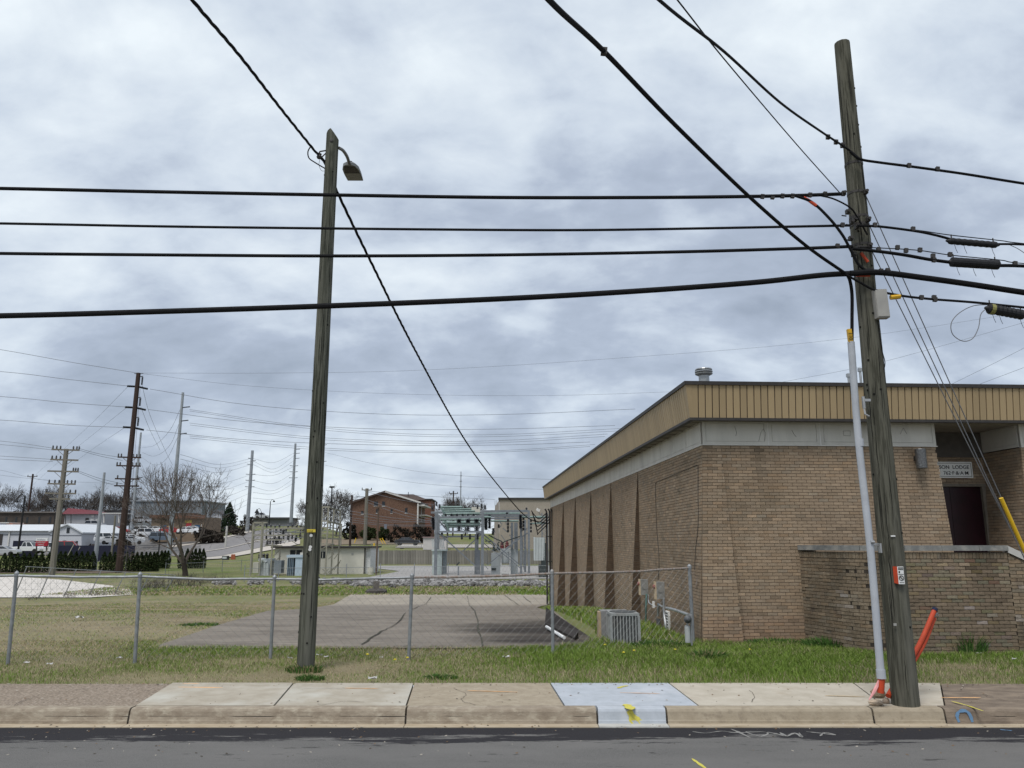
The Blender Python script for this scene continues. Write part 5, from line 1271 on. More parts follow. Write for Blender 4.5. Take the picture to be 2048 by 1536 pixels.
blades('grass', 60000, lambda n: (RNG.uniform(.9, 6.6, n), RNG.uniform(13.4, 16.3, n)), lambda X, Y, g: .06+.15*np.clip(fbm(X,Y,.6,91),0,1), .010, lambda X, Y, g: not_built(X, Y) & (fbm(X,Y,.9,92) > .42) & ((Y > 13.9) | (X < 3.2)), .7, green=.85)
blades('grass', 7000, lambda n: (RNG.uniform(-7.4, 1.7, n), 15.18+RNG.normal(0, .10, n)+.06*np.sin(np.arange(n)*.0)), lambda X, Y, g: .05+.08*g, .010, None, .7)
blades('grass', 3500, lambda n: (lambda Yq: (np.interp(Yq, [15.2, 20, 30, 53], [-7.0, -7.65, -8.75, -11.0])+RNG.normal(0,.14,n), Yq))(RNG.uniform(15, 50, n)), lambda X, Y, g: .04+.06*g, .014, None, .8)
blades('grass', 26000, lambda n: (RNG.uniform(.6, 4.0, n), RNG.uniform(16, 34, n)), lambda X, Y, g: .10+.1*g, .016, lambda X, Y, g: not_built(X, Y), .7, green=.85)
blades('grass', 170000, lambda n: (RNG.uniform(-1.0, -.12, n)*0+RNG.uniform(-26, -6.5, n), 14.5+RNG.uniform(0,1,n)**1.3*33), lambda X, Y, g: .035+.05*g, .014, lambda X, Y, g: not_slab(X, Y) & (X/Y > -.80) & (RNG.uniform(0,1,len(X)) < .35+.5*g), .9)
blades('grass', 26000, lambda n: (RNG.uniform(-32, 3.5, n), RNG.uniform(54, 64, n)), lambda X, Y, g: .10+.08*g, .03, None, .6)
# taller tufts: by the porch, under the porch bend, at the hall corner
def tuft(label, cx, cy, r, h, n, gate=None, green=.95):
    a = RNG.uniform(0, 2*np.pi, n); d = r*np.sqrt(RNG.uniform(0, 1, n)); X, Y = cx+np.cos(a)*d, cy+np.sin(a)*d*.6
    out = np.stack([np.cos(a), np.sin(a)*.6], 1)*(d/r)[:,None]
    Z = zt(X, Y)-.01; hh_ = h*RNG.uniform(.45, 1.1, n)*(1-.35*(d/r)); w = .012*RNG.uniform(.7,1.3,n)
    V = np.empty((n, 5, 3), np.float32); mx, my = out[:,0]*hh_*.55+RNG.normal(0,.02,n), out[:,1]*hh_*.55+RNG.normal(0,.02,n); an = RNG.uniform(-.5,.5,n); dx, dy = np.cos(an)*w/2, np.sin(an)*w/2
    V[:,0] = np.stack([X-dx,Y-dy,Z],1); V[:,1] = np.stack([X+dx,Y+dy,Z],1); V[:,2] = np.stack([X+dx+mx*.3,Y+dy+my*.3,Z+hh_*.65],1); V[:,3] = np.stack([X-dx+mx*.3,Y-dy+my*.3,Z+hh_*.65],1); V[:,4] = np.stack([X+mx,Y+my,Z+hh_*.9],1)
    o = (np.arange(n)*5)[:,None,None]; F = (np.array([[0,1,2],[0,2,3],[3,2,4]])[None]+o).reshape(-1,3)
    cc = np.where((RNG.uniform(0,1,n) < green)[:,None], np.array([.055,.115,.025])*RNG.uniform(.6,1.5,(n,1)), np.array([.3,.25,.13]))
    b_ = np.array([cx, cy, ztf(cx, cy)]); V = V.reshape(-1,3)-b_.astype(np.float32)
    return bulk('grass_tuft', V, F, blade_m, np.repeat(cc, 5, 0), label=label, cat='grass tuft', loc=tuple(b_))
p = G(1932, 1308); tuft('tall dark green grass tuft growing against the porch wall at the right', p.x, p.y-.12, .30, .50, 420)
p = G(1660, 1298); tuft('dark green weeds along the bend of the porch wall', p.x, p.y, .55, .30, 900)
p = G(1575, 1292); tuft('green weeds in the corner between hall front and porch wall', p.x-.3, p.y-.05, .6, .22, 900)
p = G(1415, 1322); tuft('bushy pale green clump of grass in front of the hall corner', p.x, p.y, .32, .26, 600, green=.8)
p = G(1320, 1300); tuft('tall grass clump beneath the meter boxes', p.x, p.y, .55, .25, 700)
p = G(573, 1360); tuft('small dark weed at the back of the sidewalk near the lamp pole', p.x+.35, p.y, .22, .12, 250)
p = G(880, 1357); tuft('dark weed clump at the back edge of the sidewalk', p.x, p.y, .25, .10, 250)
p = G(530, 1263); tuft('green weed patch at the left edge of the parking slab', p.x-2.1, p.y+1.5, .5, .12, 400)
p = G(611, 1341); tuft('thin ring of grass around the lamp pole base', p.x, p.y-.1, .30, .16, 420, green=.6)
# dandelions and litter
dm = M('dandelion', (.75,.60,.05), rough=.8); mb = MB()
for px, py in ((1292,1228),(1226,1226),(1247,1316),(1572,1284),(1268,1312),(735,1320),(790,1331),(815,1327),(1350,1310),(1210,1300),(1262,1224),(1500,1310)):
    p = G(px, py); mb.lathe(p+Vector((0,-.02,.09)), [(.02,0),(.028,.01),(.015,.02)], 7)
mb.build('dandelion_blooms', dm, None, base=Vector((0,0,0)), kind='stuff')
lit = M('litter_white', (.55,.54,.52), (.42,.41,.40), 30, .7)
def scrap(label, px, py, s, mat=lit, g_='scraps of litter in the grass'):
    s *= .62; p = G(px, py); mb = MB(); n = 4; vs_ = []
    for i in range(n+1):
        for j in range(n+1): vs_.append((p.x+s*(i/n-.5)*1.4+random.uniform(-.2,.2)*s/n, p.y+s*(j/n-.5)*.8, p.z+.05+abs(random.gauss(0, s*.22))))
    mb.add(vs_, [(i*(n+1)+j, (i+1)*(n+1)+j, (i+1)*(n+1)+j+1, i*(n+1)+j+1) for i in range(n) for j in range(n)])
    return mb.build('litter', mat, None, base=p, label=label, cat='litter', group=g_)
scrap('crumpled white paper on the grass edge behind the pale sidewalk slab', 745, 1365, .14); scrap('small white scrap in the grass behind the fence post', 1012, 1321, .13)
scrap('white scrap lying in front of the porch wall tuft', 1958, 1313, .10); scrap('flat white scrap farthest right in the grass', 2030, 1325, .12)
scrap('tiny white scrap between conduit and utility pole', 1781, 1317, .08); scrap('pale scrap right of the lamp pole base', 638, 1317, .12); scrap('second pale scrap right of the lamp pole base', 652, 1320, .09)
scrap('pale scrap left of the lamp pole base', 580, 1323, .10); scrap('white scrap out on the dry lawn', 158, 1240, .25); scrap('white scrap under the second fence post', 238, 1322, .11); scrap('white scrap beside the first fence post', 52, 1332, .10); scrap('brown can by the fence post near the slab corner', 1116, 1313, .12, M('litter_tan', (.4,.26,.14), rough=.5)); scrap('dull pale scrap under the second fence post', 99, 1335, .10); scrap('pale crumb in the fence grass', 762, 1321, .08)
# pads and stubs on the back lawn
p = G(752, 1187); st = thing('concrete_stub', 'old dark concrete footing with a broken post on the back lawn', 'footing', p)
k = p.y/1.03/FPX
MB().lathe(p, [(22*k,-.1),(22*k,6*k),(16*k,9*k),(15*k,9.5*k)], 9).build('footing', M('old_footing', (.09,.08,.07), (.05,.045,.04), 4), st); MB().box(p+Vector((0,0,15*k)), (11*k,11*k,18*k), rz=.3).build('stub', M('old_post', (.17,.15,.13), (.11,.10,.09), 5), st)

# ------------------------------------------------------------------ trees
def bare_tree(label, px, py, top_py, Y=None, spread=.42, seed=1, depth=6, r0=None, mat=None, group=None, lean=0, cat='tree', name='bare_tree', minr=.012, nbr=(2,3), first=.28, cmat=None):
    rnd = random.Random(seed)
    p = G(px, py) if Y is None else W(px, py, Y)
    if Y is not None: p.z = min(p.z, ztf(p.x, p.y)) if abs(p.z-ztf(p.x,p.y)) < 3 else p.z
    H = W(px, top_py, p.y).z - p.z; r0 = r0 or H*.022
    t = thing(name, label, cat, p, group); trunk = MB(); crown = MB()
    def grow(q, d, ln, r, lev):
        n = 3; pts = [q]; rs = [r]
        for i in range(n):
            d = (d + Vector((rnd.gauss(0,.13), rnd.gauss(0,.13), rnd.gauss(.03,.06)))).normalized(); pts.append(pts[-1]+d*ln/n); rs.append(r*(1-.35*(i+1)/n))
        (trunk if lev == 0 else crown).tube(pts, [max(minr, x) for x in rs], 8 if lev == 0 else (5 if lev < 3 else 3), cap=lev < 2)
        if lev >= depth: return
        k = rnd.choice(nbr) if lev else 4
        for j in range(k):
            a = rnd.uniform(0, 2*math.pi) if lev else 2*math.pi*j/k+rnd.uniform(-.4,.4); s = rnd.uniform(.35,.95)*(spread/.42)
            u = d.orthogonal().normalized(); v = d.cross(u)
            nd = (d*math.cos(s) + (u*math.cos(a)+v*math.sin(a))*math.sin(s) + Vector((0,0,.12))).normalized()
            f = rnd.uniform(.55,1.0) if lev else rnd.uniform(.7,1.0)
            st_ = pts[-1] if f > .8 else pts[-2]
            grow(st_, nd, ln*rnd.uniform(.62,.86) if lev else H*rnd.uniform(.20,.27), rs[-1]*rnd.uniform(.55,.8), lev+1)
        if lev: grow(pts[-1], (d+Vector((0,0,.15))).normalized(), ln*.78, rs[-1]*.85, lev+1)
    grow(p-Vector((0,0,.2)), Vector((lean,0,1)).normalized(), H*first, r0, 0)
    m = mat or bark
    trunk.build('trunk', m, t); crown.build('crown', cmat or m, t); return t
bark = M('bark_dark', (.055,.045,.038), (.035,.03,.026), 10, .95, spec=.05)
bark_grey = M('bark_grey', (.095,.083,.073), (.065,.056,.05), 10, .95, spec=.05)
bark_brown = M('bark_brown', (.125,.105,.088), (.085,.07,.06), 10, .95, spec=.05)
bare_tree('bare dark tree with a wide fine crown standing behind the left part of the fence', 371, 1152, 900, seed=11, depth=6, spread=.44, r0=.34, minr=.013, first=.15, mat=bark, cmat=bark_brown)
ti = 0
for px, Y, by, ty, sp_n, dp, lab in ((20,230,1052,955,.5,6,'bare grey tree farthest left on the ridge'), (70,240,1052,958,.5,6,'bare grey tree behind the small crossarm pole'), (112,230,1052,968,.5,6,'bare grey tree left of the wood pole with crossarms'),
      (160,240,1052,966,.5,6,'bare grey tree above the red roofed house'), (205,250,1052,962,.55,6,'bare grey tree behind the slim steel pole'), (240,250,1052,966,.5,6,'bare grey tree beside the dark transmission pole'),
      (672,190,1078,966,.55,6,'bare bushy tree left of the brick apartments'), (640,200,1075,980,.5,6,'bare bushy tree hidden partly by the lamp pole'), (895,210,1072,980,.55,6,'bare tree behind the green bus bars, left of the thin mast'), (930,210,1072,984,.55,6,'bare tree behind the green bus bars, right of the thin mast'), (955,215,1072,1000,.55,4,'small bare tree nearest the tan block building'),
      (45,150,1102,1052,.5,4,'small bare tree in front of the white shed'), (485,185,1090,1062,.4,4,'thin bare street tree beside the hill road'), (432,170,1110,1075,.4,4,'thin bare street tree near the pale post'), (600,230,1062,1025,.5,4,'small bare tree at the top of the hill road'), (8,150,1100,1040,.4,4,'bare shrub at the left frame edge by the shed')):
    ti += 1; w_ = W(px, by, Y); 
    bare_tree(lab, px, by, ty, Y, sp_n, 100+ti, dp, None, bark_grey if ti < 12 else bark_brown, 'bare trees in the distance', minr=.024 if Y > 180 else .016, first=.2)
leafm = M('evergreen_leaf', (1,1,1), (.7,.7,.7), 2, .8, attr='tint', spec=.1)
def leaf_cloud(name, label, cat, base, shape, n, size, col, group=None, core=None, trunk=None, link_base=True):
    """a crown of many small separate leaf faces filling a volume; shape(n) -> local points"""
    t = thing(name, label, cat, base, group); P = shape(n); n = len(P)
    a = RNG.normal(0, 1, (n,3)); a /= np.linalg.norm(a,axis=1)[:,None]; b_ = RNG.normal(0,1,(n,3)); b_ = np.cross(a,b_); b_ /= np.linalg.norm(b_,axis=1)[:,None]
    s = size*RNG.uniform(.5,1.4,(n,1)); V = np.stack([P-a*s*.5, P+b_*s*.4, P+a*s*.5, P-b_*s*.4], 1).astype(np.float32)
    F = np.arange(n*4).reshape(n,4); c = np.array(col)*RNG.uniform(.45,1.5,(n,1)); c = np.clip(c,.004,1)
    o = bulk('foliage', V.reshape(-1,3), F, leafm, np.repeat(c,4,0), parent=t)
    if trunk: MB().tube([(0,0,-.1),(0,0,trunk[1])], trunk[0], 6).build('trunk', bark, t, base=Vector((0,0,0)))
    return t
def column_shape(h, r):
    def f(n):
        z = RNG.uniform(0,1,n)**.9; a = RNG.uniform(0,2*np.pi,n); rad = r*np.clip(np.minimum((1-z)*2.1+.10, .75+.35*np.minimum(z*4,1)),0,1.05)*np.sqrt(RNG.uniform(.35,1,n))
        return np.stack([np.cos(a)*rad, np.sin(a)*rad, z*h], 1)
    return f
hp = []
for x in (5,18,31,44,55,68,80,95,117,127,138,149,160,172,183): hp.append((x, 1145-(x>100)*3, 1106 if x < 100 else 1103, 'arborvitae in the hedge run before the white shed'))
for x in (206,217,227,236,251,262,272,281,290,298,306,312): hp.append((x, 1141-(x-206)*.055, 1104, 'arborvitae in the hedge run by the dark transmission pole'))
for x in (321,328,334): hp.append((x, 1134, 1101, 'arborvitae in the short clump left of the bare tree'))
for x in (362,374,382,390,398,406): hp.append((x, 1120, 1097, 'arborvitae in the clump right of the bare tree trunk'))
arb = {}
ORD = 'first second third fourth fifth sixth seventh eighth ninth tenth eleventh twelfth thirteenth fourteenth fifteenth'.split(); cnt = {}
for i, (x, by, ty, lab) in enumerate(hp):
    b_ = W(x, by, 92.5 if x < 100 else (96 if x < 320 else 103)); b_.z = ztf(b_.x, b_.y)-.05; h = W(x, ty, b_.y).z-b_.z
    cnt[lab] = cnt.get(lab, -1)+1; lab2 = ORD[cnt[lab]] + ' ' + lab.replace('arborvitae in', 'arborvitae from the left in')
    if i % 4 == 0: cur = leaf_cloud('arborvitae', lab2, 'shrub', b_, column_shape(h, .48 if x < 205 else .42), 900, .16, (.030,.045,.016), 'columnar arborvitae of the hedge', trunk=(.05, h*.8)); arb_h = h
    else: dup(cur, b_, random.uniform(0,6), lab2, (1,1,h/arb_h))
def conifer_shape(h, r):
    def f(n):
        z = RNG.uniform(0,1,n)**1.4; a = RNG.uniform(0,2*np.pi,n); lob = 1+.22*np.sin(a*5+np.floor(z*7)*1.9); rad = r*(1-z)**.8*lob*np.sqrt(RNG.uniform(.15,1,n)); return np.stack([np.cos(a)*rad, np.sin(a)*rad, z*h-rad*.12], 1)
    return f
b_ = W(456, 1062, 205); h = W(456, 1005, 205).z-b_.z; leaf_cloud('evergreen_tree', 'dark green conifer standing beside the white house on the hill', 'tree', b_, conifer_shape(h, 2.9), 1800, .5, (.025,.042,.022), trunk=(.2, h*.7))
def blob_shape(rx, ry, rz_):
    def f(n):
        v = RNG.normal(0,1,(n,3)); v /= np.linalg.norm(v,axis=1)[:,None]; r = RNG.uniform(.45,1,n)**.5; r = r*(1+.25*np.sin(v[:,0]*5+v[:,2]*4)); return v*r[:,None]*np.array([rx,ry,rz_])+np.array([0,0,rz_*.75])
    return f
for i, (px, Y, by, ty, hw, col, lab) in enumerate(((738,166,1077,1053,16,(.032,.045,.016),'dark green shrub in front of the brick apartments, left one'), (768,166,1077,1056,12,(.030,.042,.016),'dark green shrub in front of the brick apartments, by the blue door'), (800,158,1088,1052,24,(.026,.022,.016),'dark brown bare thicket below the brick apartments, left half'), (840,157,1090,1050,26,(.024,.021,.016),'dark brown bare thicket below the brick apartments, right half'), (700,170,1078,1046,14,(.022,.022,.018),'dark thicket by the dark pole left of the apartments'),
      (495,215,1060,1030,14,(.035,.032,.028),'dark brush on the hill beside the steel pole'), (420,190,1078,1058,20,(.05,.042,.034),'brown brush below the white house'), (408,160,1082,1056,16,(.05,.042,.034),'brown brush at the right end of the shop row'), (430,162,1085,1062,18,(.055,.045,.036),'brown brush between the shop row and the hill road'), (470,190,1075,1052,22,(.045,.038,.032),'brown brush below the conifer'), (245,130,1098,1078,9,(.07,.06,.05),'pale brown shrub in front of the parked cars'), (190,135,1108,1090,14,(.06,.045,.04),'brown hedge shrub by the slim steel pole'), (60,215,1052,1022,60,(.04,.034,.03),'dark brush line behind the white shed'), (120,225,1050,1025,30,(.038,.032,.028),'dark brush behind the wood pole'))):
    b_ = W(px, by, Y); k = Y/1.02/FPX; leaf_cloud('shrub', lab, 'shrub', b_, blob_shape(hw*k, 2.0, (by-ty)*k/1.75), 1500 if hw < 40 else 4000, .35, col, 'shrubs in the distance')
# brush along the back fence, twigs
def brush(label, px, py, wpx, hpx, n, seed, mat=bark_grey):
    rnd = random.Random(seed); p = G(px, py); k = p.y/1.03/FPX; mb = MB()
    for i in range(n):
        x = rnd.gauss(0, wpx*k*.4); q = p+Vector((x, rnd.uniform(-.6,.6), -.05)); d = Vector((rnd.gauss(0,.35), rnd.gauss(0,.2), 1)).normalized(); L_ = hpx*k*rnd.uniform(.4,1.1)
        pts = [q, q+d*L_*.5+Vector((rnd.gauss(0,.08),0,0)), q+d*L_+Vector((rnd.gauss(0,.15),0,0))]; mb.tube(pts, [.011,.008,.004], 3, cap=False)
        for s in range(2): mb.tube([pts[1], pts[1]+Vector((rnd.gauss(0,.3),rnd.gauss(0,.2),L_*.3))], [.007,.003], 3, cap=False)
    return mb.build('brush', mat, None, base=p, label=label, cat='brush', group='twiggy brush along the old fence')
brush('twiggy grey brush under the bare tree', 372, 1172, 60, 30, 160, 5); brush('twiggy grey brush left of the bare tree along the leaning fence', 300, 1178, 50, 26, 120, 6); brush('sparse brush at the right end of the leaning fence', 430, 1166, 40, 20, 80, 7)
for i, (px, py, hp_) in enumerate(((141,1196,20),(184,1193,22),(205,1192,18),(240,1190,14),(70,1200,16))): brush(['dry weed stalk on the concrete pad edge, second from left', 'tall dry weed stalk on the concrete pad edge in the middle', 'dry weed stalk right of the tall one on the pad edge', 'short dry weed stalk at the right tip of the concrete pad', 'dark dry weed near the first leaning post'][i], px, py, 10, hp_, 14, 20+i, bark_brown)

# grit, dead leaves and crumbs on pavement and gutter
mb = MB()
for k in range(700):
    x = random.uniform(-7.5, 7.5); y = random.choice((random.gauss(9.86,.07), random.uniform(10.3,11.75), random.gauss(11.68,.06), random.uniform(8.6,9.8)))
    z = ZS+.004 if y > 10.25 else (.016 if 9.86 < y < 10.03 else .007)
    if 10.02 < y < 10.26: continue
    s_2 = random.choice((.008,.010,.014,.02)); a = random.uniform(0, 3); c_, d_ = math.cos(a)*s_2, math.sin(a)*s_2
    mb.add([(x-c_,y-d_,z),(x+d_*.7,y-c_*.7,z+.002),(x+c_,y+d_,z+.006),(x-d_*.7,y+c_*.7,z+.004)], [(0,1,2,3)], random.choice((0,0,1,2)))
mb.build('grit', [M('grit_dark', (.07,.055,.04)), M('grit_pale', (.42,.38,.32)), M('grit_leaf', (.20,.12,.06))], None, base=Vector((0,0,0)), kind='stuff')
# ------------------------------------------------------------------ distant poles
steel = M('pole_steel', (.33,.35,.37), (.27,.29,.31), 2, .5, metal=.3); wood_far = M('pole_wood_far', (.20,.185,.155), (.13,.12,.10), 4, .9, stretch=(4,4,.3)); wood_red = M('pole_wood_dark', (.055,.034,.027), (.035,.024,.02), 4, .9, stretch=(4,4,.3))
insul = M('insulator', (.022,.024,.028), rough=.4); black_pole = M('black_pole', (.012,.012,.014), rough=.6); rust_pole = M('pole_rust', (.13,.09,.065), (.09,.065,.05), 4, .9)
def far_pole(label, tx, ty, Y, wpx, mat, by=None, name='utility_pole', group='distant power line poles', taper=.6, n=8):
    t_ = W(tx, ty, Y); zb = ztf(t_.x, Y)-.3 if by is None else W(tx, by, Y).z
    k = Y/FPX; o = thing(name, label, 'pole', (t_.x, Y, zb), group)
    MB().tube([(t_.x,Y,zb),(t_.x,Y,t_.z)], [wpx*k/2, wpx*k/2*taper], n).build('shaft', mat, o)
    return o, t_, k
def zat(px, py, Y): return W(px, py, Y).z
def crossarm(o, x, Y, z, half, k, mat, ins=(), yaw=.35, thick=None, brace=True):
    th = thick or .16; d = Vector((math.cos(yaw), math.sin(yaw), 0)); c = Vector((x, Y-.15, z))
    a = MB().bar(c-d*half, c+d*half, th).build('crossarm', mat, o)
    if brace:
        m = MB(); m.bar(c-d*half*.6, c-Vector((0,0,half*.55)), .05); m.bar(c+d*half*.6, c-Vector((0,0,half*.55)), .05); m.build('brace', mat, o)
    for f in ins:
        b = c+d*half*f; MB().lathe(b+Vector((0,0,th/2)), [(.05,0),(.10,.05),(.06,.12),(.11,.18),(.06,.25),(.09,.3),(.03,.36)], 7).build('insulator', insul, o)
# dark transmission pole
o, t_, k = far_pole('tall dark brown wooden transmission pole with strings of black insulators', 277, 746, 92.5, 14, wood_red, taper=.62)
Yd, xd = 92.5, t_.x
def string(a, b, n=9, r=.13):
    a, b = Vector(a), Vector(b); d = b-a; pr = []
    for i in range(n): pr += [(r*.35, d.length*i/n), (r, d.length*(i+.45)/n), (r*.35, d.length*(i+.9)/n)]
    return MB().lathe(a, pr, 7, axis=d)
for y in (773, 815, 855):
    dx = (815-y)*.02
    string((xd-.2, Yd, zat(277,y,Yd)), (xd-1.25, Yd, zat(277,y,Yd)+.05), 9, .15).build('insulator', insul, o); string((xd+.25, Yd, zat(277,y+1,Yd)), (xd+1.35, Yd, zat(277,y+5,Yd)), 9, .15).build('insulator', insul, o)
    zt_ = zat(277, y-19, Yd); MB().bar((xd,Yd,zt_),(xd+.6,Yd,zt_+.1),.08).build('bracket', insul, o); string((xd+.55, Yd, zt_), (xd+.55, Yd, zt_-1.0), 8, .14).build('insulator', insul, o)
for y, hw in ((915,1.3), (932,1.35), (958,1.35), (972,1.35)): crossarm(o, xd, Yd, zat(270,y,Yd), hw*1.0, k, wood_red, (-.95,-.7,.3,.6,.9) if y < 940 else (-.8,.8), yaw=.25)
MB().bar((xd-.5,Yd,t_.z-.08),(xd+.6,Yd,t_.z-.08),.07).build('shield_arm', insul, o)
MB().tube([(xd+.75,Yd,ztf(xd,Yd)),(xd+.4,Yd,t_.z-2)], .02, 4).build('ground_wire', wire_grey, o)
# grey wood pole with six crossarms
o, t_, k = far_pole('grey wooden pole with many crossarms and dark insulators', 133, 898, 84, 12, wood_far, taper=.72); x = t_.x
for y, off, hw, ins in ((900,0,1.35,(-.92,-.65,-.38,.55,.8,.97)), (920,-.1,1.35,(-.9,-.6,-.3)), (943,-.25,1.5,(.65,.8,.95)), (968,-.3,1.35,(-.9,-.5,-.2,.4,.7,.95)), (987,-.4,1.5,(-.9,.6,.95)), (998,-.4,1.0,(-.8,.8))):
    crossarm(o, x, 84, zat(133,y,84), hw, k, wood_far, ins, yaw=.3)
# steel poles
def steel_pole(label, tx, ty, Y, w, arms=(), by=None, taper=.5):
    o, t_, k = far_pole(label, tx, ty, Y, w, steel, by, 'steel_pole', 'galvanised steel power line poles', taper, 10)
    for (y, l, r) in arms:
        z = zat(tx, y, Y)
        if l: string((t_.x-.15,Y,z),(t_.x-l*k,Y,z+.1),7,.12).build('insulator', insul, o)
        if r: string((t_.x+.15,Y,z),(t_.x+r*k,Y,z+.12),7,.12).build('insulator', insul, o)
    return o
steel_pole('tall grey steel pole with insulators on its right side', 366, 785, 115, 10, ((815,0,17),(842,0,16),(868,0,15)))
steel_pole('grey steel pole partly behind the dark transmission pole', 282, 865, 150, 7, ((956,0,12),(978,0,12)), by=1060)
steel_pole('slim pale steel pole without arms behind the hedge', 209, 945, 97, 9, ())
steel_pole('steel pole on the hill left of the lamp pole', 505, 901, 205, 8, ((917,8,0),(922,0,8),(929,9,0),(949,10,9),(961,10,9),(974,10,9)), taper=.7)
steel_pole('slender tall steel pole nearest the lamp pole', 591, 887, 235, 7, ((899,0,10),(907,0,10),(917,0,10),(932,9,8),(944,9,8),(956,9,8)), by=1045, taper=.6)
steel_pole('thin steel pole half hidden right of the lamp pole', 649, 885, 245, 4, ((890,0,5),(923,0,6)), by=1000)
steel_pole('thin steel pole behind the bare tree, left one', 384, 937, 180, 4, ((947,0,8),(960,0,8)), by=1040)
steel_pole('thin steel pole behind the bare tree, right one', 420, 972, 190, 4, ((974,8,18),(990,0,0)), by=1050)
steel_pole('thin dark mast above the bare trees behind the bus bars', 922, 943, 190, 3.2, ((952,2,2),(963,2,2),(974,2,2)), by=1050)
for lab, tx, ty, Y, w, m_, arms in (('small wooden pole with one crossarm at the far left', 66, 948, 210, 4, wood_red, ((953,9),)), ('grey wooden pole with crossarms in front of the apartments', 734, 977, 150, 7.5, wood_far, ((980,10),)), ('short dark pole without arms left of the apartments', 704, 990, 145, 4.5, wood_red, ()), ('thin brown post with a short bar before the apartments', 757, 1013, 86, 3.6, rust_pole, ((1014,7),)), ('small distant crossarm pole above the bare trees', 907, 982, 200, 3, wood_red, ((987,9),)),
        ('short weathered double pole right of the slim steel pole', 231, 1031, 118, 4.5, wood_far, ())):
    o, t_, k = far_pole(lab, tx, ty, Y, w, m_, taper=.85)
    for y, hw in arms: crossarm(o, t_.x, Y, zat(tx,y,Y), hw*k, k, m_ if m_ is not rust_pole else rust_pole, (-.9,.9) if m_ is not rust_pole else (), yaw=.2)
    if tx == 734: MB().bar((t_.x,Y-.2,zat(tx,994,Y)),(t_.x-20*k,Y-.2,zat(tx,994,Y)),.12).build('crossarm', black_pole, o)
o, t_, k = far_pole('pale whitish post beside the hill road', 454, 1052, 150, 5, M('post_white', (.55,.53,.48)), by=1106, name='post', group=None, taper=.8)
# lamps on black poles
def lamp_post(label, tx, ty, by, Y, w, headx, heady, kind):
    o, t_, k = far_pole(label, tx, ty, Y, w, black_pole, by, 'lamp_post', 'distant lamp posts', .8); h = W(headx, heady, Y)
    MB().tube(spline([Vector((t_.x,Y,t_.z)), Vector(((t_.x+h.x)/2,Y,max(t_.z,h.z)+3*k)), h], 5), .06, 6).build('arm', black_pole, o)
    MB().lathe(h-Vector((0,0,6*k)), [(4.5*k,0),(4*k,2*k),(2*k,5*k),(.6*k,8*k)] if kind else [(2*k,4*k),(2.4*k,5*k),(1*k,7*k)], 8).build('lamp_head', black_pole, o)
lamp_post('black lamp post with a bell head before the white shed', 50, 992, 1120, 118, 4, 33, 998, 1); lamp_post('black lamp post leaning beside the wood pole', 112, 1025, 1122, 118, 4.5, 118, 1023, 0); lamp_post('thin black lamp post behind the bare tree', 323, 1040, 1110, 120, 2.5, 330, 1038, 0)
lamp_post('curved street lamp on the hill beyond the substation, lower one', 523, 1024, 1052, 230, 1.8, 514, 1020, 1); lamp_post('taller curved street lamp on the hill beyond the substation', 541, 1003, 1050, 230, 2, 548, 1002, 0)
o, t_, k = far_pole('floodlight mast above the bare tree right of the lamp pole', 664, 974, 180, 2.5, black_pole, 1060, 'floodlight_mast', None, .9); MB().box((t_.x,180,t_.z), (9*k,.8,3*k)).build('floodlight', black_pole, o)

# ------------------------------------------------------------------ distant wires
def wire(label, pts, r, group, name='power_line'):
    P = spline(pts, 6) if len(pts) > 2 else pts; t = MB().tube(P, r, 4, cap=False).build(name, wire_far, None, base=Vector(P[0]), label=label, cat='power line', group=group); return t
def WP(l): return [W(x, y, Y) for x, y, Y in l]
GL = 'transmission wires at the dark pole'
for i, (a, lab) in enumerate((([(-300,650,92),(0,699,92),(140,724,92),(275,746,92)], 'thin top wire reaching the dark transmission pole from the left edge'), ([(-300,722,92),(0,743,92),(130,758,92),(256,772,92)], 'upper of three wires from the left edge to the dark transmission pole'), ([(-300,775,92),(0,793,92),(130,805,92),(252,814,92)], 'middle of three wires from the left edge to the dark transmission pole'), ([(-300,825,92),(0,840,92),(130,850,92),(248,855,92)], 'lower of three wires from the left edge to the dark transmission pole'))): wire(lab, WP(a), .026, GL)
GR = 'transmission wires running right behind the hall'
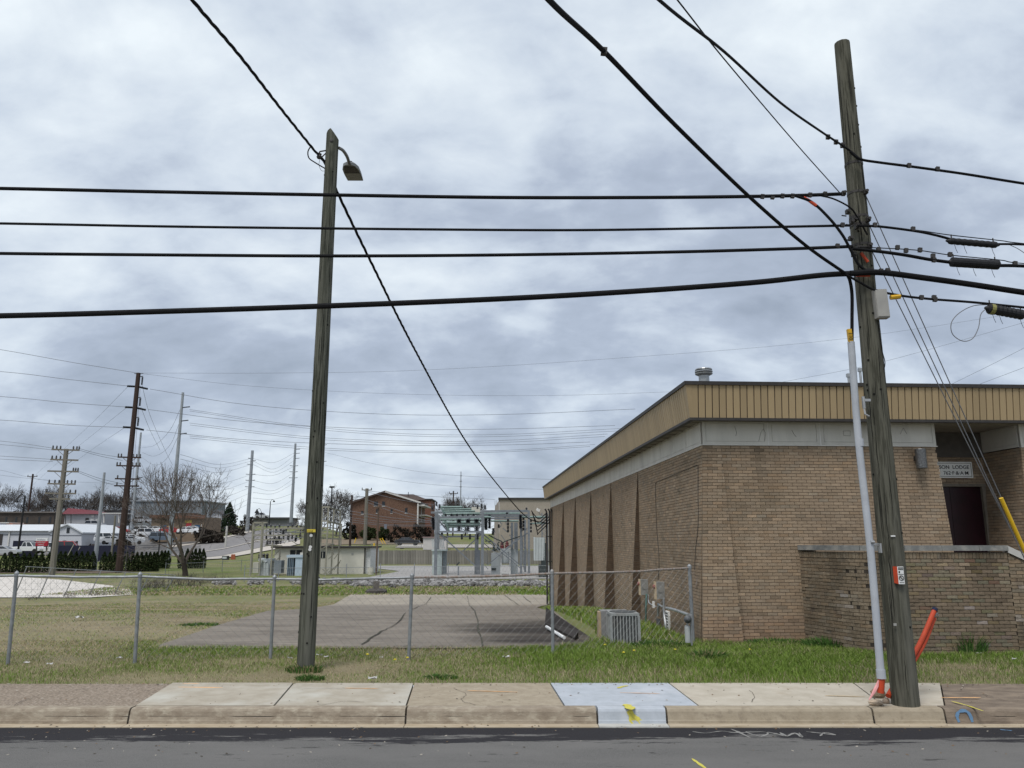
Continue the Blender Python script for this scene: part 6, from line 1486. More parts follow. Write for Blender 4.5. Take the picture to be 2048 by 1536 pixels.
for a, lab, r in (([(280,746,92),(560,746,95),(850,740,98),(1240,716,102),(1700,676,106),(2200,600,112)], 'highest thin wire rising behind the utility pole', .014), ([(282,747,92),(500,772,96),(800,788,100),(1100,791,104),(1360,783,108)], 'thin wire from the dark pole top to behind the hall fascia', .014),
     ([(300,778,92),(500,810,95),(760,828,98),(1000,829,101),(1270,818,104)], 'first transmission wire right of the dark pole', .024), ([(297,819,92),(500,844,95),(760,858,98),(1000,858,101),(1230,851,104)], 'second transmission wire right of the dark pole', .024), ([(293,860,92),(500,880,95),(760,890,98),(1000,890,101),(1180,884,104)], 'third transmission wire right of the dark pole', .024),
     ([(379,819,115),(600,851,118),(800,867,120),(1000,869,122),(1240,857,124)], 'upper wire of the top pair at the tall steel pole', .024), ([(380,822,115),(600,855,118),(800,871,120),(1000,873,122),(1235,862,124)], 'lower wire of the top pair at the tall steel pole', .024),
     ([(379,846,115),(600,872,118),(800,882,120),(1000,881,122),(1215,868,124)], 'upper wire of the middle pair at the tall steel pole', .024), ([(380,850,115),(600,876,118),(800,886,120),(1000,885,122),(1210,873,124)], 'lower wire of the middle pair at the tall steel pole', .024),
     ([(379,872,115),(600,893,118),(800,902,120),(1000,901,122),(1190,889,124)], 'upper wire of the low pair at the tall steel pole', .024), ([(380,876,115),(600,897,118),(800,905,120),(1000,904,122),(1180,893,124)], 'lower wire of the low pair at the tall steel pole', .024),
     ([(650,905,240),(760,930,220),(900,950,200),(1130,960,180)], 'faint sagging wire above the brick apartments', .03), ([(650,930,240),(760,955,220),(900,972,200),(1130,980,180)], 'lower faint sagging wire above the brick apartments', .03), ([(735,982,150),(850,992,160),(990,999,170)], 'wire running from the grey crossarm pole over the apartments', .03)):
    wire(lab, WP(a), r, GR)
GQ = 'drooping wires between the left poles'
for a, lab in (([(255,774,92),(180,850,150),(120,905,200),(60,960,250)], 'long wire falling leftwards from the dark pole, upper'), ([(252,816,92),(185,870,150),(110,930,200),(60,975,250)], 'long wire falling leftwards from the dark pole, middle'), ([(248,856,92),(190,895,140),(120,945,200)], 'long wire falling leftwards from the dark pole, lower'),
      ([(284,770,92),(300,830,100),(330,900,112),(345,930,118)], 'wire drooping steeply right of the dark pole, first'), ([(282,815,92),(300,860,100),(320,900,112)], 'wire drooping steeply right of the dark pole, second'), ([(362,815,115),(340,860,120),(310,890,130),(285,895,150)], 'jumper curve between the two tall steel poles, upper'), ([(360,842,115),(340,890,120),(310,912,130),(284,905,150)], 'jumper curve between the two tall steel poles, middle'), ([(358,868,115),(335,915,120),(310,930,130),(284,915,150)], 'jumper curve between the two tall steel poles, lower'),
      ([(-200,870,84),(0,882,84),(105,896,84)], 'upper wire reaching the crossarm pole from the left edge'), ([(-200,875,84),(0,889,84),(108,900,84)], 'second wire reaching the crossarm pole from the left edge'), ([(-200,900,84),(0,912,84),(108,919,84)], 'third wire reaching the crossarm pole from the left edge'), ([(-200,905,84),(0,918,84),(106,923,84)], 'fourth wire reaching the crossarm pole from the left edge'),
      ([(158,897,84),(200,908,87),(250,916,92)], 'short wire between crossarm pole and dark pole, top'), ([(157,900,84),(200,912,87),(245,921,92)], 'short wire between crossarm pole and dark pole, second'), ([(157,945,84),(200,962,87),(246,975,92)], 'short wire between crossarm pole and dark pole, low'), ([(157,942,84),(200,957,87),(246,968,92)], 'short wire between crossarm pole and dark pole, second lowest'),
      ([(-100,925,150),(0,940,150),(60,955,170),(140,968,190)], 'wire slanting down from the left edge over the trees'), ([(-100,930,150),(0,950,150),(120,962,170),(250,968,190)], 'level wire over the trees at the left edge')):
    wire(lab, WP(a), .020, GQ)
GS = 'wires strung between the hill steel poles'
for i, (y0, y1, dip) in enumerate(((917,905,14),(922,910,22),(929,920,20),(949,932,10),(961,944,14),(974,956,16),(985,965,12),(996,985,8),(1005,1000,6))):
    wire('sagging wire between two hill steel poles, number %s from the top' % ['one','two','three','four','five','six','seven','eight','nine'][i], WP([(506,y0,205),(548,(y0+y1)/2+dip,220),(590,y1,235)]), .03, GS)
    wire('wire from the hill to the tall steel pole, number %s from the top' % ['one','two','three','four','five','six','seven','eight','nine'][i], WP([(361,y0-8+i*4,115),(440,y0+12+i*2,160),(503,y0,205)]), .026, GS)
GB = 'feeder wires reaching the green bus bars'
for i, (x0, y0, x1, y1, dip) in enumerate(((690,1020,868,1042,4),(690,1026,868,1046,4),(690,1034,868,1042,6),(690,1038,868,1050,5),(735,1000,866,1040,2),(735,1005,866,1044,4),(690,1043,868,1052,4),(590,1015,690,1025,3),(590,1030,690,1034,2),(735,984,870,1010,3))):
    wire('feeder wire into the bus bars, number %s from the top' % ['one','two','three','four','five','six','seven','eight','nine','ten'][i], WP([(x0,y0,95),((x0+x1)/2,(y0+y1)/2+dip,92),(x1,y1,88)]), .020, GB)
wire('wire slanting up to the right edge above the hall roof', WP([(1900,770,60),(2048,696,55),(2300,560,50)]), .012, GR); wire('second wire slanting up to the right edge above the hall roof', WP([(1960,768,60),(2048,735,57),(2300,640,50)]), .012, GR); wire('faint wire slanting over the hall roof behind the utility pole', WP([(1560,765,80),(1760,725,75),(2048,645,70),(2300,575,66)]), .012, GR)

# ------------------------------------------------------------------ substation, left yard
tanst = M('lattice_paint', (.31,.295,.24), (.24,.228,.185), 3, .6, metal=.2); greyst = M('yard_steel', (.22,.235,.25), (.165,.18,.195), 3, .5, metal=.3); busg = M('bus_green', (.19,.26,.24), (.14,.2,.185), 3, .5, metal=.2)
def ins_at(o, p, h=.5, r=.14, up=1): return MB().lathe(p, [(r*.4,0),(r,h*.15*up),(r*.5,h*.3*up),(r,h*.45*up),(r*.5,h*.6*up),(r,h*.75*up),(r*.3,h*up)], 7).build('insulator', insul, o)
YL = 84.0
lat = thing('lattice_structure', 'pale tan steel lattice structure with rows of black insulators before the small control house', 'substation frame', W(595, 1157, YL))
def P3(x, y, Y): return W(x, y, Y)
for (x, yt, yb, Y) in ((507,1045,1158,84),(525,1045,1158,84),(545,1085,1158,84),(560,1098,1132,87),(657,1014,1152,85),(668,1020,1150,87),(681,1021,1150,88),(683,1048,1140,90),(645,1014,1152,88),(509,1045,1150,90),(527,1047,1150,90)):
    a = P3(x, yt, Y); b = Vector((a.x, Y, ztf(a.x, Y)-.1)); MB().bar(b, a, .14).build('post', tanst, lat)
for (x0, y0, Ya, x1, y1, Yb, w) in ((507,1045,84,535,1045,84,.14),(510,1046,90,530,1046,90,.12),(507,1070,84,570,1071,84,.13),(507,1079,84,570,1080,84,.11),(507,1057,84,612,1056,84,.13),(527,1057,88,640,1058,88,.12),(560,1070,86,640,1071,86,.12),(640,1014,85,660,1014,85,.16),(657,1014,85,682,1022,88,.14),(640,1042,85,657,1042,85,.16),(657,1043,85,682,1049,88,.18),(640,1055,85,657,1055,85,.12),(640,1068,85,657,1067,85,.12),(640,1076,85,682,1078,87,.16),(657,1055,85,682,1058,88,.1),(657,1088,85,668,1089,87,.12),(640,1088,85,657,1088,85,.12),(530,1090,85,564,1092,85,.14),(668,1070,87,682,1071,88,.1)):
    MB().bar(P3(x0,y0,Ya), P3(x1,y1,Yb), w).build('beam', tanst, lat)
for (x0, y0, x1, y1, Y) in ((507,1057,525,1047,84),(525,1070,545,1058,84),(547,1112,562,1098,86),(547,1125,562,1112,86),(640,1041,657,1026,85),(640,1068,657,1055,85),(640,1100,657,1090,85),(657,1118,668,1108,86),(668,1118,682,1100,87),(645,1150,657,1138,86),(657,1145,680,1125,87),(668,1140,682,1120,87),(645,1138,657,1150,86),(657,1150,668,1136,86),(657,1030,668,1042,86),(668,1024,681,1046,87),(657,1095,668,1108,86),(508,1155,520,1147,84),(657,1045,668,1055,86)):
    MB().bar(P3(x0,y0,Y), P3(x1,y1,Y), .075).build('brace', tanst, lat)
for i in range(13):
    x = 533+i*8.6; 
    for (y, h, up) in ((1057, .5, 1), (1070, .45, -1)):
        if random.random() < .85: ins_at(lat, P3(x, y, 84.2+ (i%3)*1.5), h, .13, up)
for x in (540,546,551,556,561): ins_at(lat, P3(x, 1088, 85.5), .7, .14)
for x in (540,552,561,572): ins_at(lat, P3(x, 1066, 86.5), .55, .15, 1)
for x in (648,653,662,670,676): ins_at(lat, P3(x, 1014+max(0,x-657)*.3, 86), .45, .11); ins_at(lat, P3(x, 1042+max(0,x-657)*.25, 86), .45, .11)
for (x0,y0,x1,y1,Y) in ((530,1064,640,1064,85.5),(530,1052,612,1050,87),(560,1076,640,1074,85),(530,1061,600,1066,86),(535,1074,600,1060,86),(640,1060,682,1064,87)): MB().tube([P3(x0,y0,Y),P3(x1,y1,Y)], .035, 5).build('bus_bar', greyst, lat)
rl = random.Random(3)
for k in range(46):
    x, y, Y = rl.uniform(530,642), rl.choice((1056,1062,1068,1074,1081,1088))+rl.uniform(-1,1), rl.uniform(84.5,89)
    if y > 1078 and x > 585: continue
    if k % 2: MB().bar(W(x,y,Y), W(x+rl.uniform(3,14),y+rl.choice((-8,-6,0,0,6,8)),Y), rl.uniform(.05,.09)).build('brace', tanst, lat)
    else: ins_at(lat, W(x,y,Y), rl.uniform(.35,.6), rl.uniform(.11,.18), rl.choice((1,-1)))
for x in (533,547,556,566,578,590,602,614,626,638): MB().bar(W(x,1052+rl.uniform(-2,3),87), W(x,1078+rl.uniform(-4,6),87), .07).build('hanger', tanst, lat)
# transformers
pale = M('equipment_pale', (.50,.53,.53), (.44,.47,.47), 3, .5); blue = M('equipment_blue', (.42,.50,.58), (.36,.44,.52), 3, .5); beige = M('equipment_beige', (.55,.53,.46), (.48,.46,.40), 3, .6); dgreen = M('equipment_dark', (.045,.055,.055), rough=.6)
def pbx(o, name, x0, x1, y0, y1, Y, d, mat, ground=False):   # a box standing at distance Y whose face spans that window
    a, b = W(x0, y1, Y), W(x1, y0, Y); z0 = ztf((a.x+b.x)/2, Y)-.1 if ground else a.z
    return MB().bb(a.x, b.x, Y, Y+d, z0, b.z).build(name, mat, o)
t1 = thing('transformer', 'pale grey transformer with cabinet and pipes left of the blue radiator unit', 'transformer', W(535, 1155, 85))
pbx(t1,'cabinet',505,517,1125,1146,84.6,1.0,beige); pbx(t1,'tank',519,540,1122,1152,85.2,1.5,pale,True); pbx(t1,'cooler',547,563,1121,1147,85.2,1.2,M('radiator_grey', (.30,.33,.36)),False); pbx(t1,'lid',517,545,1117,1122,85.4,1.2,pale)
for x in (530,535): MB().tube([W(x,1155,84.9),W(x,1126,84.9)], .16, 8).build('pipe', pale, t1)
for x in (519,527,534): ins_at(t1, W(x, 1120, 85.6), .7, .2)
MB().tube(spline([W(521,1125,84.9),W(526,1119,84.9),W(532,1125,84.9)],5), .2, 8).build('bend', pale, t1)
pbx(t1,'foot',520,545,1150,1157,85,1.6,M('pad_grey', (.35,.34,.33)),True)
t2 = thing('transformer', 'light blue transformer with fins standing before the control house wall', 'transformer', W(590, 1155, 84.5))
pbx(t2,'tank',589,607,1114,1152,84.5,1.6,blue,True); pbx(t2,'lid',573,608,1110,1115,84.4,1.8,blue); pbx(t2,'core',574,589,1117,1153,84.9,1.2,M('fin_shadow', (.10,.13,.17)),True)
for x in (573.5,577,580.5,584): pbx(t2,'fin',x,x+1.8,1116,1155,84.4,1.4,blue,True)
pbx(t2,'bushing_box',600,606,1105,1111,84.8,.8,beige)
# control house
Yh = 89.5; ch = thing('control_house', 'small cream control house with a flat dark roof edge in the substation yard', 'building', W(640, 1149, Yh))
hs = M('house_cream', (.60,.58,.51), (.54,.52,.455), 1.5, .85); a, b = W(547,1150,Yh), W(731,1098,Yh); zb = ztf(a.x, Yh)-.1
MB().bb(a.x, b.x, Yh, Yh+6, zb, W(640,1094,Yh).z).build('wall', hs, ch); MB().bb(a.x-.4, b.x+.75, Yh-.35, Yh+6.5, W(640,1096,Yh).z, W(640,1092.5,Yh).z).build('roof', dark_m, ch)
c = W(731,1150,Yh); MB().bb(b.x+.0, b.x+.55, Yh+.3, Yh+5.8, zb, W(640,1095,Yh).z).build('wall', M('house_white', (.68,.68,.67)), ch)
MB().bb(b.x-.12, b.x+.02, Yh-.05, Yh+.02, zb, W(640,1096,Yh).z).build('downpipe', dark_m, ch)
for (x0,x1,y0,y1) in ((580,604,1100,1112),(639,652,1103,1116)):
    w0, w1 = W(x0,y1,Yh), W(x1,y0,Yh); fw = MB().bb(w0.x, w1.x, Yh-.04, Yh+.02, w0.z, w1.z).build('window', M('glass_dark', (.03,.035,.04), rough=.15) if 'glass_dark' not in MATS else MATS['glass_dark'], ch); MB().bb((w0.x+w1.x)/2-.03,(w0.x+w1.x)/2+.03,Yh-.06,Yh-.041,w0.z,w1.z).build('mullion', hs, fw)
w0 = W(705,1108,Yh); MB().bb(w0.x-.12,w0.x+.12,Yh-.03,Yh+.01,w0.z-.12,w0.z+.12).build('vent', M('vent_grey', (.4,.4,.38)), ch)
br = W(741.5,1145,87.5); br.z = ztf(br.x,87.5); MB().lathe(br, [(.33,0),(.36,.3),(.35,.8),(.32,.82)], 14).build('barrel', beige, None, base=br, label='cream barrel at the corner of the control house', cat='barrel')
# ------------------------------------------------------------------ substation, right yard
bus = thing('bus_structure', 'grey steel bus structure with green bars, black insulators and diagonal braces', 'substation frame', W(965, 1148, 86))
def stl(x, yt, Y, w, mat=greyst): a = P3(x, yt, Y); MB().bar(Vector((a.x,Y,ztf(a.x,Y)-.1)), a, w).build('post', mat, bus)
for x, yt, Y, w in ((873,1026,85,.30),(965.5,1020,85,.30),(1042,1042,86,.26),(1057.5,1021,85,.24),(878,1030,93,.22),(955,1030,93,.3),(1050,1040,93,.24),(1030,1045,92,.2),(952,1068,87,.25)): stl(x, yt, Y, w)
for (x0,y0,Ya,x1,y1,Yb,w) in ((862,1025,85,884,1025,85,.22),(873,1035,85,966,1034,85,.24),(873,1063.5,85,966,1063.5,85,.20),(966,1023,85,1057,1022,85,.26),(966,1030,86,1057,1030,86,.2),(873,1066,86,893,1075,92,.14),(893,1073,92,955,1073,92,.2),(955,1073,92,966,1064,85,.16),(885,1026,93,960,1026,93,.2),(966,1033,88,1040,1033,88,.2),(966,1037,90,1040,1037,90,.18)):
    MB().bar(P3(x0,y0,Ya), P3(x1,y1,Yb), w).build('beam', greyst, bus)
for (x0,y0,x1,y1,Y,w) in ((877,1040,895,1062,86,.16),(877,1066,952,1133,86,.13),(965,1066,925,1103,87,.12),(967,1069,1040,1130,86,.12),(970,1078,1043,1138,86,.1),(1055,1066,1010,1098,86,.12),(1045,1072,975,1130,86,.1),(1056,1066,1024,1086,86,.1),(968,1087,1000,1112,86,.08),(1044,1072,1048,1140,86,.1),(1048,1070,1058,1138,86,.08)):
    MB().bar(P3(x0,y0,Y), P3(x1,y1,Y), w).build('brace', greyst, bus)
for i in range(8):
    y0 = 1074+i*8; MB().bar(P3(1043,y0,87), P3(1051,y0+8,87), .06).build('brace', greyst, bus); MB().bar(P3(969,y0+20,87) if i < 4 else P3(969,y0,87), P3(976,y0+28,87) if i < 4 else P3(976,y0+8,87), .06).build('brace', greyst, bus)
for (x0,y0,x1,y1,Y,r) in ((880,1014,925,1014,90,.12),(884,1019,945,1018,91,.10),(884,1023,950,1022,90,.10),(880,1039,968,1039,88,.14),(885,1045,960,1045,90,.16),(890,1050,960,1050,91,.18),(893,1054,955,1053,92,.10),(966,1034,982,1034,85,.12),(982,1042,1037,1042,87,.10),(1040,1034,1095,1034,86,.12),(1060,1047,1090,1046,86,.08),(890,1028,960,1027,92,.16),(966,1027,1040,1027,89,.12)):
    MB().tube([P3(x0,y0,Y),P3(x1,y1,Y)], r, 8).build('bus_bar', busg if y0 < 1060 else greyst, bus)
for (x0,y0,x1,y1,Y) in ((885,1030,898,1062,89),(889,1036,897,1060,90),(880,1012,893,1034,90)): MB().bar(P3(x0,y0,Y), P3(x1,y1,Y), .2).build('bus_bar', busg, bus)
for x in (891,903,914,925,936,947): ins_at(bus, P3(x,1027,86), .5, .16, -1)
for x in (918,936,953):
    ins_at(bus, P3(x,1046,85.3), .45, .28, 1); ins_at(bus, P3(x,1052,85.3), .6, .2, -1); ins_at(bus, P3(x+4-(x-936)*.1,1068,85.6), .6, .16, -1)
    MB().bar(P3(x-4,1037,85.3),P3(x-4,1064,85.3),.06).build('switch_arm', greyst, bus); MB().bar(P3(x+4,1037,85.3),P3(x+4,1064,85.3),.06).build('switch_arm', greyst, bus)
for y in (1042,1048,1054,1060): ins_at(bus, P3(866+(y-1042)*.1,y,86), .45, .26, 1); ins_at(bus, P3(972,y,85.2), .35, .22, 1)
for y in (1036,1043,1050,1057): ins_at(bus, P3(979,y,85.2), .38, .20, 1); ins_at(bus, P3(1041,y,85.4), .38, .22, 1); ins_at(bus, P3(1016,y+8,86), .35, .16, 1); ins_at(bus, P3(1047,y+4,85.6), .32, .16, 1); ins_at(bus, P3(1062,y+8,86), .3, .14, 1)
for x, y in ((865,1020),(873,1012),(879,1017),(955,1018),(963,1016),(970,1019),(1053,1024)): ins_at(bus, P3(x,y,86), .5, .14, 1)
for x in (1024,1033): MB().bar(P3(x,1045,88), P3(x,1098,88), .28).build('post', greyst, bus)
pbx(bus,'control_box',943,960,1014,1024,90,1.2,beige)
for (pts, r) in (([(977,1070),(990,1077),(1003,1083),(1004,1090)], .06), ([(1042,1072),(1012,1082),(1006,1086)], .06), ([(970,1082),(984,1084),(988,1094)], .05), ([(1000,1084),(996,1086),(994,1096)], .05)): MB().tube(spline([P3(x,y,86) for x,y in pts],5), r, 6).build('cable', dgreen, bus)
rl = random.Random(5)
for k in range(30):
    x, y, Y = rl.uniform(880,1050), rl.choice((1030,1038,1044,1056,1062,1070)), rl.uniform(86,92)
    MB().bar(W(x,y,Y), W(x+rl.uniform(2,12),y+rl.choice((-9,-5,5,9,12)),Y), rl.uniform(.05,.1)).build('brace', greyst, bus)
    if k % 3 == 0: ins_at(bus, W(x,y,Y-.5), rl.uniform(.35,.6), rl.uniform(.12,.2), rl.choice((1,-1)))
sw = thing('switchgear', 'grey green switchgear cabinets under the left end of the bus structure', 'cabinet', W(880,1150,86.5))
pbx(sw,'cabinet',864,872,1102,1150,86.3,1.0,M('switch_pale', (.46,.52,.50)),True); pbx(sw,'cabinet',874,884,1101,1149,86.3,1.0,MATS['switch_pale'],True); pbx(sw,'cabinet',885,892,1102,1149,86.8,1.4,M('switch_grey', (.25,.28,.29)),True); pbx(sw,'top',863,893,1099,1102,86.1,1.8,MATS['switch_pale'])
for i, x in enumerate((866,869,882,885,888)): MB().tube(spline([W(x-2,1078,87),W(x-1,1090,87),W(x+1,1097,87)],4), .045, 6).build('cable', pale, sw)
pbx(sw,'frame',952,960,1100,1150,86.6,1.2,greyst,True)
tb = thing('transformer', 'white transformer tank with dark red bushings inside the bus structure', 'transformer', W(1010,1150,86.5))
pbx(tb,'tank',982,1000,1106,1149,87.5,1.5,pale,True); pbx(tb,'cabinet',1021,1036,1098,1147,88.2,1.2,pale,True); pbx(tb,'cover',1001,1021,1097,1104,86.6,1.8,pale)
a = W(1011,1126,87.2); MB().lathe(a, [(.5,0),(.55,.1),(.62,1.2),(.55,1.35)], 14).build('drum', pale, tb)
for x in (1002,1020): MB().bar(W(x,1150,86.5), W(x,1102,86.5), .16).build('leg', M('white_frame', (.62,.62,.60)) if 'white_frame' not in MATS else MATS['white_frame'], tb)
for y in (1131,1146): MB().bar(W(1002,y,86.5), W(1020,y,86.5), .14).build('rail', MATS['white_frame'], tb)
redb = M('bushing_red', (.16,.03,.03), rough=.4)
for x, y in ((1004,1093),(1014,1092)): MB().lathe(W(x,y+4,87), [(.24,0),(.2,.15),(.24,.25),(.16,.4),(.2,.5),(.08,.75)], 9).build('bushing', redb, tb)
for x, y in ((988,1100),(996,1099)): MB().lathe(W(x,y+2,88), [(.2,0),(.24,.15),(.12,.3),(.16,.45),(.06,.7)], 9).build('bushing', dgreen, tb)
pbx(tb,'panel',983,992,1136,1141,87.4,.1,dgreen)
tr = thing('transformer', 'pale finned radiator transformer nearest the far corner of the hall', 'transformer', W(1080,1140,84))
for i in range(7): pbx(tr,'fin',1068+i*3.1,1070.2+i*3.1,1074+(i>0)*1,1121,80+.05*i,1.6,pale)
pbx(tr,'core',1069,1090,1077,1119,80.6,1.0,M('radiator_core', (.20,.23,.23))); pbx(tr,'tank',1083,1094,1086,1130,80.3,1.4,dgreen); pbx(tr,'base',1078,1095,1130,1137,80,1.8,dgreen,True)
twr = thing('lattice_tower', 'short lattice mast with switches beside the far corner of the hall', 'substation frame', W(1085,1140,88))
for x, Y in ((1083.5,88),(1095,88),(1084,89.2),(1095,89.2)): a = W(x,1026,Y); MB().bar((a.x,Y,ztf(a.x,Y)),a,.1).build('post', greyst, twr)
for i in range(6): y = 1030+i*9; MB().bar(W(1083.5,y,88),W(1095,y+9,88),.06).build('brace', greyst, twr); MB().bar(W(1083.5,y,88),W(1095,y,88),.06).build('beam', greyst, twr)
va = W(916.5,1148,84.5); vv = thing('valve_post', 'small grey post with a dark handle on the gravel yard', 'post', va); MB().bar((va.x,84.5,ztf(va.x,84.5)),W(917,1132,84.5),.16).build('post', greyst, vv); MB().bar(W(913,1131,84.5),W(919,1124,84.5),.14).build('handle', dgreen, vv)
# barbed fence of the yard
def yard_fence(label, px0, px1, y0, y1, base_y, n, top_extra=0, mat=wire_m, Yf=None, mesh=False, lean=0.0, xs=None):
    t = None; tops = []
    for i in range(n):
        f = i/(n-1); px = px0+(px1-px0)*f if xs is None else xs[i]; g = G(px, base_y[0]+(base_y[1]-base_y[0])*f) 
        tp = W(px, y0+(y1-y0)*f, g.y); tp.x = g.x+lean
        if t is None: t = thing('wire_fence', label, 'fence', g, 'wire fences of the yards')
        MB().tube([g-Vector((0,0,.1)), tp+Vector((lean*.2,0,top_extra))], .035, 6).build('post', fence_m, t); tops.append((g, tp))
    for a, b in zip(tops, tops[1:]):
        MB().tube([a[1], b[1]], .022, 5).build('rail', fence_m, t)
        m = MB()
        for f in (.12,.3,.5,.7): m.tube([a[0].lerp(a[1],f), b[0].lerp(b[1],f)], .006, 3, cap=False)
        k_ = int((b[0]-a[0]).length/.35)
        for j in range(k_+1):
            g0, g1 = a[0].lerp(b[0], j/k_), a[1].lerp(b[1], j/k_)
            e0_, e1_ = a[0].lerp(b[0], min(1,(j+2)/k_)), a[1].lerp(b[1], min(1,(j+2)/k_))
            m.tube([g0, e1_], .005, 3, cap=False); m.tube([g1, e0_], .005, 3, cap=False)
        m.build('wire_mesh', wire_m, t, kind='stuff')
    return t
yard_fence('tall wire fence along the rubble before the substation', 488, 1100, 1137, 1131, (1164,1160), 10, .35)
yard_fence('leaning old wire fence beside the white concrete pad', 25, 330, 1133, 1150, (1200,1183), 7, 0, lean=.55)
yard_fence('wire fence running from the bare tree to the lattice structure', 330, 520, 1128, 1120, (1150,1140), 6, .2)
# ------------------------------------------------------------------ buildings beyond
glass = MATS['glass_dark']
def shell(name, label, cat, px0, px1, by, ty, Y, depth, mat, base_drop=.5):
    a, b = W(px0, by, Y), W(px1, ty, Y); t = thing(name, label, cat, ((a.x+b.x)/2, Y, a.z))
    MB().bb(a.x, b.x, Y, Y+depth, a.z-base_drop, b.z).build('wall', mat, t); return t, a, b
def opening(o, name, x0, x1, y0, y1, Y, mat, d=.06): a, b = W(x0,y1,Y), W(x1,y0,Y); return MB().bb(a.x,b.x,Y-d,Y+.02,a.z,b.z).build(name, mat, o)
wt = M('white_trim', (.62,.61,.58))
# retaining wall of concrete boards
Yr = 125.0; a, b = W(739,1129,Yr), W(1098,1100.5,Yr); rw = thing('retaining_wall', 'stained grey concrete retaining wall behind the substation yard', 'wall', (a.x,Yr,-1.5))
rwm = M('board_concrete', (.27,.255,.225), (.15,.14,.125), 1.2, .9, stretch=(1.5,1,.25), rnd=.22); z0 = -1.6; z1 = b.z; L0 = b.x-a.x; nb = 70; pl = MB().bb(0,L0/nb-.04,-.1,.15,0,z1-z0).mesh('board', rwm)
for k in range(nb): link('board', pl, rw, (a.x+L0*k/nb-rw.location.x, 0, z0-rw.location.z + random.uniform(-.04,.02)))
MB().bb(a.x, b.x, Yr+.16, Yr+.5, z0, z1-.1).build('backing', dark_m, rw)
yard_fence('wire fence on top of the retaining wall', 742, 1095, 1086, 1086, (1096,1096), 8, 0)
# brick apartments
Ya = 172.0; bm_ = M('apartment_brick', (.135,.075,.052), (.095,.054,.038), 1.0, .9, c3=(.185,.115,.078), s3=3.5, r3=(.48,.6), stretch=(1,1,2.2)); rf = M('apartment_roof', (.085,.062,.052), (.065,.048,.042), 2, .9)
ap = thing('brick_apartments', 'dark red brick apartment block with a low gable and white porch column', 'building', W(770,1076,Ya))
pk = [W(704,1080,Ya), W(836,1080,Ya), W(836,1005.5,Ya), W(771,985.5,Ya), W(704,1006,Ya)]; MB().prism(pk, (0,14,0)).build('wall', bm_, ap)
e1, e2, e3 = W(700,1007.5,Ya), W(771,984.5,Ya), W(842,1006.5,Ya)
for q0, q1 in ((e1,e2),(e2,e3)): MB().hexa([q0+Vector((0,-.5,0)),q1+Vector((0,-.5,0)),q1+Vector((0,14.5,0)),q0+Vector((0,14.5,0)),q0+Vector((0,-.5,.35)),q1+Vector((0,-.5,.35)),q1+Vector((0,14.5,.35)),q0+Vector((0,14.5,.35))]).build('roof', rf, ap)
m = MB(); m.bar(e1+Vector((0,-.55,.1)),e2+Vector((0,-.55,.1)),.12,h=.28); m.build('barge_board', rf, ap); MB().bar(e2+Vector((0,-.55,.1)),e3+Vector((0,-.55,.1)),.12,h=.34).build('barge_board', wt, ap)
for (x0,x1,y0,y1) in ((748,756,1003,1012),(764,770,1003,1012),(752,756,1018,1026),(781,785,1018,1026),(810,815,1016,1026),(722,727,1022,1028),(768,774,1048,1064)):
    w = opening(ap, 'door' if y1 > 1060 else 'window', x0, x1, y0, y1, Ya, M('door_blue_grey', (.2,.22,.26)) if y1 > 1060 else glass); opening(w, 'frame', x0-.6, x1+.6, y1, y1+1, Ya, wt)
a = W(835,1051,Ya-.8); MB().bar((a.x,a.y,a.z),(a.x,a.y,W(835,1007,Ya-.8).z),.3).build('column', wt, ap); a = W(842,1045,Ya+6); MB().bar((a.x,a.y,a.z),(a.x,a.y,W(842,1010,Ya+6).z),.25).build('column', wt, ap)
MB().bb(W(836,1030,Ya).x, W(852,1030,Ya).x, Ya+1, Ya+13, W(836,1031,Ya).z, W(836,1029,Ya).z).build('balcony', wt, ap); MB().bb(W(836,1030,Ya).x, W(849,1030,Ya).x, Ya-.3, Ya+13, W(836,1012,Ya).z, W(836,1009,Ya).z).build('porch_roof', wt, ap)
ap2 = thing('brick_apartments', 'second brick wing with a dark hipped roof behind the gabled apartments', 'building', W(840,1076,190)); Yb_ = 190.0
a, b = W(790,1076,Yb_), W(862,1000,Yb_); MB().bb(a.x,b.x,Yb_,Yb_+10,a.z,b.z).build('wall', M('apartment_brick_red', (.19,.085,.058), (.15,.07,.048), 1.0), ap2)
r0_, r1_, r2_, r3_ = W(780,1003,Yb_-.4), W(856,999.5,Yb_-.4), W(827,988.5,Yb_+4), W(795,988.5,Yb_+4); MB().add([r0_,r1_,r2_,r3_,r0_+Vector((0,10.8,0)),r1_+Vector((0,10.8,0)),r2_+Vector((0,2,0)),r3_+Vector((0,2,0))],[(0,1,2,3),(5,4,7,6),(1,5,6,2),(4,0,3,7),(3,2,6,7),(0,4,5,1)]).build('roof', rf, ap2)
MB().bb(W(850,1000,Yb_).x, b.x+.3, Yb_-.3, Yb_+10.3, b.z, b.z+.3).build('parapet', dark_m, ap2); a = W(816.5,993,Yb_+2); MB().tube([a, a+Vector((0,0,1.1))], .08, 6).build('vent_pipe', black_pole, ap2)
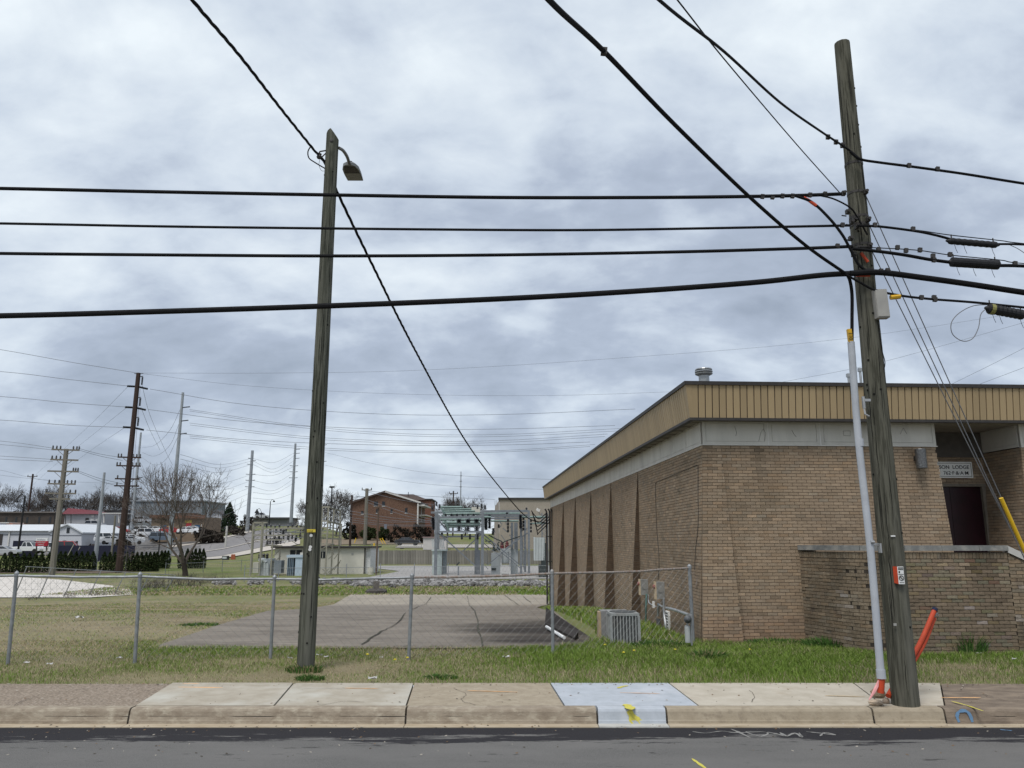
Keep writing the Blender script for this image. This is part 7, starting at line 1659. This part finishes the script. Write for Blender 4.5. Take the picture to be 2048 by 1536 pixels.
# tan block building behind the hall
tanm = M('tan_block', (.335,.295,.245), (.29,.255,.21), 1.0, .9, c3=(.27,.235,.195), s3=6, r3=(.5,.6)); tbld, a, b = shell('tan_block_building', 'plain tan block building with a dark roof edge beyond the far end of the hall', 'building', 998, 1280, 1135, 999.5, 131, 30, tanm, 1.5)
MB().bb(a.x-.15, b.x, 130.8, 161, b.z, b.z+.35).build('roof_edge', dark_m, tbld); MB().hexa([W(985,1135,150),W(998,1135,131.2),W(998,1135,160),W(985,1135,160),W(990,1012,150),W(998,1001,131.2),W(998,1001,160),W(990,1012,160)]).build('wall', tanm, tbld)
for x in (990,993.5): MB().bar(W(x,1012,140),W(x,1001,140),.08).build('ladder_rail', steel, tbld)
# white tank by the wall
pk_ = thing('white_container', 'white metal container standing above the retaining wall', 'container', W(868,1100,128)); pbx(pk_,'body',846,893,1075.5,1099.5,127.5,3,M('container_white', (.56,.53,.52), (.5,.47,.46), 1.5)); pbx(pk_,'lid',845,893,1073.5,1075.6,127.3,3.4,M('container_edge', (.3,.22,.22))); pbx(pk_,'skid',847,893,1099.6,1101.5,127.4,3,dark_m)
# left: white shed with gable, house, long building, shops
Ys = 137.0; shm = M('shed_white', (.52,.53,.56), (.47,.48,.51), 2, .7, stretch=(6,1,.2)); shr = M('shed_roof', (.62,.64,.66), (.56,.58,.6), 2, .5)
shed = thing('white_shed', 'long white metal shed with a gabled end and a pale ribbed roof', 'building', W(80,1102,Ys))
a, b = W(-260,1106,Ys+1), W(104,1061,Ys+1); MB().bb(a.x,b.x,Ys+1,Ys+14,a.z-1,b.z).build('wall', shm, shed)
g5 = [W(100,1108,Ys), W(163,1108,Ys), W(163,1066,Ys), W(134,1050,Ys), W(100,1063,Ys)]; MB().prism(g5,(0,16,0)).build('wall', shm, shed)
MB().hexa([W(-260,1062,Ys+.6),W(112,1062,Ys+.6),W(134,1050,Ys+8),W(-260,1050,Ys+8),W(-260,1061,Ys+.6),W(112,1061,Ys+.6),W(134,1049,Ys+8),W(-260,1049,Ys+8)]).build('roof', shr, shed)
for q0, q1 in ((W(97,1064.5,Ys-.3),W(134,1049.5,Ys-.3)),(W(134,1049.5,Ys-.3),W(165,1067,Ys-.3))): MB().hexa([q0,q1,q1+Vector((0,16,0)),q0+Vector((0,16,0)),q0+Vector((0,0,.22)),q1+Vector((0,0,.22)),q1+Vector((0,16,.22)),q0+Vector((0,16,.22))]).build('roof', shr, shed)
MB().bb(W(-260,1069,Ys).x, W(100,1069,Ys).x, Ys+.93, Ys+.99, W(0,1070,Ys).z, W(0,1068.5,Ys).z).build('trim', M('shed_trim', (.16,.17,.2)), shed); MB().bb(W(100,1069,Ys).x, W(163,1069,Ys).x, Ys-.05, Ys-.001, W(0,1071.5,Ys).z, W(0,1070,Ys).z).build('trim', MATS['shed_trim'], shed)
for (x0,x1,y0,y1,nm,mt,Yq) in ((-30,6,1068,1100,'door',dark_m,Ys+.95),(105,117,1080,1090,'window',glass,Ys),(125,133,1081,1088,'window',glass,Ys),(133,140,1055,1066,'vent',glass,Ys),(151,156,1082,1089,'window',glass,Ys),(16,18,1063,1100,'downpipe',wt,Ys+.9)): opening(shed, nm, x0, x1, y0, y1, Yq, mt)
opening(shed, 'notice', 106, 116, 1070, 1079, Ys, M('notice_pale', (.55,.55,.57)))
nf = thing('screen_fence', 'dark navy screen fence panel in front of the white shed', 'fence', W(48,1101,126)); pbx(nf,'panel',24,72,1081.5,1101,126,.15,M('screen_navy', (.012,.014,.035), rough=.7),True)
nf2 = thing('screen_fence', 'low dark navy screen running behind the hedge', 'fence', W(200,1106,118)); pbx(nf2,'panel',112,270,1091,1108,118,.15,MATS['screen_navy'],True)
sg = thing('shop_sign', 'white and red shop sign with blue and white lettering before the shed', 'sign', W(83,1094,121)); Yq = 121.0
pbx(sg,'top_panel',71.5,95.5,1076,1082,Yq,.3,M('sign_face_white', (.82,.82,.83), rough=.4)); pbx(sg,'lower_panel',70.5,95.5,1082.1,1092,Yq,.3,M('sign_face_red', (.42,.02,.04), rough=.4)); 
kq = Yq/1.02/FPX
put_text('ACDelco', 3.4*kq, W(74.3,1080.6,Yq-.02), (1,0,0), (0,0,1), M('sign_navy', (.02,.025,.12)), sg, xs=1.28); put_text('COMMUNITY', 3.1*kq, W(72,1085.9,Yq-.02), (1,0,0), (0,0,1), MATS['sign_face_white'], sg, xs=1.0); put_text('GARAGE', 3.1*kq, W(75.2,1089.8,Yq-.02), (1,0,0), (0,0,1), MATS['sign_face_white'], sg, xs=1.0)
for x in (73,93): MB().bar(W(x,1092,Yq+.1),W(x,1104,Yq+.1),.15).build('leg', dark_m, sg)
hr = thing('red_roof_house', 'pale house with a faded red roof on the slope left of the steel pole', 'house', W(165,1052,178)); Yx = 178.0
a, b = W(127,1056,Yx), W(206,1027,Yx); MB().bb(a.x,b.x,Yx,Yx+9,a.z-1,b.z).build('wall', M('house_pale', (.40,.40,.41), (.35,.35,.36), 1), hr); r = [W(124,1028,Yx-.8),W(201,1028,Yx-.8),W(190,1021,Yx+4),W(136,1016,Yx+4)]; MB().add(r+[r[0]+Vector((0,10,0)),r[1]+Vector((0,10,0))],[(0,1,2,3),(4,3,2,5),(1,5,2),(0,3,4),(0,4,5,1)]).build('roof', M('roof_red', (.16,.035,.045), (.12,.03,.035), 2), hr)
opening(hr,'door',170,178,1036,1048,Yx,dark_m); [opening(hr,'notice',x0,x1,y0,y1,Yx,wt,.1) for x0,x1,y0,y1 in ((182,189,1030,1035),(180,188,1037,1045),(191,197,1037,1045))]
for x in (131,142): MB().bar(W(x,1050,Yx-1.2),W(x,1028,Yx-1.2),.12).build('porch_post', dark_m, hr)
lb, a, b = shell('long_building', 'long windowless blue grey building on the ridge behind the bare tree', 'building', 258, 405, 1052, 1003, 245, 20, M('blue_grey_wall', (.20,.225,.245), (.17,.19,.21), .5), 2)
MB().bb(a.x-.3,b.x+.3,244.6,266,b.z,b.z+.4).build('roof_edge', steel, lb); pbx(lb,'annex',205,258,1020,1050,244,10,M('annex_dark', (.05,.05,.055))); opening(lb,'window',240,246,1028,1040,244,glass)
pc_ = thing('portico', 'flat white canopy roof between the slim steel pole and the dark pole', 'canopy', W(225,1040,170)); pbx(pc_,'roof',204,254,1025.5,1027.5,170,5,wt); [MB().bar(W(x,1046,170.5),W(x,1027,170.5),.25).build('column', wt, pc_) for x in (208,238,250)]
sh = thing('shop_row', 'low shop row with blue doors and a yellow and red sign behind the bare tree', 'building', W(355,1070,168)); Yz = 168.0
a, b = W(300,1074,Yz), W(412,1034,Yz); MB().bb(a.x,b.x,Yz,Yz+9,a.z-1,b.z).build('wall', M('shop_tan', (.22,.165,.115), (.18,.135,.095), 1), sh)
opening(sh,'fascia',300,412,1030,1037,Yz-.3,M('shop_fascia', (.16,.085,.055)),.3)
bl = M('shop_blue', (.03,.10,.19)); ye = M('shop_yellow', (.55,.42,.12)); rd = M('shop_red', (.4,.05,.06))
for (x0,x1,y0,y1,mt,nm) in ((322,333,1050,1068,bl,'door'),(334,341,1052,1063,ye,'poster'),(371,381,1054,1063,bl,'door'),(388,400,1050,1068,bl,'door'),(370,384,1040,1046,ye,'sign_board'),(372,383,1046.2,1053,rd,'sign_board'),(318,321,1050,1068,wt,'pilaster'),(383,386,1053,1068,wt,'pilaster'),(401,404,1048,1068,wt,'pilaster'),(312,318,1052,1066,glass,'window')): opening(sh, nm, x0, x1, y0, y1, Yz, mt)
pbx(sh,'parapet',345,388,1026,1030,Yz+2,4,M('shop_brown', (.13,.09,.07)))
wh = thing('white_house', 'white gabled house with a grey roof beside the conifer', 'house', W(430,1055,205)); Yw = 205.0; g5 = [W(414,1058,Yw),W(444,1058,Yw),W(444,1030,Yw),W(432,1023,Yw),W(414,1032,Yw)]; MB().prism(g5,(0,10,0)).build('wall', M('house_siding', (.52,.53,.56)), wh)
for q0, q1 in ((W(411,1034,Yw-.4),W(432,1022.5,Yw-.4)),(W(432,1022.5,Yw-.4),W(447,1031.5,Yw-.4))): MB().hexa([q0,q1,q1+Vector((0,11,0)),q0+Vector((0,11,0)),q0+Vector((0,0,.3)),q1+Vector((0,0,.3)),q1+Vector((0,11,.3)),q0+Vector((0,11,.3))]).build('roof', M('roof_grey', (.10,.10,.11)) if 'roof_grey' not in MATS else MATS['roof_grey'], wh)
opening(wh,'window',429,434,1035,1038,Yw,glass); opening(wh,'window',418,422,1044,1050,Yw,glass)
hb = thing('hilltop_building', 'long low grey building on the hilltop right of the steel pole', 'building', W(545,1046,262)); pbx(hb,'wall',505,576,1037,1056,262,12,M('hill_wall', (.20,.20,.21))); pbx(hb,'roof',503,578,1034.5,1037,261,14,M('hill_roof', (.085,.085,.095)))
bn, a, b = shell('low_brick_building', 'dark low building behind the white shed on the far left', 'building', -300, 130, 1056, 1026, 195, 12, M('dim_brick', (.075,.06,.05), (.05,.042,.036), .6), 2); MB().bb(a.x,b.x+.3,194.6,207.5,b.z,b.z+.35).build('roof_edge', M('dim_edge', (.17,.15,.135)), bn)
for i, x in enumerate((10,30,52,76,98,118)): opening(bn,'window',x,x+5,1034,1046,195,glass)
sb = thing('service_station', 'small canopy with a white and orange edge above the shed roof at the left edge', 'canopy', W(10,1048,160)); pbx(sb,'roof',-60,18,1044.5,1047,160,5,wt); pbx(sb,'front',-60,12,1047.1,1050,160.1,5,M('canopy_blue', (.10,.14,.25))); pbx(sb,'band',12.1,26,1047.1,1050.5,160.1,5,M('canopy_orange', (.5,.2,.1)))
# posts, bollards, stakes, signs
bo = W(748,1100,140); bo.z = ztf(bo.x,140); bol = thing('bollard', 'yellow bollard behind the retaining wall', 'bollard', bo); MB().tube([bo, (bo.x,bo.y,W(748,1086,140).z)], .16, 8).build('post', MATS['guard_yellow'], bol)
for i, (x0,y0,x1,y1,Y,lab) in enumerate(((709,1086,712,1076,140,'yellow guy guard left of the grey crossarm pole'),(760,1077,766,1088,140,'yellow guy guard behind the thin brown post, left one'),(764,1076,771,1088,140,'yellow guy guard behind the thin brown post, right one'))):
    o = thing('guy_guard', lab, 'guard', W(x0,y0,Y), 'yellow guards by the apartments'); MB().tube([W(x0,y0,Y),W(x1,y1,Y)], .07, 6).build('sleeve', MATS['guard_yellow'], o)
o = thing('trash_can', 'round brown trash can above the retaining wall', 'trash can', W(803.5,1101,133)); MB().lathe(W(803.5,1102,133), [(.28,0),(.32,.1),(.32,.45),(.2,.5)], 10).build('can', dark_m, o)
for i, x in enumerate((464,468)): o = thing('traffic_barrel', ['left','right'][i]+' orange traffic barrel by the hill road', 'barrel', G(x,1119), 'orange traffic barrels'); p = G(x,1119); MB().lathe(p, [(.24,0),(.2,.4),(.17,.75),(.08,.8)], 8).build('drum', M('barrel_orange', (.38,.12,.06)) if 'barrel_orange' not in MATS else MATS['barrel_orange'], o)
p = G(449,1120); o = thing('utility_cabinet', 'dark utility cabinet at the foot of the hill road', 'cabinet', p); MB().bb(p.x-.42,p.x+.42,p.y,p.y+.8,p.z-.1,p.z+.62).build('body', dgreen, o); MB().bb(p.x-.35,p.x+.3,p.y-.02,p.y,p.z+.2,p.z+.5).build('panel', pale, o)
p = G(572,1088); o = thing('yard_sign', 'small white board standing on the grass above the control house', 'sign', p); MB().bb(p.x-.4,p.x+.4,p.y,p.y+.05,p.z+.1,p.z+.75).build('board', wt, o)
for i, (x0,y0,x1,y1) in enumerate(((135,1112,148,1088),(157,1100,160,1094),(83,1140,97,1092),(197,1140,203,1118),(251,1134,263,1108),(252,1137,271,1112),(204,1139,198,1122))):
    a, b = W(x0,y0,97 if x0 > 150 or x0 < 100 else 110), W(x1,y1,97 if x0 > 150 or x0 < 100 else 110); o = thing('guy_guard', ['pale stake guard over the hedge below the wood pole','short pale stake guard above the hedge','long pale stake guard in the left hedge run','pale stake guard left of the hedge gap','pale stake guard right of the dark transmission pole, steeper','pale stake guard right of the dark transmission pole, flatter','pale stake guard leaning into the hedge gap'][i], 'guard', a, 'pale stake guards in the hedge'); MB().tube([a,b], .05, 6).build('sleeve', M('stake_pale', (.50,.47,.40)) if 'stake_pale' not in MATS else MATS['stake_pale'], o)
for i, (x, y) in enumerate(((330,1135),(333,1137))): p = G(x,y); o = thing('survey_stake', ['left','right'][i]+' pale stake in the grass before the bare tree', 'stake', p, 'pale stakes before the bare tree'); MB().bar(p, p+Vector((.5,0,1.8)), .09).build('stake', MATS['stake_pale'], o)

# ------------------------------------------------------------------ parked cars
tyre = M('tyre', (.02,.02,.02), rough=.9); cglass = M('car_glass', (.02,.025,.03), rough=.12, spec=.6); cwhite = (.68,.69,.70)
def body_mesh(kind):
    m = MB()   # side profile along X swept over width with tumblehome
    low = [(-2.2,.35),(-2.25,.75),(-2.1,.95),(-.9 if kind == 'pickup' else -1.6,1.0),(1.0,1.0),(2.05,.88),(2.25,.6),(2.2,.35)]
    n = len(low)
    for y, s in ((-.88,1),(-.80,1.0),(.80,1.0),(.88,1)):
        for x, z in low: m.v.append((x*(.985 if abs(y) > .85 else 1), y, z-(.06 if abs(y) > .85 and z > .8 else 0)))
    for k in range(3):
        for i in range(n): j = (i+1) % n; m.f.append((k*n+i, (k+1)*n+i, (k+1)*n+j, k*n+j)); m.mi.append(0)
    m.f += [tuple(range(n)), tuple(3*n+i for i in reversed(range(n)))]; m.mi += [0,0]
    return m
def cabin_mesh(kind, glass_part):
    x0, x1 = {'sedan':(-1.75,1.0),'suv':(-2.15,.95),'pickup':(-.7,1.1)}[kind]; h = {'sedan':1.43,'suv':1.72,'pickup':1.75}[kind]; i0, i1 = {'sedan':(-1.0,.25),'suv':(-1.85,.35),'pickup':(-.5,.45)}[kind]
    zb, zt_ = .99, h
    if glass_part: return MB().hexa([(x0,-.80,zb),(x1,-.80,zb),(x1,.80,zb),(x0,.80,zb),(i0,-.64,zt_-.05),(i1,-.64,zt_-.05),(i1,.64,zt_-.05),(i0,.64,zt_-.05)])
    m = MB().hexa([(i0-.05,-.67,zt_-.07),(i1+.05,-.67,zt_-.07),(i1+.05,.67,zt_-.07),(i0-.05,.67,zt_-.07),(i0+.1,-.6,zt_),(i1-.1,-.6,zt_),(i1-.1,.6,zt_),(i0+.1,.6,zt_)])
    for s in (-1,1):
        for (xa, xb) in ((x0,i0),(x1,i1),((x0+x1)/2-.1,(i0+i1)/2-.1)): m.bar((xa,s*.805,zb),(xb,s*.655,zt_-.05),.09)
    return m
carp = {}
for kind in ('sedan','suv','pickup'):
    carp[kind] = (body_mesh(kind), cabin_mesh(kind, True), cabin_mesh(kind, False))
wheel_me = MB().lathe((0,0,0), [(.2,-.11),(.33,-.11),(.33,.11),(.2,.11)], 12, axis=(0,1,0)).mesh('wheel', tyre)
paints = {}
car_me = {}
def car(kind, colname, rgb, px, py, Y, rz, label):
    if colname not in paints: paints[colname] = M('paint_'+colname, rgb, tuple(c*.93 for c in rgb), 2, .3, spec=.5)
    key = (kind, colname)
    if key not in car_me: car_me[key] = (carp[kind][0].mesh('body', paints[colname]), carp[kind][1].mesh('window_band', cglass), carp[kind][2].mesh('roof', paints[colname]))
    p = W(px, py, Y); t = thing('parked_car' if kind != 'pickup' else 'parked_pickup', label, 'car' if kind != 'pickup' else 'pickup truck', (p.x,Y,max(ztf(p.x,Y)+.1, p.z)), 'vehicles parked behind the hedge', rz)
    for nme, me in zip(('body','window_band','roof'), car_me[key]): link(nme, me, t)
    for x in (-1.4,1.4):
        for y in (-.8,.8): link('wheel', wheel_me, t, (x,y,.33))
W_, S_, Bk, Rd, Gn, Bl = ('white',cwhite),('silver',(.42,.43,.45)),('black',(.03,.03,.035)),('red',(.36,.03,.03)),('green',(.02,.10,.08)),('slate',(.10,.13,.17))
for kind, (cn, rgb), px, py, Y, rz, lab in (
  ('pickup',W_,56,1106,124,.05,'white pickup before the navy screen fence'), ('pickup',W_,99,1107,125,.1,'white pickup right of the shop sign'), ('sedan',S_,4,1112,112,.2,'silver car at the left frame edge above the hedge'), ('suv',Rd,140,1104,126,.3,'red car behind the wood pole with crossarms'), ('sedan',W_,112,1105,132,.2,'white car in front of the shed gable'),
  ('suv',Gn,174,1078,160,.15,'dark green van behind the shed gable'), ('sedan',S_,172,1092,145,.1,'silver car right of the shed gable'), ('pickup',W_,222,1079,150,.1,'white pickup left of the dark transmission pole'), ('suv',W_,216,1085,140,.25,'white car in front of the white pickup'), ('sedan',S_,228,1089,135,.2,'silver car lowest of the row beside the weathered double pole'), ('suv',Bk,238,1076,158,.1,'black car behind the white pickup'), ('sedan',Rd,236,1067,170,.1,'red car in the upper row left of the dark pole'), ('sedan',W_,262,1085,140,.5,'white car right of the dark transmission pole'), ('sedan',S_,260,1089,134,.45,'silver car below the white one right of the dark pole'),
  ('suv',W_,288,1069,160,.3,'white car in the row of three under the long building'), ('suv',W_,298,1074,155,.2,'white car foremost of the row under the long building'), ('sedan',W_,312,1066,165,.1,'white car farthest of the row under the long building'), ('sedan',S_,318,1077,150,.1,'silver car before the blue shop door'), ('suv',Bl,325,1084,142,.1,'slate blue car left of the bare tree trunk'), ('sedan',Rd,342,1068,160,.2,'dark red car before the yellow poster'), ('sedan',W_,378,1068,160,.1,'white car before the right blue shop door'), ('sedan',W_,388,1066,164,.1,'second white car before the right blue shop door'), ('suv',S_,282,1046,200,.2,'pale car up by the long building'), ('sedan',Bk,268,1046,205,.2,'black car up by the long building'), ('suv',S_,190,1056,178,.2,'grey car below the red roofed house'),
  ('sedan',Bk,815,1091,140,.0,'black car parked behind the retaining wall'), ('suv',S_,524,1036,255,.1,'grey truck on the hilltop under the curved lamp'), ('suv',W_,18,1066,175,.1,'white van behind the shed roof')):
    car(kind, cn, rgb, px, py, Y, rz, lab)
